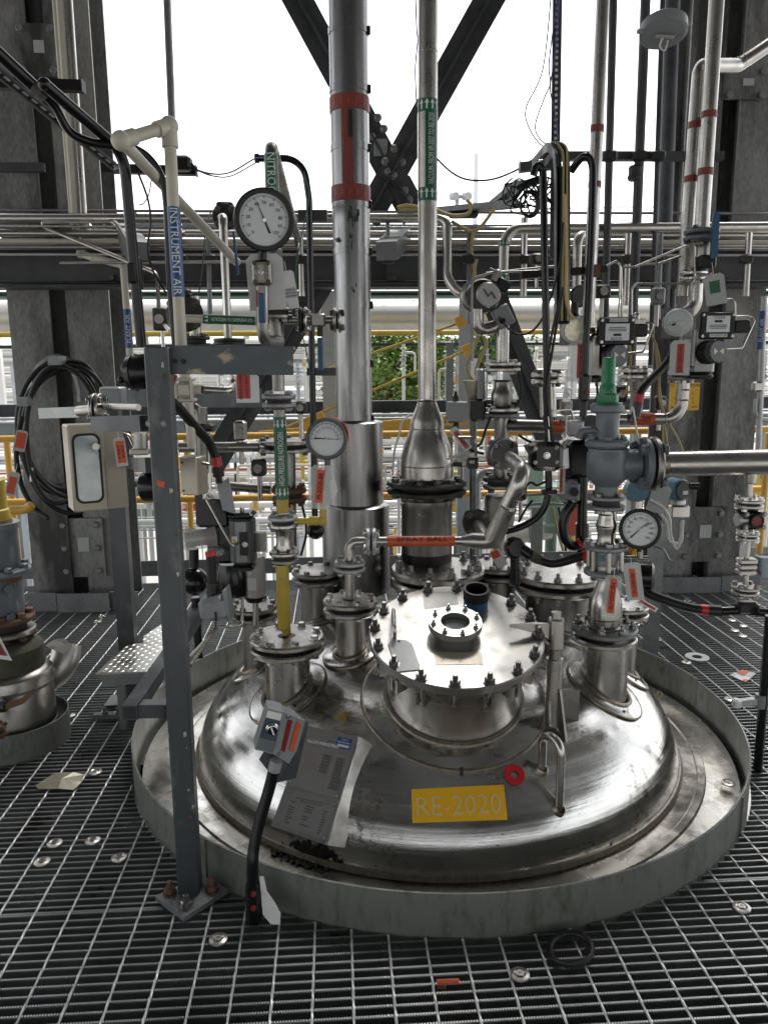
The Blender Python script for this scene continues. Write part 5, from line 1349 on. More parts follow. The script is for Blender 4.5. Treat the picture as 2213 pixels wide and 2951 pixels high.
bt_ = solo('grey_cowl', MB().prism([W(470, 1046, 2.75), W(494, 1032, 2.75), W(509, 1108, 2.75), W(482, 1100, 2.75)], .03, V((.1, -1, 0))), m_greyb, 'angled grey cowl behind the slanted hose', 'cowl')
ac = thing('valve_positioner', 'big black valve positioner with clear dome left of the yellow pipe', 'actuator', W(470, 1200, AYC))
part('upper_block', MB().bbox(W(464, 1098, AYC), (.125, .10, .13), .01), m_conduit, ac)
part('lower_block', MB().bbox(W(484, 1165, AYC + .02), (.11, .11, .17), .014), m_conduit, ac)
part('bottom_drum', MB().lathe([(.05, 0), (.062, .02), (.066, .08), (.05, .13)], W(505, 1285, AYC + .06), Z3, 24), m_conduit, ac)
part('manifold', MB().bbox(W(460, 1065, AYC - .05), (.068, .04, .046), .004), m_ss, ac)
put('bolt', U['bss'], ac, W(470, 1062, AYC - .072), -Y3, .008); put('bolt', U['bss'], ac, W(450, 1072, AYC - .072), -Y3, .009)
part('air_tube', MB().tube([W(448, 1072, AYC - .085), W(446, 1078, AYC - .11), W(503, 1182, AYC - .14), W(520, 1168, AYC - .10)], .0055, 10, .014), m_ss, ac)
dm = W(430, 1162, AYC - .04); da = V((-.9, -.35, -.05)).normalized()
part('indicator_drum', MB().cyl(dm + da * -.02, dm + da * .05, .030, 20), m_tan, ac)
part('indicator_red', MB().cyl(dm + da * -.045, dm + da * -.018, .0305, 20), m_dkred, ac)
part('clear_dome', MB().lathe([(.048, -.06), (.043, -.03), (.041, .05), (.036, .058)], dm, da, 28), m_clear, ac)
part('clear_skirt', MB().bbox(W(468, 1190, AYC - .05), (.07, .06, .03), .008), m_clear, ac)
b2 = thing('charcoal_actuator', 'charcoal actuator box with warning sticker beside the yellow pipe', 'actuator', W(528, 1165, 2.78))
b2c = W(526, 1166, 2.78)
part('case', MB().bbox(b2c, (.088, .085, .185), .016), m_greydk, b2)
part('front_panel', MB().box(b2c + V((.0, -.044, 0)), (.040, .004, .15)), m_galv, b2)
part('dark_window', MB().box(W(527, 1175, 2.733), (.030, .003, .088)), m_blk, b2)
part('top_cap', MB().bbox(b2c + Z3 * .096, (.094, .09, .024), .010), m_conduit, b2)
part('bottom_cap', MB().bbox(b2c - Z3 * .100, (.084, .08, .026), .010), m_conduit, b2)
part('top_screw', MB().cyl(b2c + Z3 * .105, b2c + Z3 * .122, .008, 8), m_ss, b2)
wq = W(507, 1166, 2.734)
ws_ = part('warning_sticker', MB().box(wq, (.020, .002, .024)), m_white, b2)
part('warning_mark', MB().prism([wq + V((-.008, -.0016, -.008)), wq + V((.008, -.0016, -.008)), wq + V((0, -.0016, .007))], .0008, Y3), m_ysign, ws_)
text(ws_, '!', wq + V((0, -.0022, -.002)), X3, Z3, .009, m_ink)
part('port', MB().disc(W(530, 1176, 2.728), -Y3, .011, .006, 14), m_ss, b2)
cn = thing('steel_canister', 'satin steel canister below the charcoal actuator', 'canister', W(553, 1262, 2.9))
part('can', MB().lathe([(.040, 0), (.040, .17)], W(553, 1292, 2.9), Z3, 24), m_plate, cn)
part('foot', MB().lathe([(.034, 0), (.042, .012), (.042, .022)], W(553, 1298, 2.9), Z3, 24), m_blk, cn)
part('label', MB().box(W(545, 1262, 2.858), (.034, .002, .05)), m_card, cn)
part('stem', MB().cyl(W(553, 1298, 2.9), W(553, 1350, 2.9), .012, 12), m_ss, cn)
part('side_bracket', MB().prism([W(538, 1150, 2.8), W(575, 1150, 2.75), W(575, 1190, 2.75), W(540, 1190, 2.8)], .03, V((.1, -1, 0))), m_olive, cn)
gp = thing('grey_transmitter', 'grey cast transmitter housing hanging above the left lifting lug', 'transmitter', W(465, 1310, 2.55))
gc2 = W(464, 1312, 2.58)
part('housing', MB().bbox(gc2, (.098, .075, .085), .016, V((.97, 0, .12)), Y3), m_greyb, gp)
part('back_plate', MB().bbox(gc2 + V((.045, .02, .01)), (.012, .09, .12), .004, V((.97, 0, .12)), Y3), m_greyb, gp)
part('slot', MB().box(gc2 + V((.012, -.039, -.02)), (.008, .003, .03)), m_ink, gp)
part('conduit', MB().cyl(W(457, 1222, 2.6), W(459, 1284, 2.6), .017, 12), m_rubber, gp)
part('gland', MB().cyl(W(459, 1258, 2.6), W(460, 1284, 2.6), .022, 8), m_iron, gp)
part('red_ring', MB().cyl(W(455, 1192, 2.6), W(456, 1200, 2.6), .019, 12), m_red, gp)
part('hose', MB().cable([W(455, 1195, 2.6), W(456, 1215, 2.6), W(458, 1235, 2.6)], .0165, 12), m_rubber, gp)
part('impulse_tube', MB().tube([W(524, 1290, 2.62), W(524, 1346, 2.62), W(516, 1352, 2.6), W(470, 1356, 2.55), W(410, 1420, 2.3)], .0055, 10, .02), m_ss, gp)
part('second_tube', MB().tube([W(466, 1345, 2.55), W(466, 1358, 2.53), W(412, 1438, 2.28)], .0055, 10, .02), m_ss, gp)
bkd = thing('black_junction', 'round black conduit junction behind the front post', 'junction', W(425, 1265, 3.0))
part('ball', MB().sphere(W(421, 1256, 3.0), .058, 20, 10), m_conduit, bkd)
part('conduit_up', MB().cyl(W(420, 1225, 3.0), W(419, 1185, 3.0), .02, 12), m_conduit, bkd)
part('conduit_down', MB().cyl(W(423, 1290, 3.0), W(431, 1420, 3.0), .018, 12), m_conduit, bkd)
# galvanised pipe runs seen left between post and yellow pipe
pipe('cross_pipe', 'steel pipe passing behind the ivory pipe to the nitrogen line', [W(388, 967, 3.2), W(560, 965, 3.2)], .021, m_ss)
pipe('cross_pipe', 'stained steel pipe behind the grey cowl', [W(495, 1050, 3.3), W(585, 1058, 3.3)], .02, m_ssd)
ifl = thing('flange_stand', 'wide flange on column behind the nitrogen line', 'flange', W(615, 970, 3.3))
flange(ifl, W(617, 962, 3.3), Z3, .125, .018, m_ssd, 6, .013, 'bdk', gap=.014)
part('column', MB().cyl(W(618, 970, 3.3), W(622, 1180, 3.3), .04, 16), m_ssd, ifl)
flange(ifl, W(625, 1068, 3.3), Z3, .075, .026, m_rust, 6, .014, 'brs', gap=.012)
spf = thing('spring_valve', 'tall spring valve behind the ivory pipe', 'valve', W(433, 920, 3.0))
part('top_plate', MB().bbox(W(435, 922, 3.0), (.11, .09, .024), .006), m_iron, spf)
part('mid_plate', MB().bbox(W(436, 932, 3.0), (.10, .08, .012), .004), m_ss, spf)
for px in (424, 450): part('guide_rod', MB().cyl(W(px, 930, 3.0), W(px + 2, 1010, 3.0), .008, 8), m_ss, spf)
part('low_plate', MB().bbox(W(446, 1014, 3.0), (.12, .09, .02), .005), m_ssd, spf)
part('stem', MB().cyl(W(437, 880, 3.0), W(438, 1100, 3.0), .022, 12), m_ssd, spf)
part('elbow', MB().tube([W(432, 918, 3.0), W(432, 890, 3.0), W(418, 880, 3.0)], .022, 12, .04), m_ssd, spf)
card('white tag with red spring loaded valve sticker under the bracket', W(534, 806, 2.45), .072, .092, m_white, 'SPRING LOADED\nVALVE X-2020-18', m_rsticker, (.05, .0, .62, .86), tie=.01)
card('red tag corner peeking beside the front post', W(378, 808, 2.35), .02, .05, m_card, 'XV-2020', m_rsticker, (.05, .05, .95, .95), rot=-20, tie=.01)
# ---------------------------------------------------------------- relief valve on nozzle H
RY = yH
def rp(py, dx=0): return W(1304 + (1450 - py) / 630 * 8 + dx, py, RY)
cvH = thing('inlet_spool', 'bell shaped inlet spool and rupture disc under the relief valve', 'pipe', rp(1368))
part('nozzle_flange', MB().disc(rp(1368) - Z3 * .018, Z3, .120, .022, 48), m_ss, vs_)
flange(cvH, rp(1368) + Z3 * .0001, Z3, .120, .023, m_galv, 8, .0145, 'nst', gap=.014, pair=False)
part('gasket', MB().disc(rp(1368), Z3, .085, .016, 24, 0), m_gasket, cvH)
zb = rp(1350); 
part('stub_ring', MB().lathe([(.072, 0), (.072, .006), (.062, .012)], rp(1352), Z3, 32), m_ssd, cvH)
hh = (rp(1250) - rp(1350)).length
part('bell', MB().lathe([(.060, 0), (.061, hh * .1), (.062, hh * .38), (.058, hh * .55), (.044, hh * .75), (.034, hh * .9), (.033, hh)], rp(1350), Z3, 32), m_ss, cvH)
weld(cvH, rp(1332), Z3, .061, .004)
part('lower_plate', MB().disc(rp(1234), Z3, .079, .020, 36), m_galv, cvH)
part('upper_plate', MB().disc(rp(1180), Z3, .079, .020, 36), m_galv, cvH)
dh = (rp(1185) - rp(1228)).length
part('disc_holder', MB().lathe([(.044, 0), (.044, dh * .35), (.047, dh * .38), (.047, dh)], rp(1230), Z3, 32), m_greyb, cvH)
part('holder_band', MB().lathe([(.049, 0), (.049, .016)], rp(1228), Z3, 32), m_ss, cvH)
part('blue_label', MB().box(rp(1200, -14) + V((0, -.044, 0)), (.016, .004, .022)), m_blueht, cvH)
for a_ in (R(-150), R(-95), R(-40), R(30), R(90), R(150)):
    d_ = V((math.cos(a_), math.sin(a_), 0)) * .062
    s_ = part('stud', MB().cyl(rp(1232) + d_, rp(1172) + d_, .0085, 8), m_ss, cvH)
    put('stud_nut', U['bst'], cvH, rp(1180) + d_ + Z3 * .010, Z3, .0135, spin=a_)
hp_ = (rp(1102) - rp(1174)).length
part('bottle_pipe', MB().lathe([(.036, 0), (.031, .01), (.030, hp_ * .3), (.036, hp_ * .45), (.037, hp_ * .6), (.031, hp_ * .75), (.029, hp_)], rp(1174), Z3, 28), m_ss, cvH)
weld(cvH, rp(1135), Z3, .036, .003); weld(cvH, rp(1110), Z3, .030, .003)
rvv = thing('relief_valve', 'blue-grey safety relief valve with green cap at the right', 'valve', rp(1082))
flange(rvv, rp(1084), Z3, .068, .015, m_galv, 4, .0125, 'bst', gap=.020, m2=m_galv)
hb2 = (rp(968) - rp(1072)).length
part('body', MB().lathe([(.042, 0), (.042, hb2 * .22), (.066, hb2 * .36), (.074, hb2 * .45), (.074, hb2 * .88), (.070, hb2 * .93), (.070, hb2)], rp(1072), Z3, 36), m_greyp, rvv)
fb = part('bonnet_flange', MB().disc(rp(957), Z3, .077, .030, 36), m_greyp, rvv)
bolts(fb, rp(957) + Z3 * .015, Z3, .062, 6, .012, 'bgr', .3)
part('bonnet', MB().lathe([(.046, 0), (.046, .02), (.040, .03), (.042, .10)], rp(950), Z3, 28), m_greyp, rvv)
part('cap_flange', MB().disc(rp(882), Z3, .059, .030, 36), m_greyp, rvv)
part('green_skirt', MB().lathe([(.050, 0), (.048, .003)], rp(872), Z3, 28), m_green, rvv)
gc3 = part('green_cap', MB().lathe([(.038, 0), (.040, .004), (.040, .030), (.034, .036)], rp(871), Z3, 6), m_green, rvv)
part('green_neck', MB().lathe([(.029, 0), (.029, .026), (.025, .032), (.0235, .036), (.0235, .118), (.0215, .124), (.016, .127)], rp(850), Z3, 24), m_green, rvv)
oc = rp(1003); 
part('outlet_neck', MB().lathe([(.062, 0), (.055, .05), (.055, .085)], oc + X3 * .03, X3, 28), m_greyp, rvv)
of = flange(rvv, V((W(1400, 1003, RY).x, RY, oc.z)), -X3, .098, .024, m_greyp, 4, .019, 'bgr', gap=.010, m2=m_ssd, ph=.5)
part('vent_elbow', MB().tube([rp(930, -15), rp(930, -55), rp(948, -62)], .014, 14, .02), m_greyp, rvv)
part('lead_seal', MB().cable([rp(885, 36), rp(893, 48), rp(880, 54), rp(895, 58), rp(930, 64), rp(960, 70)], .0035, 8), m_wire_w, rvv)
dpo = thing('discharge_pipe', 'thick steel discharge pipe leaving the relief valve to the right', 'pipe', V((W(1420, 1003, RY).x, RY, oc.z)))
part('tube', MB().cyl(V((W(1420, 1003, RY).x, RY, oc.z)), V((2.2, RY, oc.z + .012)), .0455, 32), m_ss, dpo)
part('heat_tint', MB().cyl(V((W(1424, 1003, RY).x, RY, oc.z)), V((W(1438, 1003, RY).x, RY, oc.z)), .0462, 32), m_weld, dpo)
# ---------------------------------------------------------------- gauge 3 and tags
g3c = W(1382, 1143, RY - .06)
gt3, up3, rt3 = gauge('white dial gauge with diagonal needle beside the relief valve', g3c, C0 + V((-.25, 0, .0)) - g3c, .0735, 42, ['0', '20', '40', '60', '80', '100', '120', '140', '160', '180', '200'], -135, 135, m_blk, .02, depth=.7, tail=.62)
part('tee', MB().cyl(W(1382, 1190, RY - .03), W(1382, 1206, RY - .03), .011, 10), m_ssd, gt3)
part('branch', MB().tube([W(1400, 1206, RY - .03), W(1345, 1205, RY - .01), W(1325, 1205, RY)], .010, 12), m_ssd, gt3)
part('red_marker', MB().box(g3c + up3 * .016 + rt3 * .022 + (C0 - g3c).normalized() * .007, (.003, .001, .020), rt3 - up3, Y3), m_dkred, gt3)
card('clear tag with orange PSE-2020-170 sticker on the relief valve inlet', W(1326, 1243, RY - .10), .060, .150, m_clear, 'PSE-2020-170', m_sticker, (.30, .08, .70, .94), flip=True, rot=-3, tie=.03)
card('grey tag with orange PI-2020-E81 sticker under the right gauge', W(1363, 1215, RY - .085), .060, .140, m_card, 'PI-2020-E81', m_sticker, (.30, .16, .66, .92), flip=False, rot=9, tie=.02)
card('small white red-lettered tag slanting below the right gauge', W(1378, 1295, RY - .05), .018, .075, m_white, 'PI-2020', m_rsticker, (.25, .1, .75, .9), rot=62, tie=.01)
rj = thing('conduit_junction', 'round black junction box behind the hanging tags', 'junction', W(1396, 1243, 2.95))
part('drum', MB().lathe([(.05, 0), (.058, .01), (.058, .06), (.045, .07)], W(1372, 1243, 2.98), V((.95, -.3, 0)), 28), m_conduit, rj)
fh = thing('floor_hose', 'braided black hose with red collar running to the right edge', 'hose', W(1400, 1280, 2.9))
part('hose', MB().cable([W(1385, 1262, 2.95), W(1398, 1280, 2.93), W(1438, 1297, 2.9), W(1480, 1310, 2.88), W(1515, 1317, 2.86)], .019, 14), m_rubber, fh)
part('red_collar', MB().cyl(W(1510, 1316, 2.865), W(1529, 1318, 2.86), .0215, 14), m_red, fh)
part('ferrule', MB().cyl(W(1529, 1318, 2.86), W(1556, 1320, 2.85), .023, 12), m_iron, fh)
part('tail', MB().tube([W(1556, 1320, 2.85), W(1600, 1318, 2.85), W(1700, 1328, 2.85)], .018, 12), m_conduit, fh)
part('valve', MB().bbox(W(1612, 1312, 2.85), (.09, .05, .05), .012), m_conduit, fh)
# galvanised post behind the curb
gp0 = G(1403, 1412); solo('galvanised_post', MB().box((gp0.x, gp0.y, .36), (.072, .05, .72), BX, BY), m_galv, 'galvanised square post standing behind the curb ring at right', 'post')
# black hose from the junction near the big flange
bj = thing('conduit_elbow', 'black conduit fitting and hose lying across the big stained flange', 'conduit', W(1115, 1180, 3.05))
part('drum', MB().lathe([(.036, 0), (.042, .01), (.042, .04), (.034, .05)], W(1106, 1180, 3.05), V((.25, -1, .05)), 24), m_conduit, bj)
part('drop', MB().cyl(W(1112, 1195, 3.05), W(1113, 1262, 3.05), .020, 14), m_conduit, bj)
part('cuff', MB().cyl(W(1113, 1228, 3.05), W(1113, 1258, 3.05), .024, 14), m_conduit, bj)
part('gland', MB().cyl(W(1122, 1182, 3.03), W(1148, 1200, 3.0), .022, 12), m_conduit, bj)
part('grey_sleeve', MB().cyl(W(1146, 1198, 3.0), W(1166, 1210, 3.0), .0205, 12), m_conc, bj)
part('hose', MB().cable([W(1164, 1209, 3.0), W(1190, 1217, 2.98), W(1215, 1214, 2.97), W(1245, 1205, 2.96), W(1262, 1200, 2.96)], .018, 12), m_rubber, bj)
part('red_collar', MB().cyl(W(1256, 1203, 2.96), W(1268, 1198, 2.96), .0195, 12), m_red, bj)
cnA = thing('tall_conduit', 'black conduit with hooked top right of the vacuum pipe', 'conduit', W(1185, 1050, 3.1), 'black coated conduits')
part('tube', MB().cable([W(1152, 378, 3.12), W(1157, 362, 3.12), W(1164, 357, 3.12), W(1170, 364, 3.12), W(1173, 390, 3.12), W(1176, 560, 3.1), W(1180, 760, 3.1), W(1184, 1000, 3.1), W(1184, 1062, 3.1), W(1174, 1098, 3.1), W(1150, 1125, 3.1), W(1115, 1142, 3.1), W(1078, 1150, 3.08)], .0145, 14, 10), m_conduit, cnA)
part('coupling', MB().cyl(W(1182, 897, 3.1), W(1183, 918, 3.1), .019, 14), m_conduit, cnA)
part('red_plug', MB().cyl(W(1186, 925, 3.075), W(1186, 925, 3.09), .012, 12), m_dkred, cnA)
part('strap', MB().bbox(W(1186, 1062, 3.08), (.06, .04, .022), .004), m_blk, cnA)
cnB = thing('tall_conduit', 'black conduit with hooked top beside the banded steel pipe', 'conduit', W(1265, 860, 3.15), 'black coated conduits')
part('tube', MB().cable([W(1233, 370, 3.2), W(1245, 353, 3.18), W(1258, 340, 3.16), W(1270, 340, 3.15), W(1278, 355, 3.15), W(1280, 390, 3.15), W(1277, 500, 3.15), W(1272, 620, 3.15), W(1264, 760, 3.15), W(1262, 860, 3.15), W(1258, 900, 3.15)], .0145, 14, 8), m_conduit, cnB)
part('fitting', MB().bbox(W(1261, 838, 3.13), (.042, .042, .11), .010), m_conduit, cnB)
part('red_plug', MB().cyl(W(1268, 848, 3.10), W(1268, 848, 3.115), .010, 12), m_dkred, cnB)
cnC = thing('flex_conduit', 'thick black flexible conduit looping behind the rupture disc', 'conduit', W(1225, 1130, 3.05), 'black coated conduits')
part('loop', MB().cable([W(1238, 1085, 3.05), W(1222, 1108, 3.05), W(1216, 1135, 3.05), W(1222, 1165, 3.05), W(1238, 1180, 3.05), W(1256, 1172, 3.05)], .0205, 14, 8), m_conduit, cnC)
part('drop', MB().cyl(W(1258, 1030, 3.1), W(1256, 1195, 3.1), .021, 14), m_conduit, cnC)
part('collar', MB().cyl(W(1257, 1130, 3.1), W(1257, 1165, 3.1), .028, 14), m_conduit, cnC)
part('red_ring', MB().cyl(W(1248, 1176, 3.05), W(1255, 1172, 3.05), .0225, 12), m_red, cnC)
gh = thing('grey_housing', 'pale grey positioner housing behind the relief valve body', 'box', W(1235, 1060, 3.05))
part('body', MB().bbox(W(1232, 1062, 3.1), (.085, .06, .105), .02), m_greyb, gh)
part('plug', MB().cyl(W(1240, 1063, 3.05), W(1240, 1063, 3.07), .018, 14), m_blk, gh)
# ---------------------------------------------------------------- discharge sample stack at the far right
DX = 1621
def dp(py, dx=0): return W(DX + dx - (py - 1000) * .045, py, RY)
ss = thing('drain_stack', 'drain valve stack hanging under the discharge pipe at the right edge', 'valve', dp(1040))
part('weldolet', MB().lathe([(.008, 0), (.018, .006), (.021, .03), (.022, .04)], dp(1046), Z3, 20), m_ss, ss)
part('upper_pipe', MB().cyl(dp(1080), dp(1044), .0105, 14), m_ss, ss)
flange(ss, dp(1087), Z3, .050, .013, m_ss, 4, .0105, 'bss', gap=.006)
yk = dp(1121)
part('yoke', MB().bbox(yk, (.088, .07, .070), .010), m_blk, ss)
part('yoke_end', MB().cyl(yk + V((-.048, -.01, 0)), yk + V((-.015, -.01, 0)), .026, 16), m_galvl, ss)
part('view_port', MB().lathe([(.024, 0), (.024, .012), (.019, .012), (.018, .006)], yk + V((.012, -.034, 0)), -Y3, 20), m_rubber, ss)
part('view_glass', MB().disc(yk + V((.012, -.042, 0)), -Y3, .018, .002, 18, 0), m_dkred, ss)
for i in (-1, 1):
    for j in (-1, 1): put('bolt', U['bst'], ss, yk + V((i * .032 + .008, -.035, j * .024)), -Y3, .008)
flange(ss, dp(1158), Z3, .040, .010, m_ss, 4, .009, 'bss', gap=.005)
part('lower_pipe', MB().cyl(dp(1166), dp(1206), .011, 14), m_ss, ss)
bk_ = dp(1223)
for k, dz in enumerate((-.021, 0, .021)): part('valve_plate', MB().bbox(bk_ + Z3 * dz, (.064, .05, .019), .004), m_ss, ss)
part('tail_pipe', MB().cyl(dp(1240), dp(1262), .0105, 14), m_ss, ss)
flange(ss, dp(1274), Z3, .049, .012, m_ss, 4, .011, 'bst', gap=.006)
part('tag_plate', MB().box(dp(1180, -13) + V((0, -.02, 0)), (.028, .002, .066)), m_card, ss)
part('tie', MB().cable([dp(1143, -3) + V((0, -.04, 0)), dp(1155, -14) + V((0, -.04, 0)), dp(1178, -22) + V((0, -.04, 0))], .0025, 6), m_wire_w, ss)
solo('blue_cup', MB().lathe([(.026, 0), (.030, .004), (.036, .075), (.034, .08), (.030, .075)], W(1648, 1246, RY + .02), Z3, 24), m_bluecan, 'rust spotted pale blue cup beside the drain valve', 'cup')
# ---------------------------------------------------------------- transmitters on the right column
tm = thing('transmitter', 'teal pressure transmitter with open dial below the discharge pipe', 'transmitter', W(1465, 1100, 3.7))
tcn_ = W(1466, 1057, 3.7)
part('housing', MB().lathe([(.046, 0), (.054, .01), (.054, .075), (.046, .085)], tcn_ + V((-.03, .05, 0)), V((.45, -.9, 0)), 24), m_blueht, tm)
part('open_face', MB().lathe([(.048, 0), (.044, .004)], tcn_ + V((.008, -.028, 0)), V((.45, -.9, 0)), 24), m_blk, tm)
part('white_module', MB().box(tcn_ + V((.012, -.032, -.012)), (.04, .002, .018)), m_white, tm)
part('neck', MB().cyl(W(1464, 1091, 3.7), W(1465, 1072, 3.7), .033, 18), m_blueht, tm)
part('neck_ring', MB().cyl(W(1464, 1088, 3.7), W(1464, 1080, 3.7), .035, 18), m_ss, tm)
part('manifold', MB().bbox(W(1465, 1104, 3.7), (.088, .06, .06), .006), m_ss, tm)
part('cap', MB().cyl(W(1487, 1050, 3.7), W(1508, 1050, 3.7), .018, 12), m_blk, tm)
tm2 = thing('transmitter', 'teal transmitter half hidden behind the relief valve outlet', 'transmitter', W(1370, 1070, 3.5))
part('housing', MB().cyl(W(1368, 1060, 3.5), W(1378, 1060, 3.42), .05, 20), m_blueht, tm2)
part('neck', MB().cyl(W(1373, 1098, 3.5), W(1373, 1075, 3.5), .03, 16), m_ss, tm2)
card('large blank off-white tag hanging beside the teal transmitter', W(1432, 1048, 3.55), .085, .135, m_card, rot=-14, tie=.04)
for k, (pts, lab) in enumerate((([(1405, 1080), (1430, 1095), (1445, 1120), (1448, 1155), (1460, 1185), (1470, 1160), (1474, 1125)], 'white tubing loop hanging under the teal transmitter'), ([(1425, 1110), (1440, 1130), (1445, 1168), (1470, 1170), (1472, 1130)], 'inner white tubing loop under the teal transmitter'))):
    solo('white_tubing', MB().cable([W(a_, b_, 3.55) for a_, b_ in pts], .008, 8), m_wire_w, lab, 'tubing')
solo('grey_strap', MB().cable([W(1410, 1180, 3.4), W(1430, 1185, 3.4), W(1442, 1205, 3.4), W(1449, 1212, 3.4)], .007, 6), m_galv, 'loose grey strap end right of the gauge', 'strap')
solo('rolled_label', MB().cyl(W(1356, 1180, 2.9), W(1372, 1195, 2.85), .015, 14), m_ysign, 'rolled yellow label behind the right gauge', 'label')
# ---------------------------------------------------------------- switch box assemblies
def asco(lab, c, w, h, flip=False):
    t = thing('control_box', lab, 'control box', c)
    part('case', MB().bbox(c, (w, .07, h), .008), m_blk, t)
    part('rim', MB().bbox(c + V((0, -.03, 0)), (w * 1.08, .014, h * 1.04), .005), m_blk, t)
    pl_ = part('data_plate', MB().box(c + V((0, -.0385, -.004 if not flip else .006)), (w * .72, .002, h * .62)), m_dial, t)
    f = -1 if not flip else 1
    xd, zd = (X3, Z3) if not flip else (-X3, -Z3)
    s = 1 if not flip else -1
    text(pl_, 'ASCO', c + V((-.004 * s, -.040, (-.004 if not flip else .006) - s * h * .24)), xd, zd, h * .12, m_ink)
    for k, ww in enumerate((.5, .56, .52)):
        part('print_line', MB().box(c + V((0, -.0397, (-.004 if not flip else .006) + s * h * (.16 - .06 * k))), (w * ww, .0006, h * .03)), m_gink, pl_)
    part('print_block', MB().box(c + V((0, -.0397, (-.004 if not flip else .006) - s * h * .10)), (w * .24, .0006, h * .09)), m_ink, pl_)
    st_ = part('name_strip', MB().box(c + V((.004, -.0385, h * (.40 if not flip else -.38))), (w * .55, .002, h * .12)), m_dial, t)
    text(st_, 'NR1A-MERCK-04', c + V((.004, -.0402, h * (.40 if not flip else -.38))), xd, zd, h * .07, m_ink, width=w * .5)
    for i in (-1, 1):
        for j in (-1, 1): put('bolt', U['bss'], t, c + V((i * w * .46, -.038, j * h * .40)), -Y3, .005)
    return t
Y5 = 3.25
A1 = asco('black control box with upright data plate left of the green cap', W(1327, 716, Y5), .135, .108)
part('side_valve', MB().bbox(W(1377, 714, Y5), (.066, .06, .052), .005), m_blk, A1)
part('side_manifold', MB().bbox(W(1376, 696, Y5), (.058, .05, .026), .004), m_ss, A1)
part('fitting', MB().tube([W(1368, 695, Y5 - .02), W(1368, 680, Y5 - .02), W(1378, 678, Y5 - .02), W(1378, 690, Y5 - .02)], .007, 8, .012), m_ss, A1)
part('tubing', MB().tube([W(1392, 697, Y5), W(1412, 698, Y5), W(1390, 760, Y5 + .02), W(1345, 764, Y5)], .0045, 8, .015), m_ss, A1)
def clear_dome(t, c, ax):
    a_ = V(ax).normalized()
    part('dome_base', MB().lathe([(.046, -.05), (.050, -.045), (.050, -.005), (.047, 0)], c, a_, 24), m_iron, t)
    part('dome_red', MB().lathe([(.045, -.004), (.045, .014)], c, a_, 24), m_rband, t)
    part('clear_cover', MB().lathe([(.047, .0), (.047, .024), (.043, .03)], c, a_, 24), m_greydk, t)
    x_, y_, _ = frame(a_)
    for s_ in (-1, 1):
        q0 = c + a_ * .031
        part('pointer', MB().prism([q0 + x_ * (s_ * .004), q0 + x_ * (s_ * .026) + y_ * .014, q0 + x_ * (s_ * .026) - y_ * .014], .001, a_), m_tan, t)
clear_dome(A1, W(1328, 768, Y5), V((.35, -1, .05)))
part('actuator_body', MB().bbox(W(1283, 770, Y5 + .05), (.055, .08, .19), .018), m_ssd, A1)
part('actuator_cap', MB().bbox(W(1284, 818, Y5 + .05), (.06, .085, .03), .012), m_blk, A1)
A2 = asco('black control box with upside down data plate on the right column', W(1542, 704, Y5 + .1), .135, .108, True)
part('side_valve', MB().bbox(W(1597, 706, Y5 + .1), (.066, .06, .052), .005), m_blk, A2)
part('side_manifold', MB().bbox(W(1596, 688, Y5 + .1), (.066, .05, .026), .004), m_ssd, A2)
part('tubing', MB().tube([W(1615, 685, Y5 + .08), W(1632, 687, Y5 + .08), W(1602, 752, Y5 + .06), W(1565, 754, Y5 + .04)], .0045, 8, .015), m_ss, A2)
clear_dome(A2, W(1540, 760, Y5 + .04), V((.35, -1, .05)))
part('actuator_body', MB().bbox(W(1512, 760, Y5 + .12), (.10, .09, .19), .012), m_plate, A2)
part('actuator_side', MB().bbox(W(1490, 752, Y5 + .1), (.022, .08, .16), .006), m_plate, A2)
part('actuator_cap', MB().bbox(W(1505, 812, Y5 + .1), (.11, .09, .026), .010), m_blk, A2)
def round_box(lab, c, r, face):
    t = thing('round_instrument', lab, 'instrument', c); a_ = (C0 + V((.3, 0, .1)) - c).normalized()
    part('back_plate', MB().bbox(c - a_ * .035, (r * 2.1, r * 2.1, .02), .006, a_.cross(Z3), a_.cross(Z3).cross(a_), a_), m_greyb, t)
    part('rim', MB().lathe([(r * .96, -.03), (r, -.02), (r, .012), (r * .92, .02)], c, a_, 36), m_galvl, t)
    part('face', MB().lathe([(r * .80, .021), (r * .78, .024)], c, a_, 36), face, t)
    return t, a_
h1, ax1 = round_box('round steel instrument head with worn foil face beside the banded pipe', W(1242, 714, 3.28), .058, m_foil)
part('top_boss', MB().lathe([(.022, 0), (.020, .012), (.016, .016), (.016, .06)], W(1240, 686, 3.3), Z3, 14), m_rubber, h1)
part('side_union', MB().cyl(W(1270, 713, 3.3), W(1284, 712, 3.3), .014, 8), m_ssd, h1)
h2, ax2 = round_box('round grey instrument head with small logo plate beside the right column', W(1463, 698, 3.30), .060, m_galvl)
part('logo_plate', MB().box(W(1463, 699, 3.26), (.058, .001, .014), V((.97, 0, .22)), Y3), m_card, h2)
part('logo', MB().box(W(1455, 701, 3.258), (.016, .001, .009), V((.97, 0, .22)), Y3), m_ink, h2)
part('top_nut', MB().cyl(W(1458, 676, 3.32), W(1459, 667, 3.32), .016, 6), m_galvl, h2)
fhp = thing('flex_hose', 'black hose with red collar curving from the grey instrument head', 'hose', W(1380, 860, 3.2))
part('hose', MB().cable([W(1456, 732, 3.3), W(1455, 748, 3.3), W(1446, 775, 3.28), W(1425, 800, 3.25), W(1400, 825, 3.22), W(1384, 846, 3.2), W(1380, 862, 3.2)], .0165, 14), m_rubber, fhp)
part('cuff', MB().cyl(W(1456, 732, 3.3), W(1455, 746, 3.3), .02, 12), m_rubber, fhp)
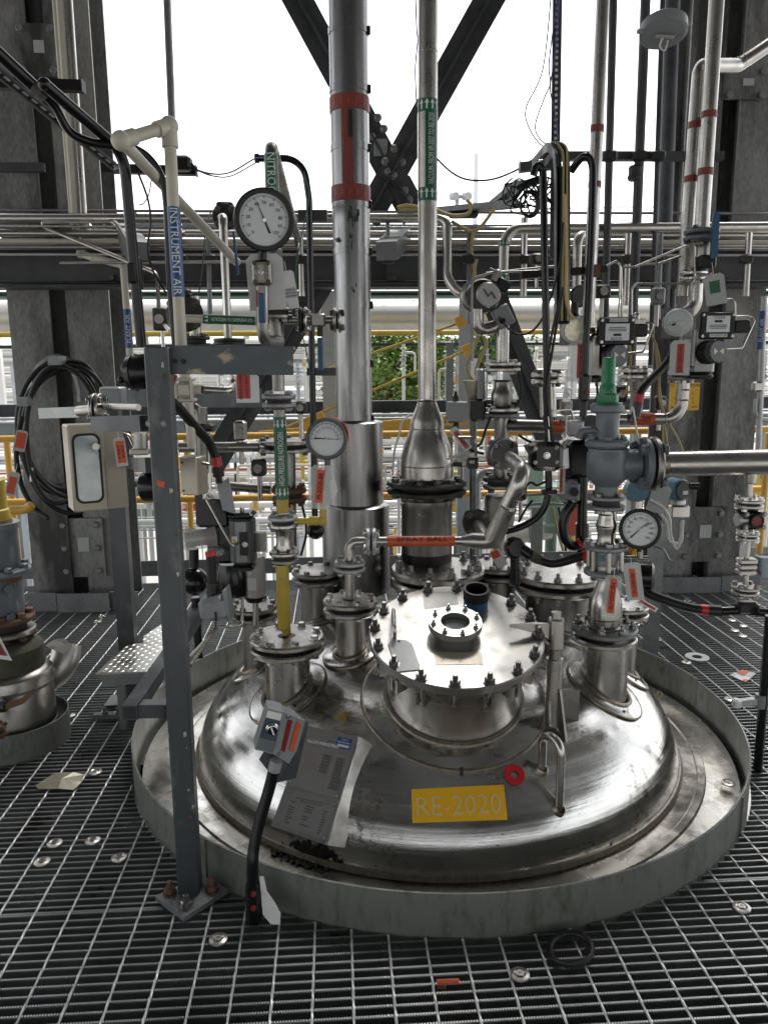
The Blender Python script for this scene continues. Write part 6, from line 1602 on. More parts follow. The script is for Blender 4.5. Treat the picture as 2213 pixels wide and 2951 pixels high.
part('red_collar', MB().cyl(W(1382, 852, 3.2), W(1378, 868, 3.2), .0195, 14), m_red, fhp)
part('fitting', MB().cyl(W(1378, 868, 3.2), W(1372, 900, 3.2), .019, 12), m_conduit, fhp)
part('elbow', MB().bbox(W(1366, 900, 3.2), (.05, .04, .04), .012), m_conduit, fhp)
card('clear tag with red HV-2020-305 sticker below the foil faced head', W(1254, 735, 3.2), .098, .165, m_clear, 'HV-2020-305', m_rsticker, (.38, .08, .74, .92), flip=False, tie=.03)
card('clear tag with red HV-2020-105 sticker below the grey instrument head', W(1470, 735, 3.2), .078, .140, m_card, 'HV-2020-105', m_rsticker, (.34, .10, .70, .94), flip=True, tie=.04)
# yellow sign and the elbow pipe in front of it
YS = 5.2
q = [W(1447, 828, YS), W(1512, 826, YS), W(1508, 886, YS), W(1444, 887, YS)]
ys = thing('warning_sign', 'yellow paper sign taped to the right column behind the elbow pipe', 'sign', (q[0] + q[2]) / 2)
part('sheet', MB().prism(q, .003, Y3), m_ysign, ys)
for s_, px, py in (('F2-', 1452, 833), ('OO-02', 1500, 832), ('M', 1462, 849), ('y', 1496, 849), ('la', 1459, 859), ('a', 1496, 859), ('e', 1460, 868), ('a', 1496, 868), ('lum', 1455, 879), ('aria', 1499, 878)):
    text(ys, s_, W(px, py, YS - .004), X3, Z3, .018, m_ink)
EY = 3.45
ep = thing('elbow_pipe', 'bent steel pipe with orange lettered band in front of the yellow sign', 'pipe', W(1470, 820, EY))
part('tube', MB().tube([W(1476, 822, EY), W(1470, 905, EY), W(1290, 905, EY)], .0265, 18, .075, 9), m_ss, ep)
weld(ep, W(1476, 842, EY), Z3, .0268, .004); weld(ep, W(1474, 864, EY), Z3, .0268, .004); weld(ep, W(1434, 905, EY), X3, .0268, .004)
bo = band(ep, W(1362, 905, EY), W(1411, 905, EY), .0265, m_oband)
text(bo, '-09', W(1394, 905, EY - .03), X3, Z3, .026, m_ink)
flange(ep, W(1470, 812, EY), Z3, .057, .016, m_ss, 4, .0125, 'bst', gap=.006, m2=m_galv)
# flange pipe in the middle of the right group
mp_ = thing('flanged_pipe', 'flanged pipe standing behind the green cap', 'pipe', W(1372, 815, 3.6))
flange(mp_, W(1372, 807, 3.6), Z3, .075, .02, m_ss, 8, .012, 'bst', gap=.008)
part('tube', MB().lathe([(.028, 0), (.028, .10), (.04, .17), (.045, .2)], W(1372, 900, 3.6), Z3, 20), m_ssd, mp_)
# ---------------------------------------------------------------- upper right pipes
UY = 3.55
def vpx(x0, py): return x0 + (900 - x0) * py / 10022.
rp1 = thing('banded_riser', 'front steel riser with two red bands at upper right', 'pipe', W(vpx(1547, 498), 498, UY))
part('tube', MB().cyl(W(vpx(1547, 500), 500, UY), rise(W(vpx(1547, 500), 500, UY), W(1549, -30, UY)), .031, 22), m_ss, rp1)
for a_, b_ in ((256, 241), (380, 364)): band(rp1, W(vpx(1547, a_), a_, UY), W(vpx(1547, b_), b_, UY), .031, m_rband, name='red_band')
U2 = UY + .08
rp2 = thing('banded_riser', 'steel riser with bent top and two red bands at upper right', 'pipe', W(1478, 690, U2))
part('tube', MB().tube([W(1474, 640, U2), W(1511, 142, U2), W(1592, 142, U2 + .25), W(1700, 70, U2 + .35)], .031, 22, .06, 9), m_ss, rp2)
for a_, b_ in ((279, 264), (395, 381)): band(rp2, W(1511 - (a_ - 142) * .0743, a_, U2), W(1511 - (b_ - 142) * .0743, b_, U2), .031, m_rband, name='red_band')
for px, py, yy in ((1575, 142, U2 + .2), (1592, 140, U2 + .25), (1603, 135, U2 + .26)): weld(rp2, W(px, py, yy), V((1, .1, .1)), .031, .005)
bvv = thing('butterfly_valve', 'grey valve with upright blue lever on the right risers', 'valve', W(1512, 520, UY))
flange(bvv, W(1514, 508, UY), Z3, .075, .018, m_greyp, 4, .013, 'bdk', gap=.010)
part('body', MB().lathe([(.05, 0), (.055, .03), (.05, .08), (.06, .10)], W(1510, 582, UY), Z3, 24), m_ssd, bvv)
part('lever', MB().prism([W(1541, 458, UY - .1), W(1549, 457, UY - .1), W(1553, 463, UY - .1), W(1548, 555, UY - .1), W(1533, 560, UY - .1), W(1538, 470, UY - .1)], .014, Y3), m_blueh, bvv)
part('stem_block', MB().bbox(W(1525, 566, UY - .07), (.07, .05, .055), .006), m_blk, bvv)
flange(bvv, W(1498, 597, UY), Z3, .058, .016, m_ss, 4, .012, 'bst', gap=.008)
part('elbow', MB().tube([W(1503, 606, UY), W(1500, 664, UY), W(1470, 684, UY)], .031, 18, .06), m_ss, bvv)
card('ivory tag with green square hanging below the blue lever', W(1540, 592, UY - .14), .082, .13, m_card, None, m_gband, (.25, .22, .75, .62), rot=10)
p3 = thing('banded_riser', 'slim steel riser with two red bands beside the black conduit', 'pipe', W(1275, 690, 3.45))
part('tube', MB().cyl(W(1270, 700, 3.45), rise(W(1270, 700, 3.45), W(1303, -30, 3.45)), .0265, 20), m_ss, p3)
for a_, b_ in ((287, 271), (406, 393)): band(p3, W(1302 - a_ * .045, a_, 3.45), W(1302 - b_ * .045, b_, 3.45), .0265, m_rband, name='red_band')
for lab, x0, x1, yb, r_, yy in (('dark conduit just right of the slim banded riser', 1325, 1306, 700, .019, 4.0), ('dark conduit with a threaded union right of the banded riser', 1395, 1362, 800, .024, 4.1), ('slim dark conduit left of the right column', 1432, 1404, 800, .013, 4.1)):
    t_ = thing('tall_conduit', lab, 'conduit', W(x1, yb, yy), 'black coated conduits')
    part('tube', MB().cyl(W(x1, yb, yy), rise(W(x1, yb, yy), W(x0, -30, yy)), r_, 14), m_steel_dk, t_)
    if r_ > .02:
        part('union', MB().lathe([(.032, 0), (.04, .015), (.034, .03), (.036, .06), (.028, .07)], W(1371, 390, yy), Z3, 14), m_steel_dk, t_)
    part('clamp', MB().bbox(W(x0 + (x1 - x0) * 337 / yb, 337, yy - .02), (.07, .04, .05), .008), m_iron, t_)
hs2 = thing('cross_strut', 'dark strut clamping the conduits at upper right', 'strut', W(1400, 338, 4.15), 'black cross struts')
part('channel', MB().bar(W(1180, 338, 4.14), W(1560, 338, 4.14), .045, .04), m_steel_dk, hs2)
pipe('dark_downpipe', 'thick dark pipe hugging the right column', [rise(W(1428, 700, 4.9), W(1452, -20, 4.9), 6.5), W(1428, 700, 4.9)], .045, m_steel_dk)
# lamp
lp = thing('ceiling_lamp', 'round grey lamp housing hanging at upper right with loose wires', 'lamp', W(1432, 60, 3.2))
lc_ = W(1432, 62, 3.2); ln_ = V((.02, .28, .95)).normalized()
part('pan', MB().lathe([(.082, -.024), (.088, -.02), (.088, .012), (.080, .02), (.06, .022)], lc_, ln_, 40), m_greyb, lp)
part('inside', MB().disc(lc_ - ln_ * .023, ln_, .077, .006, 32, 0), m_greyb, lp)
part('bracket', MB().bar(lc_ - ln_ * .03 + X3 * -.03, lc_ - ln_ * .035 + X3 * .04, .012, .008), m_galvl, lp)
part('wires', MB().cable([lc_ - ln_ * .03, lc_ - Z3 * .06 - X3 * .01, lc_ - Z3 * .075 + X3 * .01, lc_ - Z3 * .04 + X3 * .02], .003, 6), m_wire_w, lp)
for s_ in (-1, 1): part('ear', MB().bbox(lc_ + V((s_ * .088, -.01, s_ * .012)), (.03, .02, .014), .003), m_galvl, lp)
# slotted strut and cable channel with its arch
sst = thing('slotted_strut', 'upright slotted strut with round holes against the sky', 'strut', W(1200, 318, 3.4))
part('channel', MB().bar(W(1196, 560, 3.4), rise(W(1196, 560, 3.4), W(1204, -30, 3.4)), .036, .012, Y3), m_steel_dk, sst)
for k in range(24): part('hole', MB().disc(W(1203 - k * .14, 4 + k * 13.4, 3.385), -Y3, .0065, .002, 10, 0), m_white, sst)
cch = thing('cable_channel', 'bent steel channel carrying tan cables down beside the conduits', 'channel', W(1215, 700, 3.15))
ch = [W(1163, 352, 3.35), W(1186, 326, 3.3), W(1197, 318, 3.25), W(1208, 328, 3.22), W(1212, 350, 3.2), W(1214, 420, 3.18), W(1213, 700, 3.15)]
for dx, nm in ((-.026, 'side_rail'), (.026, 'side_rail')):
    b = MB(); P = spline([p + X3 * dx for p in ch], 6); rs = []
    for i, p in enumerate(P):
        tdir = (P[min(i + 1, len(P) - 1)] - P[max(i - 1, 0)]).normalized(); nn_ = tdir.cross(X3).normalized()
        rs.append([p + X3 * .002 + nn_ * .018, p - X3 * .002 + nn_ * .018, p - X3 * .002 - nn_ * .018, p + X3 * .002 - nn_ * .018])
    part(nm, b.rings(rs), m_galv, cch)
part('back', MB().bar(W(1212, 360, 3.21), W(1212, 700, 3.165), .052, .004, Y3), m_blk, cch)
for k, (dx, m_) in enumerate(((-.012, m_rubber), (.0, m_wire_y), (.010, m_rubber), (.018, m_wire_y))):
    part('cable', MB().cable([p + X3 * (dx + .004 * math.sin(i * 1.7 + k)) + V((0, -.014, .012)) for i, p in enumerate(ch)] + [W(1226 + k * 3, 720, 3.2), W(1238 + k * 2, 660 + 90, 3.22)][:0], .0052, 8), m_, cch)
for lab, pts in (('tan cable pair curving down beside the foil faced head', [(1219, 420), (1222, 560), (1222, 640), (1230, 675), (1240, 690)]), ('tan cable falling from the channel behind the wave dial', [(1030, 560), (1022, 600), (1026, 630), (1035, 660)])):
    solo('tan_cable', MB().cable([W(a_, b_, 3.12 if a_ > 1100 else 3.6) for a_, b_ in pts], .0065, 8), m_wire_y, lab, 'cable')
for k, (pts, lab) in enumerate((([(1190, -10), (1172, 150), (1137, 230), (1140, 270), (1165, 310), (1196, 326)], 'outer violet cable bowing beside the slotted strut'), ([(1205, -10), (1186, 130), (1188, 180), (1176, 210), (1156, 270), (1166, 300), (1192, 320)], 'middle violet cable bowing beside the slotted strut'), ([(1208, -10), (1198, 120), (1188, 190), (1198, 240), (1204, 300)], 'inner violet cable bowing beside the slotted strut'))):
    solo('violet_cable', MB().cable([W(a_, b_, 3.38) for a_, b_ in pts], .0027, 6), m_wire_p, lab, 'cable')
solo('slung_cable', MB().cable([W(941, 340, 3.5), W(975, 372, 3.5), W(1010, 388, 3.5), W(1060, 388, 3.5), W(1110, 370, 3.45), W(1150, 345, 3.4), W(1190, 320, 3.3)], .0042, 8), m_rubber, 'dark cord slung from the vacuum pipe to the cable channel', 'cable')
lc3 = thing('cable_coil', 'small coil of black cable hanging in front of the cable bracket', 'coil', W(1140, 440, 3.3))
for k in range(5):
    part('cable_loop', MB().cable([W(1141 + (17 + 1.2 * k) * math.sin(a_) + k * .8, 441 + (24 + 1.3 * k) * math.cos(a_), 3.3 + .006 * k) for a_ in [2 * math.pi * j / 14 for j in range(15)]], .0035, 6, 3), m_rubber, lc3)
cbk = thing('cable_bracket', 'horizontal bracket bristling with cable ends behind the hooked conduits', 'bracket', W(1165, 365, 3.4))
part('arm', MB().bar(W(1123, 362, 3.42), W(1205, 355, 3.40), .04, .036), m_steel_dk, cbk)
part('arm_end', MB().box(W(1122, 362, 3.42), (.004, .045, .042)), m_galv, cbk)
random.seed(5)
for k in range(24):
    x_, y_ = 1105 + random.random() * 95, 378 + random.random() * 30
    part('cable_end', MB().cable([W(x_, y_, 3.38), W(x_ + random.uniform(-25, 5), y_ + random.uniform(-8, 20), 3.36), W(x_ + random.uniform(-40, 10), y_ + random.uniform(10, 50), 3.36), W(x_ + random.uniform(-30, 30), y_ + random.uniform(20, 60), 3.36)], .0034, 6), m_rubber, cbk)
part('lump', MB().bbox(W(1145, 395, 3.4), (.12, .05, .03), .01, V((.95, 0, .3)), Y3), m_rubber, cbk)
gpp = thing('goose_pipe', 'steel pipe with green arrow band bending to the right behind the cables', 'pipe', W(1088, 620, 3.95))
part('tube', MB().tube([W(1086, 600, 3.95), W(1090, 494, 3.95), W(1700, 490, 4.25)], .0255, 18, .09, 9), m_ss, gpp)
bn = band(gpp, W(1088.5, 532, 3.95), W(1089, 519, 3.95), .0255, m_gband); arrows(bn, W(1088.8, 525, 3.95), -Z3, .0272, m_wink, .024, 10)
bn = band(gpp, W(1087, 606, 3.95), W(1087.5, 594, 3.95), .0255, m_gband); arrows(bn, W(1087.2, 600, 3.95), -Z3, .0272, m_wink, .022, 10)
spn = thing('short_pipe', 'short steel pipe with bent head behind the hooked conduit', 'pipe', W(1240, 660, 3.7))
part('tube', MB().tube([W(1243, 680, 3.7), W(1247, 508, 3.7), W(1275, 512, 3.8)], .022, 16, .05), m_ss, spn)
part('flange', MB().disc(W(1252, 640, 3.6), V((.3, -.9, 0)), .05, .02, 24), m_iron, spn)
st5 = thing('cross_strut', 'black strut across the conduits below the arch', 'strut', W(1120, 592, 3.3), 'black cross struts')
part('channel', MB().bar(W(1126, 595, 3.35), W(1308, 582, 3.35), .035, .03), m_blk, st5)
part('plate', MB().box(W(1280, 585, 3.3), (.06, .006, .05)), m_rust, st5)
for lab, pts, Yt in (('thin steel tube running left from the black strut to the solenoid', [(1220, 584), (1075, 588), (1058, 580)], 3.4), ('thin steel tube running to the sky side of the wave dial', [(1230, 572), (1050, 590)], 3.45), ('pair of thin steel tubes dropping to the control box', [(1300, 580), (1333, 562), (1339, 575), (1336, 690)], 3.4), ('second of the thin tubes dropping to the control box', [(1330, 566), (1341, 572), (1343, 690)], 3.42), ('thin tube stepping from the right valve to the control box', [(1540, 592), (1500, 594), (1496, 612), (1372, 613), (1364, 625), (1364, 680)], 3.5), ('thin tube slanting up to the right valve', [(1345, 577), (1370, 577), (1490, 527), (1500, 530), (1500, 600)], 3.5), ('lower thin tube slanting along the beam to the right valve', [(1380, 571), (1420, 570), (1470, 553)], 3.6), ('ivory tube bending down to the right control box', [(1560, 648), (1582, 646), (1587, 655), (1587, 680)], 3.5)):
    solo('thin_tube', MB().tube([W(a_, b_, Yt) for a_, b_ in pts], .0048, 8, .03), m_ss, lab, 'tube')
ppa = thing('plant_air_pipe', 'grey air pipe with blue band at the right edge', 'pipe', W(1635, 830, 3.9))
part('tube', MB().cyl(W(1636, 1000, 3.9), W(1650, 640, 3.9), .0145, 12), m_galvl, ppa)
b0, b1 = W(1646.5, 672, 3.9), W(1640, 755, 3.9); bn = band(ppa, b1, b0, .0145, m_bband)
wrap_text(bn, 'PLANT AIR', (b0 + b1) / 2, b0 - b1, .0162, tocam(b0), .016, m_wink, width=.11)
part('valve', MB().bbox(W(1636, 835, 3.9), (.06, .04, .05), .008), m_ss, ppa)
part('lower_tube', MB().tube([W(1632, 862, 3.9), W(1630, 890, 3.9), W(1640, 906, 3.9), W(1665, 908, 3.9)], .011, 10, .03), m_galvl, ppa)
# perforated cable tray low behind
tr2 = thing('cable_tray', 'low perforated cable tray behind the sloping pipe', 'tray', W(1200, 1090, 3.9))
for dz in (0, .05): part('rail', MB().cable([W(1125, 1092, 3.9) + Z3 * dz, W(1180, 1088, 3.9) + Z3 * dz, W(1240, 1094, 3.9) + Z3 * dz, W(1320, 1108, 3.9) + Z3 * dz], .007, 6), m_galv, tr2)
part('upright', MB().bar(W(1160, 1095, 3.95), W(1158, 1200, 3.95), .06, .01, Y3), m_galv, tr2)
# black post at right edge with white capped strut
rp0 = G(1636, 1660)
bpo_ = thing('black_post', 'leaning black pipe post at the right edge', 'post', rp0)
part('tube', MB().cyl(rp0 - Z3 * .02, W(1662, 1330, rp0.y), .017, 14), m_conduit, bpo_)
cs = thing('capped_strut', 'short strut with white plastic end cap on the black post', 'strut', W(1600, 1519, rp0.y))
part('bar', MB().bar(W(1598, 1518, rp0.y), W(1645, 1512, rp0.y), .024, .024), m_galvl, cs)
part('end_cap', MB().bbox(W(1590, 1519, rp0.y), (.030, .036, .036), .006), m_white, cs)
part('clamp', MB().cyl(W(1640, 1528, rp0.y), W(1643, 1500, rp0.y), .021, 12), m_galv, cs)
# ---------------------------------------------------------------- insulated pump pipe at the left edge
PX, PY0 = W(26, 1500, 3.05).x, 3.05
def pz(py): return W(12, py, PY0).z
def pp(py): return V((PX, PY0, pz(py)))
lp_ = thing('left_riser', 'rusty valve riser with mossy collar at the left edge', 'valve', V((PX, PY0, 0)))
part('steel_jacket', MB().lathe([(.170, 0), (.170, pz(1450)), (.164, pz(1445)), (.14, pz(1438))], (PX, PY0, 0), Z3, 48), m_ssd, lp_)
part('jacket_band', MB().lathe([(.173, 0), (.173, .03)], pp(1570), Z3, 48), m_ss, lp_); part('jacket_band', MB().lathe([(.173, 0), (.173, .012)], pp(1475), Z3, 48), m_ss, lp_)
part('mossy_collar', MB().lathe([(.142, 0), (.142, pz(1395) - pz(1445)), (.125, pz(1385) - pz(1445)), (.10, pz(1380) - pz(1445))], pp(1445), Z3, 40), m_conc, lp_)
flange(lp_, pp(1348), Z3, .120, .026, m_rust, 8, .018, 'brs', gap=.030, m2=m_ssd)
part('valve_body', MB().lathe([(.08, 0), (.085, .03), (.085, .16), (.075, .18)], pp(1335), Z3, 32), m_greyp, lp_)
sdir = V((.80, -.6, 0)).normalized()
part('side_flange', MB().lathe([(.09, 0), (.105, .006), (.105, .05), (.095, .055), (.05, .06)], pp(1293) + V((-.05, -.06, 0)) + sdir * .03, sdir, 36), m_greyp, lp_)
bolts(lp_, pp(1293) + V((-.05, -.06, 0)) + sdir * .085, sdir, .085, 4, .020, 'bgr', .5)
part('rusty_neck', MB().cyl(pp(1262), pp(1240), .085, 24), m_rust, lp_)
fg = part('bonnet_flange', MB().disc(pp(1232), Z3, .122, .026, 36), m_greyp, lp_); bolts(fg, pp(1232) + Z3 * .013, Z3, .105, 8, .016, 'bgr')
part('bonnet', MB().lathe([(.080, 0), (.086, .01), (.086, pz(1142) - pz(1228)), (.096, pz(1140) - pz(1228)), (.096, pz(1128) - pz(1228))], pp(1228), Z3, 32), m_greyp, lp_)
part('rust_ring', MB().lathe([(.07, 0), (.066, .012)], pp(1128), Z3, 24), m_rust, lp_)
part('yellow_cap', MB().lathe([(.062, 0), (.066, .01), (.062, .05), (.056, .055), (.056, .17), (.048, .178)], pp(1127), Z3, 20), m_yellow, lp_)
solo('yellow_rail_end', MB().cable([W(12, 1102, 4.4), W(40, 1102, 4.4), W(58, 1099, 4.4), W(70, 1090, 4.4)], .026, 12), m_orpipe, 'bent end of a yellow rail behind the left riser', 'railing')
ce = thing('insulated_elbow', 'white insulated elbow with lifted plate behind the left riser', 'pipe', W(125, 1430, 3.2))
part('elbow', MB().tube([W(95, 1470, 3.25), W(140, 1445, 3.25), W(145, 1395, 3.3)], .062, 20, .10), m_alum, ce)
part('lifted_plate', MB().prism([W(100, 1395, 3.2), W(118, 1382, 3.3), W(140, 1380, 3.35), W(158, 1394, 3.25), W(138, 1413, 3.1)], .004, V((.2, -.3, 1))), m_ss, ce)
lv = thing('rusty_lever', 'rusty bent valve lever on the left riser jacket', 'lever', W(40, 1520, 2.83))
part('blade', MB().prism([W(14, 1520, 2.83), W(30, 1512, 2.83), W(48, 1508, 2.83), W(66, 1492, 2.83), W(75, 1488, 2.83), W(72, 1500, 2.83), W(52, 1520, 2.83), W(30, 1528, 2.83), W(14, 1534, 2.83)], .010, V((.2, -1, .3))), m_rust, lv)
part('stem', MB().cyl(W(-4, 1528, 2.84), W(14, 1526, 2.84), .022, 10), m_iron, lv)
lcb = thing('curb_ring', 'small grey curb ring round the left riser', 'curb', V((PX, PY0, 0)))
part('plate', MB().ring((PX, PY0, .055), Z3, .212, .218, .13, 64), m_curb, lcb)
tsn = thing('hazard_sign', 'corner of a red and white hazard placard on the left riser', 'sign', W(8, 1410, 2.85))
part('board', MB().prism([W(-20, 1375, 2.85), W(0, 1375, 2.85), W(27, 1427, 2.85), W(-20, 1420, 2.85)], .003, V((.2, -1, 0))), m_white, tsn)
part('red_field', MB().prism([W(-20, 1383, 2.845), W(-3, 1385, 2.845), W(16, 1417, 2.845), W(-20, 1412, 2.845)], .002, V((.2, -1, 0))), m_dkred, tsn)
rf2 = thing('rusty_flange', 'rusty flange corner low at the left edge', 'flange', W(0, 1575, 2.75)); flange(rf2, W(-6, 1578, 2.72), Z3, .035, .012, m_rust, 6, .009, 'brs')
# ---------------------------------------------------------------- switch station and makers plate in front of the dome
yb_, yt_ = dome_hit(640, 1790).y - .10, dome_hit(776, 1592).y - .05
TL, TR, BR, BL = W(664, 1568, yt_ + .01), W(776, 1592, yt_), W(706, 1826, yb_ + .02), W(586, 1784, yb_)
pn = (TR - TL).cross(BL - TL).normalized()
d_ = ray(706, 1826); BR = C0 + d_ * ((TL - C0).dot(pn) / d_.dot(pn))
if pn.y > 0: pn = -pn
mpb = thing('plate_bracket', 'tilted stainless bracket with two makers plates on the dome', 'bracket', (TL + BR) / 2)
part('front', MB().prism([TL, TR, BR, BL], .004, pn), m_plate, mpb)
sR0 = dome_hit(804, 1608); sn = (sR0 - TR).cross(BR - TR).normalized(); d_ = ray(744, 1831); sR1 = C0 + d_ * ((TR - C0).dot(sn) / d_.dot(sn))
part('side', MB().prism([TR + pn * .002, sR0, sR1, BR + pn * .002], .004, (sR0 - TR).cross(BR - TR)), m_ssd, mpb)
part('stiff_edge', MB().cyl(TR + pn * .001, BR + pn * .001, .0035, 8), m_chrome, mpb)
def bl_(u, v, e=0.0): return (TL * (1 - u) + TR * u) * (1 - v) + (BL * (1 - u) + BR * u) * v + pn * e
def quad(u0, v0, u1, v1, e): return [bl_(u0, v0, e), bl_(u1, v0, e), bl_(u1, v1, e), bl_(u0, v1, e)]
ux, uy = (TR - TL).normalized(), (TL - BL).normalized()
if ux.cross(uy).dot(pn) < 0: ux = -ux
wpl = (TR - TL).length; hpl = (TL - BL).length
p_a = part('upper_plate', MB().prism(quad(.03, .03, .95, .60, .003), .0012, pn), m_plate, mpb)
p_b = part('lower_plate', MB().prism(quad(.08, .64, .95, .97, .003), .0012, pn), m_plate, mpb)
for u, v in ((.92, .05), (.06, .57), (.92, .58), (.11, .95), (.92, .955), (.11, .655), (.92, .66)): put('rivet', U['bss'], mpb, bl_(u, v, .0036), pn, .0034)
lf = .0042
text(p_a, 'CERTIFIED BY', bl_(.55, .10, lf), ux, uy, hpl * .018, m_gink, width=wpl * .22)
text(p_a, 'ALLOY INDUSTRIES', bl_(.40, .14, lf), ux, uy, hpl * .032, m_wink, width=wpl * .60)
text(p_a, 'S. PLAINFIELD', bl_(.30, .18, lf), ux, uy, hpl * .016, m_pink, width=wpl * .22)
text(p_a, 'NEW JERSEY', bl_(.80, .19, lf), ux, uy, hpl * .016, m_pink, width=wpl * .20)
sk_ = part('blue_sticker', MB().prism(quad(.62, .045, .90, .145, .0045), .0008, pn), m_bband, p_a)
text(sk_, 'PROPERTY OF', bl_(.76, .062, .0054), ux, uy, hpl * .010, m_wink, width=wpl * .12)
text(sk_, 'MSD BARCELONETA', bl_(.76, .088, .0054), ux, uy, hpl * .014, m_wink, width=wpl * .25)
part('sticker_strip', MB().prism(quad(.65, .108, .87, .132, .0055), .0004, pn), m_card, sk_)
for i, (s_, v) in enumerate((('SHELL  M.A.W.P.', .245), ('M.D.M.T.', .275), ('JACKET  M.A.W.P.', .305), ('M.D.M.T.', .335), ('COIL  M.A.W.P.', .365), ('M.D.M.T.', .395))):
    text(p_a, s_, bl_(.30, v, lf), ux, uy, hpl * .015, m_pink, width=wpl * (.30 if len(s_) > 9 else .16))
    for u0 in (.47, .72): part('data_box', MB().prism(quad(u0, v - .011, u0 + .15, v + .011, .0040), .0003, pn), m_ssd, p_a)
    text(p_a, 'P.S.I.' if i % 2 == 0 else 'AT  F', bl_(.66, v, lf), ux, uy, hpl * .012, m_pink)
text(p_a, 'SERIAL NO.', bl_(.60, .43, lf), ux, uy, hpl * .013, m_pink); text(p_a, 'YEAR BUILT', bl_(.60, .46, lf), ux, uy, hpl * .013, m_pink)
for v in (.43, .46, .49, .52): part('data_box', MB().prism(quad(.72, v - .010, .92, v + .010, .0040), .0003, pn), m_ssd, p_a)
text(p_b, 'MERCK SHARP & DOHME (PUERTO RICO) LTD', bl_(.54, .678, lf), ux, uy, hpl * .013, m_ink, width=wpl * .60)
text(p_b, 'BARCELONETA, PUERTO RICO', bl_(.54, .70, lf), ux, uy, hpl * .013, m_ink, width=wpl * .42)
random.seed(9)
for k in range(9):
    v = .735 + k * .024
    for u0, u1 in ((.18, .30), (.45, .62), (.78, .86)):
        if random.random() < .85: part('print_line', MB().prism(quad(u0, v - .004, u0 + (u1 - u0) * random.uniform(.5, 1), v + .004, .0040), .0003, pn), m_gink, p_b)
# switch station
SYB = 1.98
sq_ = thing('switch_station', 'grey switch box with rotary knob on a bent black conduit', 'switch', W(600, 1600, SYB))
fq = [W(579, 1530, SYB - .055), W(611, 1538, SYB - .045), W(591, 1629, SYB - .045), W(551, 1619, SYB - .055)]
fn_ = (fq[1] - fq[0]).cross(fq[3] - fq[0]).normalized()
if fn_.y > 0: fn_ = -fn_
def fq_(u, v, e): return (fq[0] * (1 - u) + fq[1] * u) * (1 - v) + (fq[3] * (1 - u) + fq[2] * u) * v + fn_ * e
def fr_(u0, v0, u1, v1, e): return [fq_(u0, v0, e), fq_(u1, v0, e), fq_(u1, v1, e), fq_(u0, v1, e)]
part('front_box', MB().prism([p - fn_ * .025 for p in fq], .05, fn_), m_greyb, sq_)
part('white_strip', MB().prism(fr_(.05, .04, .97, .20, .001), .002, fn_), m_white, sq_)
part('blue_panel', MB().prism(fr_(.05, .22, .97, .70, .001), .002, fn_), m_bpanel, sq_)
part('lower_panel', MB().prism(fr_(.05, .72, .97, .97, .001), .002, fn_), m_greyp, sq_)
kc_ = fq_(.56, .40, .002)
kn = part('knob', MB().lathe([(.0175, 0), (.0175, .007), (.0145, .009), (.014, .016), (.012, .017)], kc_, fn_, 24), m_chrome, sq_)
part('knob_face', MB().disc(kc_ + fn_ * .0175, fn_, .0125, .002, 18), m_blk, kn)
kd_ = (fq_(.36, .30, 0) - fq_(.68, .48, 0)).normalized(); part('knob_pointer', MB().bar(kc_ + fn_ * .0195 - kd_ * .011, kc_ + fn_ * .0195 + kd_ * .012, .0042, .002, fn_), m_white, kn)
bq = [W(611, 1538, SYB - .02), W(660, 1558, SYB + .04), W(632, 1654, SYB + .05), W(592, 1630, SYB - .01)]
bn_ = (bq[1] - bq[0]).cross(bq[3] - bq[0]).normalized()
if bn_.y > 0: bn_ = -bn_
part('body', MB().prism([p - bn_ * .03 for p in bq], .06, bn_), m_greyb, sq_)
def bq_(u, v, e): return (bq[0] * (1 - u) + bq[1] * u) * (1 - v) + (bq[3] * (1 - u) + bq[2] * u) * v + bn_ * e
part('red_label', MB().prism([bq_(.28, .10, .001), bq_(.46, .10, .001), bq_(.46, .82, .001), bq_(.28, .82, .001)], .0016, bn_), m_dkred, sq_)
part('orange_label', MB().prism([bq_(.64, .06, .001), bq_(.84, .10, .001), bq_(.84, .72, .001), bq_(.64, .70, .001)], .0016, bn_), m_oband, sq_)
for u, v in ((.25, .04), (.2, .92)): put('screw', U['bst'], sq_, bq_(u, v, 0), bn_, .005)
part('hub', MB().cyl(W(598, 1642, SYB), W(592, 1664, SYB), .018, 16), m_greyb, sq_)
part('back_plate', MB().prism([W(560, 1640, SYB + .03), W(600, 1690, SYB + .03), W(640, 1680, SYB + .05), W(668, 1560, SYB + .06), W(620, 1545, SYB + .05)], .004, Y3), m_frame, sq_)
cpts = [W(594, 1655, SYB), W(583, 1700, SYB), W(560, 1780, SYB - .01), W(549, 1830, SYB - .02), W(546, 1880, SYB - .03), W(547, 1995, SYB - .03)]
part('conduit', MB().cable(cpts, .0165, 16), m_conduit, sq_)
fz0 = W(548, 1945, SYB - .03)
part('fitting', MB().bbox(W(549, 1948, SYB - .03), (.042, .042, .13), .010), m_conduit, sq_)
for py in (1931, 1962): part('red_plug', MB().cyl(W(548, py, SYB - .056), W(548, py, SYB - .05), .008, 12), m_dkred, sq_)
q = [W(561, 1893, SYB - .04), W(570, 1893, SYB - .04), W(577, 1925, SYB - .05), W(595, 1950, SYB - .06), W(606, 1972, SYB - .07), W(605, 1997, SYB - .07), W(585, 1996, SYB - .06), W(568, 1975, SYB - .05), W(565, 1940, SYB - .04)]
solo('paper_tag', MB().prism(q, .001, V((.3, -1, .2))), m_white, 'curled white paper tag at the foot of the switch conduit', 'tag')
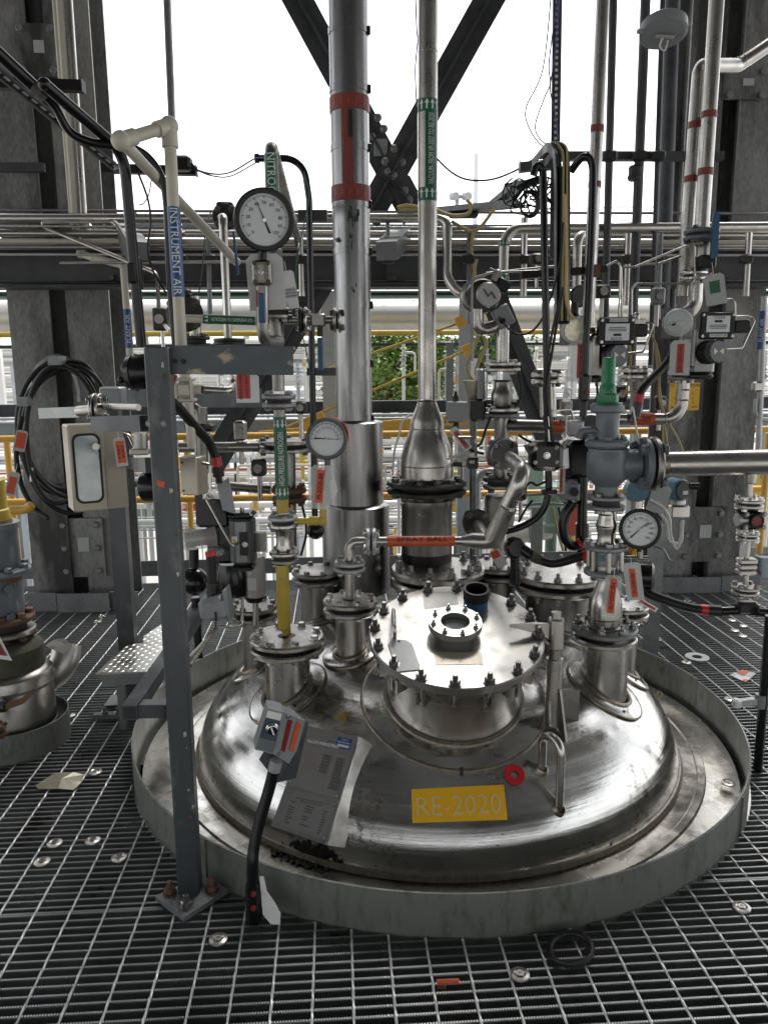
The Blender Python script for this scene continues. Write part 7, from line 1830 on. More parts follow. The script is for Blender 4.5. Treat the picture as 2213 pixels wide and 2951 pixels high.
# tar heap and drips on the ledge below the bracket
tb = MB(); random.seed(4)
for k in range(520):
    px = random.gauss(666, 27) + (random.gauss(0, 22) if k % 6 == 0 else 0); py = 1846 + (px - 665) * .20 + random.gauss(0, 11)
    g_ = G(px, py, -.008); on = math.hypot(g_.x - TC.x, g_.y - TC.y) < 1.0
    p = dome_hit(px, py) if on else g_; n_ = dome_n(p) if on else Z3
    if on and p.z < .012: continue
    r_ = random.uniform(.002, .011) * (1 if random.random() < .8 else 1.6); x_, y_, _ = frame(n_); a0 = random.random() * 6
    tb.rings([[p + n_ * e + (x_ * math.cos(a0 + j * math.pi / 4) + y_ * math.sin(a0 + j * math.pi / 4)) * (r_ * q_ * random.uniform(.6, 1.25)) for j in range(8)] for q_, e in ((1.0, .0004), (.8, .0025 + r_ * .12), (.3, .003 + r_ * .2))], True)
tar = struct('tar_heap', tb, m_black_patch, 'stuff'); tar['label'] = 'black tarry deposit at the foot of the dome below the bracket'; tar['category'] = 'deposit'
solo('ledge_bolt', MB().lathe([(.012, 0), (.012, .014), (.007, .016), (.007, .03)], G(1317, 1838, -.012), Z3, 6), m_boltdk, 'single black bolt on the ledge at the front right', 'bolt')
q_ = dome_hit(997, 1672); solo('dome_plug', MB().lathe([(.006, -.005), (.006, .02), (.004, .022)], q_, Z3, 8), m_iron, 'small plug screwed in the dome below the manway', 'plug')
q_ = dome_hit(508, 1442); n0 = dome_n(q_); solo('gasket_ring', MB().ring(q_ + n0 * .004, n0, .012, .033, .003, 32), m_red, 'flat red ring on the far left of the dome', 'ring')
# ---------------------------------------------------------------- background plant
def hpipe(lab, y0, y1, Y, m, half=None, px=830, group='background pipes', name='rack_pipe', xr=None):
    c = W(px, (y0 + y1) / 2, Y); r = (y1 - y0) / 2 * M(px, (y0 + y1) / 2, Y); half = half or Y * .75
    a, b = c - BX * half, c + BX * half
    if xr:
        a, b = W(xr[0], (y0 + y1) / 2, Y), W(xr[1], (y0 + y1) / 2, Y); a.z = b.z = c.z
    return solo(name, MB().cyl(a, b, r, 14), m, lab, 'pipe', group)
# near pipes resting along the dark beam
for lab, y0, y1, Y, m in (('stainless pipe in front of the beam, upper of three', 498, 514, 4.75, m_ss), ('stained pipe lying just above the beam edge', 517, 529, 4.72, m_beige), ('dull pipe lying on the beam edge, lowest of three', 529, 541, 4.70, m_ssd)):
    hpipe(lab, y0, y1, Y, m, 4.0)
hpipe('slim conduit on top of the beam', 455, 461, 5.0, m_galv, 4.2)
hb1 = hbeam('rack_beam', 'pale steel beam behind the pipes above the dark beam', 830, 484, 506, 6.4, m_farblue, .12, 5.5)
for lab, px, x1, y0, y1 in (('projecting steel bracket left of the vacuum pipe', 866, 835, 498, 560), ('projecting steel bracket left of the ivory pipe', 262, 300, 470, 560)):
    a, b = W(px, (y0 + 525) / 2, 4.85), W(x1, (525 + y1) / 2, 4.45)
    t = thing('beam_bracket', lab, 'bracket', a); part('arm', MB().bar(a, b, .12, .10), m_galv, t)
    part('bolt_plate', MB().box(W(px + 14, 572, 4.9), (.26, .012, .22), BX, BY), m_steel_dk, t)
    for i in (-1, 1): put('bolt', U['bdk'], t, W(px + 14, 600, 4.89) + BX * (i * .09), -BY, .02)
hpipe('looped thin tube under the pipes at left', 560, 566, 4.5, m_ss, xr=(130, 560))
solo('thin_tube', MB().tube([W(300, 560, 4.4), W(250, 478, 4.5), W(90, 480, 4.6), W(100, 492, 4.6), W(340, 590, 4.4), W(345, 690, 4.3), W(368, 715, 4.2)], .011, 8, .06), m_ss, 'thin bent tube looping under the left pipes', 'tube')
# second bay: big jacketed pipe, green beam, yellow pipe
jp = thing('jacketed_pipe', 'large aluminium jacketed pipe crossing behind the platform', 'pipe', W(830, 682, 9.0))
c = W(830, 682, 9.0); r_ = 31 * M(830, 682, 9.0)
for k in range(-8, 9):
    a, b = c + BX * (k * .9 + .01), c + BX * (k * .9 + .89); part('jacket_sheet', MB().cyl(a, b, r_, 24), m_alum, jp)
    part('jacket_band', MB().cyl(b - BX * .01, b + BX * .03, r_ * 1.02, 24), m_alum, jp)
hbeam('rack_beam', 'pale green beam under the dark beam in the next bay', 830, 628, 642, 7.6, m_fargrn, .2, 6.5)
hpipe('slim pipe above the pale green beam', 618, 626, 7.4, m_galv, 6)
hpipe('mossy yellow pipe below the jacketed pipe', 713, 725, 8.6, m_yellow, 7)
# rails and beams of the next structure
for lab, y0, y1, Y, m in (('dark slim beam crossing behind the trees', 741, 748, 9.5, m_steel_dk), ('dark channel beam of the far walkway', 866, 892, 8.2, m_steel_dk), ('long grey pipe of the far walkway', 893, 899, 8.0, m_farg)):
    hbeam('walkway_beam', lab, 830, y0, y1, Y, m, .12, 7) if 'beam' in lab else hpipe(lab, y0, y1, Y, m, 7)
hbeam('hoist_beam', 'yellow and grey hoist beam with load marking behind the stack', 830, 903, 940, 7.2, m_farblue, .14, 6.5)
hm_ = thing('hoist_rail', 'yellow hoist rail crossing behind the reducer', 'rail', W(830, 915, 7.0))
part('rail', MB().bar(W(560, 942, 7.0), W(1010, 905, 7.0), .05, .09), m_orpipe, hm_)
text(hm_, '1/2', W(965, 905, 6.97), X3, Z3, .07, m_ink)
for lab, x0, x1, yt, yb, Y, m in (('light galvanised column between the brace and the stack', 702, 746, 632, 1092, 7.0, m_galvl), ('pale blue-grey column right of the vacuum pipe', 985, 1012, 640, 1250, 7.2, m_farblue), ('grey column with mossy face right of the vacuum pipe', 962, 978, 740, 980, 7.6, m_galv), ('light column behind the tall conduit', 1085, 1102, 700, 930, 8.0, m_galvl), ('pale column right of the slim risers', 1355, 1372, 800, 1180, 6.6, m_farblue), ('pale upright at the left edge', 40, 60, 1050, 1260, 6.2, m_farblue)):
    a = W((x0 + x1) / 2, yb, Y); b = W((x0 + x1) / 2, yt, Y); w = (x1 - x0) * M(x0, yt, Y)
    t = thing('far_column', lab, 'column', a, 'next bay columns')
    part('flange', MB().bar((a.x, a.y, -2), (a.x, a.y, b.z), w, .012, BY), m, t)
    part('web', MB().bar((a.x, a.y + .09, -2), (a.x, a.y + .09, b.z), .012, .16, BY), m, t)
for lab, p, q, Y in (('yellow tie rod slanting up to the pale column', (560, 948), (1000, 760), 6.9), ('upper yellow tie rod slanting behind the vacuum pipe', (700, 800), (985, 700), 6.8)):
    t = thing('tie_rod', lab, 'tie rod', W(*p, Y)); part('rod', MB().cyl(W(*p, Y), W(*q, Y), .012, 10), m_yellow, t)
    part('clevis', MB().bar(W(*q, Y), W(q[0] + 18, q[1] - 9, Y), .07, .09), m_orpipe, t)
part('clevis', MB().bar(W(660, 925, 6.85), W(702, 900, 6.85), .07, .10), m_orpipe, thing('tie_rod_clevis', 'orange clevis on the light galvanised column', 'clevis', W(680, 912, 6.85)))
# middle distance pipe racks: rows of pale pipes on frames
random.seed(21)
mats_ = [m_farp, m_farp, m_alum, m_farg, m_farp, m_galvl, m_farblue, m_beige]
rows = [(16, 18.0, (738, 772)), (20, 20.0, (775, 830)), (14, 24.0, (800, 868)), (12, 14.0, (905, 935)), (14, 12.5, (955, 1075)), (14, 11.0, (1085, 1160))]
places = ['highest far rack', 'second far rack', 'third far rack', 'rack behind the hoist beam', 'rack below the guard rail', 'lowest rack behind the railing']
ORD = ['first', 'second', 'third', 'fourth', 'fifth', 'sixth', 'seventh', 'eighth', 'ninth', 'tenth', 'eleventh', 'twelfth', 'thirteenth', 'fourteenth', 'fifteenth', 'sixteenth', 'seventeenth', 'eighteenth', 'nineteenth', 'twentieth', 'twenty-first', 'twenty-second', 'twenty-third', 'twenty-fourth', 'twenty-fifth', 'twenty-sixth', 'twenty-seventh', 'twenty-eighth', 'twenty-ninth', 'thirtieth', 'thirty-first', 'thirty-second', 'thirty-third', 'thirty-fourth']
for ri, (n, Y, (y0, y1)) in enumerate(rows):
    for k in range(n):
        py = y0 + (y1 - y0) * (k + random.random() * .7) / n; h = random.choice((2.5, 3.5, 4.5, 6, 9, 12)) * (1 if k % 3 else 1.2)
        Yk = Y + random.uniform(-1.2, 1.2); x0 = random.uniform(-200, 600) if random.random() < .5 else -300; x1 = random.uniform(950, 1800) if random.random() < .5 else 1950
        mm = random.choice(mats_)
        if x0 > 0 or x1 < 1660:          # a pipe that turns up or down at its end
            c = W(830, py, Yk); a, b = W(x0, py, Yk), W(x1, py, Yk); a.z = b.z = c.z; rr = h / 2 * M(830, py, Yk); dz = random.choice((-1, 1)) * random.uniform(.4, 1.6)
            P_ = ([a + Z3 * dz] if x0 > 0 else []) + [a, b] + ([b + Z3 * dz] if x1 < 1660 else [])
            solo('rack_pipe', MB().tube(P_, rr, 10, rr * 3, 4), mm, 'bent pipe, %s from the top of the %s' % (ORD[k], places[ri]), 'pipe', 'pipes of the ' + places[ri])
        else:
            hpipe('straight pipe, %s from the top of the %s' % (ORD[k], places[ri]), py - h / 2, py + h / 2, Yk, mm, xr=(x0, x1), group='pipes of the ' + places[ri])
pxs = sorted(random.uniform(-60, 1720) for k in range(44))
for reg, lo, hi in (('left part', -99, 560), ('middle part', 560, 1100), ('right part', 1100, 1800)):
    for k, px in enumerate([x for x in pxs if lo <= x < hi]):
        Y = random.uniform(10, 26); yt = random.uniform(690, 800) if k % 2 else random.uniform(880, 1000); w = random.uniform(4, 16)
        m = random.choice([m_farblue, m_galvl, m_farp, m_concr, m_farg, m_farp, m_white]); a = W(px, 1100, Y); b = W(px, yt, Y); s_ = w * M(px, 900, Y)
        solo('rack_post', MB().box((a.x, a.y, (b.z - 6) / 2), (s_, s_, b.z + 6)), m, 'upright rack post far behind, %s from the left in the %s' % (ORD[k], reg), 'post', 'far rack posts')
cols_ = [m_farred, m_orpipe, m_fargrn, m_farblue, m_white, m_farg, m_farp, m_farp, m_steel_dk, m_yellow, m_concr, m_white]
cname = {m_farred: 'red', m_orpipe: 'orange', m_fargrn: 'green', m_farblue: 'blue-grey', m_white: 'white', m_farg: 'grey', m_farp: 'pale', m_steel_dk: 'dark', m_yellow: 'yellow', m_concr: 'concrete'}
pxs = sorted(random.uniform(-40, 1700) for k in range(110))
for reg, lo, hi in (('left of the front post', -99, 330), ('between post and nitrogen line', 330, 600), ('left of the stack', 600, 760), ('between stack and valve stack', 760, 1100), ('behind the relief valve', 1100, 1400), ('right of the relief valve', 1400, 1800)):
    for k, px in enumerate([x for x in pxs if lo <= x < hi]):
        Y = random.uniform(9.5, 17); yb = random.uniform(960, 1230); h = random.uniform(18, 110); m = random.choice(cols_)
        a = W(px, yb, Y); s_ = random.uniform(3, 11) * M(px, yb, Y); hh = h * M(px, yb, Y); kd = random.random()
        if kd < .35: b_ = MB().cyl((a.x, a.y, a.z - .6), (a.x, a.y, a.z + hh), s_ * .6, 10)
        elif kd < .55: b_ = MB().lathe([(s_ * .5, -.8), (s_ * .5, hh * .3), (s_ * 1.5, hh * .32), (s_ * 1.5, hh * .42), (s_ * .8, hh * .45), (s_ * .8, hh * .7), (s_ * 1.4, hh * .72), (s_ * 1.4, hh * .8), (s_ * .4, hh * .82), (s_ * .4, hh)], a, Z3, 12)
        elif kd < .8: b_ = MB().tube([V((a.x, a.y, a.z - .8)), V((a.x, a.y, a.z + hh * .7)), V((a.x + random.choice((-1, 1)) * hh, a.y, a.z + hh * .7))], s_ * .5, 10, s_ * 1.5, 4)
        else: b_ = MB().bbox((a.x, a.y, a.z + hh / 2 - .3), (s_ * random.uniform(2, 5), s_ * 2, hh * random.uniform(.4, 1) + .6), s_ * .2)
        solo('plant_riser', b_, m, '%s upright of the lower plant, %s from left, %s' % (cname[m], ORD[k], reg), 'riser', 'lower plant uprights')
for k, (py, Y, lab) in enumerate(((1010, 13, 'thin red railing of the lower level behind'),)):
    t = thing('far_railing', lab, 'railing', W(830, py, Y)); m = (m_farred, m_oband, m_orpipe)[k]
    for dz in (0, -.45): part('rail', MB().cyl(W(830, py, Y) - BX * 9 + Z3 * dz, W(830, py, Y) + BX * 9 + Z3 * dz, .016, 8), m, t)
    for j in range(-8, 9): part('post', MB().cyl(W(830, py, Y) + BX * j * 1.1 - Z3 * 1.0, W(830, py, Y) + BX * j * 1.1, .02, 8), m, t)
# yellow cage by the trees, mid walkway
t = thing('far_railing', 'small yellow cage railing below the trees', 'railing', W(840, 870, 15))
for px in (805, 815, 825, 838, 846, 866, 876, 888): part('post', MB().cyl(W(px, 884, 15), W(px, 858, 15), .03, 8), m_yellow, t)
part('rail', MB().cyl(W(800, 859, 15), W(892, 859, 15), .03, 8), m_yellow, t)
# sky line
a, b = W(1021, 900, 60), W(1021, 332, 60); solo('distant_tower', MB().cyl((a.x, a.y, -6), (a.x, a.y, b.z), 5 * M(1021, 600, 60), 16), m_white, 'slender pale tower far off against the sky', 'tower')
fl_ = thing('flood_lamp', 'distant twin floodlight above the beam right of the vacuum pipe', 'lamp', W(990, 440, 12))
for px in (977, 1004): part('lamp_head', MB().cyl(W(px, 424, 12), W(px + 8, 424, 11.9), .06, 16), m_farg, fl_)
part('stem', MB().cyl(W(987, 450, 12), W(987, 426, 12), .03, 8), m_farg, fl_); part('cross_bar', MB().cyl(W(977, 426, 12), W(1004, 424, 12), .03, 8), m_farg, fl_)
solo('overhead_line', MB().cyl(W(1225, 450, 30), W(1480, 446, 30), .02, 6), m_farg, 'thin overhead wire beyond the right conduits', 'wire')
# tan wires on the beam
for lab, pts in (('tan cable coil resting on the beam by the vacuum pipe', [(858, 448), (880, 444), (900, 447), (905, 452), (870, 451), (860, 449)]), ('tan cables drooping from the tray right of the vacuum pipe', [(941, 453), (965, 463), (985, 466), (1010, 462), (1018, 445), (1008, 432)]), ('long tan cable sagging under the skyline tray', [(975, 478), (1005, 495), (1022, 500), (1040, 488), (1068, 450)]), ('tan cable falling past the beam', [(1022, 500), (1018, 540), (1024, 580), (1028, 615)]), ('tan cable loops beside the pale column', [(1034, 720), (1020, 760), (1008, 790), (1016, 815), (1030, 828)]), ('second tan cable loop beside the pale column', [(1042, 720), (1050, 745), (1036, 775), (1028, 805), (1036, 830)])):
    solo('tan_cable', MB().cable([W(a_, b_, 4.6 if b_ < 700 else 4.2) for a_, b_ in pts], .010, 8), m_wire_y, lab, 'cable')
tr3 = thing('skyline_tray', 'sloping cable tray rising to the right above the beam', 'tray', W(1000, 455, 4.9))
part('tray', MB().bar(W(945, 457, 4.9), W(1120, 440, 4.6), .12, .03), m_galv, tr3)
part('tray_end', MB().bar(W(1065, 445, 4.7), W(1125, 395, 4.5), .08, .03), m_galv, tr3)
part('black_plugs', MB().bbox(W(1000, 462, 4.8), (.18, .06, .05), .015), m_rubber, tr3)
for lab, pts, m in (('yellow cables hanging down past the elbow pipe', [(1376, 700), (1410, 730), (1424, 790), (1422, 850), (1430, 900), (1432, 990)], m_wire_y), ('yellow cable falling across the right column', [(1425, 850), (1436, 900), (1462, 945), (1478, 985)], m_wire_y), ('inner yellow cable beside the elbow pipe', [(1414, 740), (1424, 840), (1436, 930), (1446, 990)], m_wire_y), ('yellow cable looping behind the green cap', [(1354, 712), (1362, 770), (1356, 830), (1346, 855), (1352, 848), (1374, 846)], m_wire_y), ('black cables bundled behind the tall conduit', [(1216, 620), (1206, 680), (1192, 760), (1180, 840), (1186, 900), (1196, 960)], m_rubber), ('slack black cable left of the tall conduit', [(1212, 640), (1192, 720), (1175, 830), (1180, 900), (1192, 950)], m_rubber)):
    solo('slack_cable', MB().cable([W(a_, b_, 3.55 if m is m_wire_y else 3.0) for a_, b_ in pts], .0055, 8), m, lab, 'cable')
# ---------------------------------------------------------------- trees beyond
def tree(lab, px, py, Y, rx, rz, n, m, seed, leaf=.11):
    random.seed(seed); c = W(px, py, Y); t = thing('tree', lab, 'tree', (c.x, c.y, -6), 'trees beyond the platform')
    tk = MB(); base_ = V((c.x, c.y, -6))
    tk.sweep(spline([base_, base_ * .5 + c * .5 + V((.1, 0, 0)), c], 6), lambda f: .16 * (1 - f) + .05, 8)
    part('trunk', tk, m_bark, t)
    lm = MB(); tips = []
    for k in range(9):
        a_ = random.uniform(0, 6.28); e = c + V((math.cos(a_) * rx * random.uniform(.4, .9), math.sin(a_) * rx * .6, random.uniform(-.7, .8) * rz)); s0_ = c - Z3 * random.uniform(.1, .8) * rz
        lm.sweep(spline([s0_, (s0_ + e) / 2 + Z3 * .15, e], 4), lambda f: .05 * (1 - f) + .012, 6); tips.append(e)
    part('limbs', lm, m_bark, t)
    cr = MB()
    for k in range(n):
        cl = random.choice(tips) if random.random() < .75 else c + V((random.gauss(0, rx * .45), random.gauss(0, rx * .3), random.gauss(0, rz * .45)))
        p = cl + V((random.gauss(0, rx * .24), random.gauss(0, rx * .2), random.gauss(0, rz * .22)))
        d = V((random.gauss(0, 1), random.gauss(0, 1), random.gauss(0, .6))).normalized(); s_ = d.cross(V((random.random(), random.random(), random.random() + .2))).normalized(); l = leaf * random.uniform(.6, 1.4)
        cr.add([p - d * l, p + s_ * l * .45, p + d * l, p - s_ * l * .45], [(0, 1, 2, 3)])
    part('crown', cr, m, t)
tree('bright leafy tree seen between the stack and the vacuum pipe', 830, 815, 14.5, .95, .75, 3600, m_leafl, 1, .055)
tree('tall leafy tree left of the vacuum pipe', 882, 762, 15.5, .75, .9, 3000, m_leaf, 2, .06)
tree('leafy tree just left of the pale column', 935, 835, 14.8, .6, .7, 2400, m_leafl, 3, .055)
tree('dark leafy shrub behind the tan cable loops', 1040, 762, 17, .9, .6, 2200, m_leaf, 4, .07)
tree('pale leafy shrub low beside the stack', 760, 850, 15, .55, .5, 1800, m_leafl, 5, .055)
# fittings standing among the middle distance racks
random.seed(31)
def vstack(px, y0, y1, Y, m, r_, lab):
    a, b = W(px, y1, Y), W(px, y0, Y); L_ = b.z - a.z; k_ = M(px, y0, Y); r_ *= k_
    t = thing('flanged_riser', lab, 'riser', a, 'flanged risers of the racks')
    part('tube', MB().cyl(a - Z3 * .8, (a.x, a.y, b.z), r_, 10), m, t)
    for f in (.25, .6, .85):
        part('flange', MB().disc(V((a.x, a.y, a.z + L_ * f)), Z3, r_ * 2.1, r_ * .9, 14), m_farg if random.random() < .5 else m, t)
    q = V((a.x, a.y - r_, a.z + L_ * .45)); part('valve_body', MB().sphere(q, r_ * 1.8, 10, 6), random.choice((m_farg, m_farblue, m, m_orpipe)), t)
    part('hand_wheel', MB().ring(q + V((0, -r_ * 2.5, r_)), V((0, -1, .3)), r_ * 1.3, r_ * 1.7, r_ * .4, 12), random.choice((m_farred, m_farg, m_farblue)), t)
    if random.random() < .6:
        d_ = random.choice((-1, 1)); part('side_branch', MB().tube([V((a.x, a.y, a.z + L_ * .7)), V((a.x + d_ * L_ * .4, a.y, a.z + L_ * .7)), V((a.x + d_ * L_ * .4, a.y, a.z))], r_ * .7, 8, r_ * 2, 4), m, t)
zones = (('behind the left columns', -20, 30, 5), ('left of the nitrogen line', 290, 590, 14), ('between the nitrogen line and the stack', 640, 725, 6), ('between stack and vacuum pipe', 800, 905, 4), ('right of the vacuum pipe', 945, 1060, 8), ('behind the valve stack', 1090, 1260, 14), ('behind the relief valve', 1300, 1440, 10), ('at the right edge', 1625, 1665, 3))
for zn, x0, x1, n in zones:
    xs = sorted(random.uniform(x0, x1) for _ in range(n))
    for k, px in enumerate(xs):
        up_ = random.random() < .55; y0 = random.uniform(732, 800) if up_ else random.uniform(950, 1050); h = random.uniform(60, 130)
        vstack(px, y0, y0 + h, random.uniform(9, 13), random.choice((m_farp, m_farp, m_alum, m_farg, m_beige, m_farblue)), random.uniform(2.2, 5.5), 'flanged riser %s from left, %s' % (ORD[k], zn))
# more conduits and droppers along the dark beam
for k, (px, y0, y1, r_, m, lab) in enumerate(((392, 470, 640, .02, m_ss, 'stainless dropper crossing the beam left of the gauge'), (455, 505, 700, .014, m_galv, 'thin dropper crossing the beam beside the bent pipe'), (652, 500, 640, .018, m_ss, 'stainless dropper crossing the beam left of the stack'), (838, 460, 560, .012, m_galv, 'thin conduit crossing the beam right of the stack'), (1012, 500, 700, .014, m_galv, 'thin conduit crossing the beam left of the wave dial'), (1130, 470, 640, .02, m_ss, 'stainless dropper behind the hooked conduit'), (1352, 480, 660, .022, m_ss, 'stainless dropper right of the banded riser'), (1420, 500, 690, .016, m_galv, 'thin conduit dropping left of the right column'), (1610, 480, 640, .018, m_ss, 'stainless dropper on the right edge column'))):
    t = thing('beam_dropper', lab, 'pipe', W(px, y1, 4.62)); part('tube', MB().cyl(W(px, y1, 4.62), W(px - (900 - px) * .012, y0, 4.62), r_, 12), m, t); part('clamp', MB().bbox(W(px, 560, 4.6), (.07, .05, .05), .008), m_iron, t)
for lab, y0, y1, Y, m in (('slim tube in front of the upper beam pipe', 489, 494, 4.66, m_ss), ('slim dark conduit under the beam', 606, 613, 4.8, m_conduit), ('slim pale tube along the beam face', 548, 553, 4.68, m_galvl)):
    hpipe(lab, y0, y1, Y, m, 4.0)

# more of the lower plant seen between the valve stack and the relief valve
gpm = thing('green_pump', 'pale green pump body low behind the sloping pipe', 'pump', W(1185, 1150, 6.6))
part('body', MB().lathe([(.05, -.5), (.05, 0), (.13, .02), (.13, .08), (.10, .10), (.10, .34), (.13, .36), (.13, .42), (.06, .44)], W(1190, 1150, 6.6), Z3, 20), m_fargrn, gpm)
part('suction', MB().tube([W(1188, 1140, 6.6), W(1120, 1150, 6.6), W(1090, 1150, 6.6)], .10, 16), m_farp, gpm)
part('band', MB().cyl(W(1150, 1146, 6.6), W(1138, 1148, 6.6), .106, 16), m_fargrn, gpm)
solo('red_upright', MB().bbox(W(1236, 1125, 7.5), (.10, .06, .30), .01), m_farred, 'red box upright low behind the flexible conduit', 'box')
gcd = thing('grey_conduit', 'light grey bent conduit behind the lower valve flange', 'conduit', W(1031, 1095, 3.9))
part('tube', MB().tube([W(1031, 1200, 3.9), W(1031, 1018, 3.9), W(1110, 1018, 3.9)], .019, 14, .06), m_galvl, gcd)
for k, (pts, lab) in enumerate((([(1178, 1040), (1160, 1048), (1146, 1042), (1134, 1052)], 'short black cable arc below the square black actuator'), ([(1150, 1080), (1135, 1100), (1120, 1128)], 'black cable slanting behind the sloping pipe'), ([(1206, 1095), (1214, 1140), (1222, 1190)], 'black cable dropping to the big stained flange'), ([(1194, 1095), (1202, 1140), (1216, 1190)], 'tan cable dropping to the big stained flange'), ([(1060, 900), (1048, 930), (1040, 955), (1030, 965)], 'black cable below the valve actuator'), ([(1120, 800), (1126, 850), (1112, 880)], 'thin black cable right of the ball valve'), ([(1120, 940), (1140, 952), (1170, 960), (1188, 940), (1180, 922)], 'black cable looping above the square black actuator'), ([(1296, 900), (1282, 880), (1290, 850), (1284, 800)], 'black cable behind the relief valve bonnet'), ([(505, 1230), (520, 1260), (525, 1290)], 'black cable under the charcoal actuator'), ([(640, 1060), (655, 1100), (662, 1150), (650, 1200)], 'black cable between the rusty flange and the stack'))):
    solo('loose_cable', MB().cable([W(a_, b_, 3.35) for a_, b_ in pts], .0055, 8), m_wire_y if 'tan' in lab else m_rubber, lab, 'cable')
card('crumpled white and orange tag lying on the right blind flange', W(1066, 1188, 3.3), .05, .085, m_white, None, m_sticker, (.1, .05, .8, .45), rot=30, tie=.02)
for k, (px, py, Y, w, h, d, m, lab) in enumerate(((1125, 1060, 3.6, .05, .09, .05, m_blk, 'small black solenoid behind the sloping pipe'), (1000, 1000, 3.5, .10, .03, .05, m_iron, 'flat dark bracket left of the black solenoid'), (1222, 880, 3.5, .05, .07, .05, m_ssd, 'steel regulator block above the tall black actuator'), (1340, 850, 3.7, .06, .08, .05, m_iron, 'dark valve block behind the relief valve'), (1425, 870, 3.8, .05, .07, .05, m_blk, 'black clamp block left of the yellow sign'), (1300, 630, 3.6, .07, .06, .05, m_iron, 'dark clamp block on the slim banded riser'), (1160, 560, 3.7, .06, .05, .05, m_iron, 'dark clamp behind the hooked conduit'), (1420, 640, 3.8, .06, .08, .05, m_galv, 'grey clamp left of the grey instrument head'), (560, 1010, 3.2, .06, .07, .05, m_iron, 'dark valve block left of the green banded pipe'), (520, 930, 3.2, .05, .08, .05, m_ssd, 'steel valve block left of the wide flange'), (650, 880, 3.1, .045, .05, .05, m_blk, 'small black knob right of the upper flange'), (350, 690, 4.3, .08, .12, .08, m_iron, 'dark valve block behind the air pipe'))):
    t = thing('small_fitting', lab, 'fitting', W(px, py, Y)); part('body', MB().bbox(W(px, py, Y), (w, d, h), .008), m, t)
    part('boss', MB().cyl(W(px, py, Y) - Y3 * (d / 2 + .012), W(px, py, Y) - Y3 * (d / 2), min(w, h) * .32, 12), m_bolt, t)
    part('stub', MB().cyl(W(px, py, Y) - Z3 * (h / 2 + .10), W(px, py, Y) - Z3 * (h / 2), .010, 10), m_ss, t)
# ---------------------------------------------------------------- small things on the grating
me_clip = mesh_of(MB().lathe([(.0255, 0), (.0245, .004), (.016, .0065), (.010, .003), (.010, .0075), (.005, .0075), (.004, .003)], (0, 0, 0), Z3, 28), 'saddle_disc', m_ss)
clips = [(278, 1668 + 0, 'beside the crumpled foil'), (119, 1822, 'left of a pair at lower left'), (201, 1816, 'right of a pair at lower left'), (92, 1862, 'nearest the left edge at lower left'), (258, 1853, 'left of the front post foot'), (472, 2030, 'in front of the front post foot'), (1123, 2106, 'at the bottom right of centre'), (1601, 1961, 'near the lower right edge'), (222, 1331, 'far left, upper of two by the step'), (212, 1343, 'far left, lower of two by the step'), (156, 1406, 'behind the lifted plate'), (152, 1546, 'beside the small left curb'), (1482, 1431, 'below the white washer'), (1572, 1692, 'right of the curb ring'), (1580, 1340, 'far right, first of a row'), (1586, 1362, 'far right, middle of a row'), (1604, 1352, 'far right, by the hose'), (1603, 1374, 'far right, last of a row'), (1420, 1381, 'behind the galvanised post'), (1484, 1297, 'far back at right'), (1540, 1502 - 60, 'right of the white washer')]
clips[0] = (207, 1668, 'beside the crumpled foil'); clips[-1] = (1575, 1531 - 20, 'left of the white capped strut')
for px, py, w_ in clips:
    p = G(px, py, .004); t = thing('grating_clip', 'round steel grating clip %s' % w_, 'clip', p, 'grating clips')
    put('saddle_disc', me_clip, t, p, Z3, 1.0); put('screw', U['bst'], t, p + Z3 * .003, Z3, .004)
random.seed(8)
pf = [G(77, 1697, .006), G(118, 1670, .012), G(160, 1668, .02), G(183, 1673, .01), G(176, 1690, .018), G(160, 1706, .008), G(126, 1703, .014), G(84, 1704, .006)]
fo = MB(); cf_ = sum(pf, V((0, 0, 0))) / 8 + Z3 * .014; fo.add(pf + [cf_] + [p - Z3 * .002 for p in pf], [(i, (i + 1) % 8, 8) for i in range(8)] + [(i, 9 + i, 9 + (i + 1) % 8, (i + 1) % 8) for i in range(8)])
solo('foil_scrap', fo, m_foil, 'crumpled yellowish foil scrap lying on the grating at left', 'scrap', ang=5)
solo('white_washer', MB().ring(G(1505, 1419, .004), Z3, .028, .062, .004, 40), m_white, 'white flat washer lying on the grating right of the curb', 'washer')
pq = [G(1575, 1458, .004), G(1602, 1447, .006), G(1632, 1455, .004), G(1610, 1474, .006)]
st_ = thing('paper_sticker', 'crumpled white and red sticker on the grating at right', 'sticker', pq[0]); part('sheet', MB().prism(pq, .001, Z3), m_white, st_)
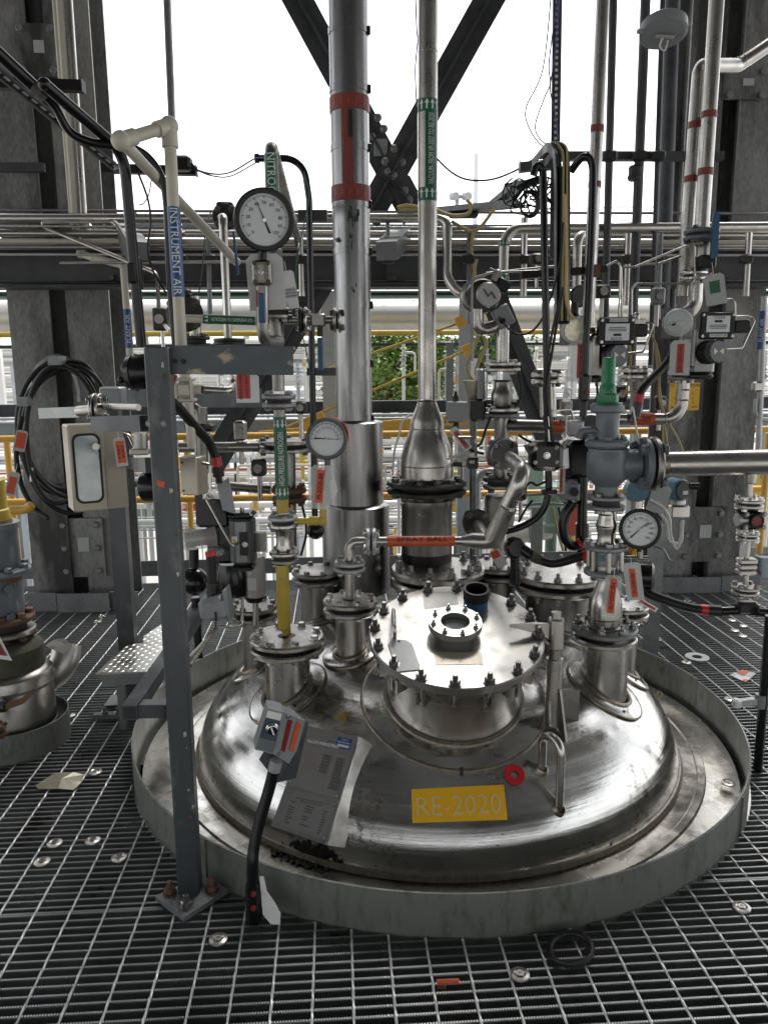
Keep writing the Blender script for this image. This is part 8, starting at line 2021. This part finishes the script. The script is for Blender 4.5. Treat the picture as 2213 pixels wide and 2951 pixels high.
for k in range(4): part('red_print', MB().prism([p * .5 + pq[k] * .5 + Z3 * .002 for p in pq], .0005, Z3) if k in (1, 2) else MB().prism([p * .25 + pq[k] * .75 + Z3 * .0015 for p in pq], .0005, Z3), m_oband if k % 2 else m_clear, st_)
pq = [W(1360, 1385 + 0, 3.2)]
ob = MB().cyl(G(943, 2121, .012), G(985, 2119, .012), .0062, 12); ob.sphere(G(987, 2119, .013), .0072, 10, 6)
solo('orange_plug', ob, m_oband, 'small orange plug lodged in the grating at the bottom', 'plug')
solo('rusty_scrap', MB().bbox(G(953, 2133, -.004), (.024, .014, .010), .003), m_rust, 'rusty scrap lying under the orange plug', 'scrap')
lp2 = thing('cable_loop', 'loop of black cable lying on the grating before the curb', 'cable', G(1230, 2060))
for k in range(3):
    part('loop', MB().cable([G(1231 + (48 - k * 2) * math.cos(a_) + k, 2050 + (37 - k * 2) * math.sin(a_) + 6 * math.sin(a_ * 2 + k) * .2, .008 + k * .005) for a_ in [2 * math.pi * j / 20 for j in range(21)]], .0058, 8, 3), m_rubber, lp2)
ac2 = thing('anchor_clip', 'small bolted channel clip on the grating below the step', 'clip', G(240, 1548))
part('channel', MB().box(G(240, 1545, .012), (.15, .035, .022), BX, BY), m_galv, ac2)
for px in (227, 256): put('stud_nut', U['nst'], ac2, G(px, 1543, .023), Z3, .015)
nb_ = dome_hit(845, 1740)
gw = solo('green_wire', MB().cable([G(1418, 1500, .01), G(1426, 1493, .02), G(1430, 1503, .015), G(1426, 1512, .0)], .0018, 6), m_yellow, 'bit of yellow-green wire behind the dome at right', 'wire')

# chipped paint on the front post and bracket
random.seed(14)
for k in range(26):
    py = random.uniform(770, 1900); cxp = 338 + (py - 760) * .0603; px = cxp + random.choice((-1, 1)) * random.uniform(12, 21); s_ = random.uniform(.0015, .006); c_ = W(px, py, FY - .0255)
    part('paint_chip', MB().prism([c_ + V((math.cos(a_) * s_ * random.uniform(.5, 1.2), 0, math.sin(a_) * s_ * random.uniform(.6, 2.2))) for a_ in [j * math.pi / 4 for j in range(8)]], .0006, -Y3), random.choice((m_galvl, m_tan, m_rust)), sf)
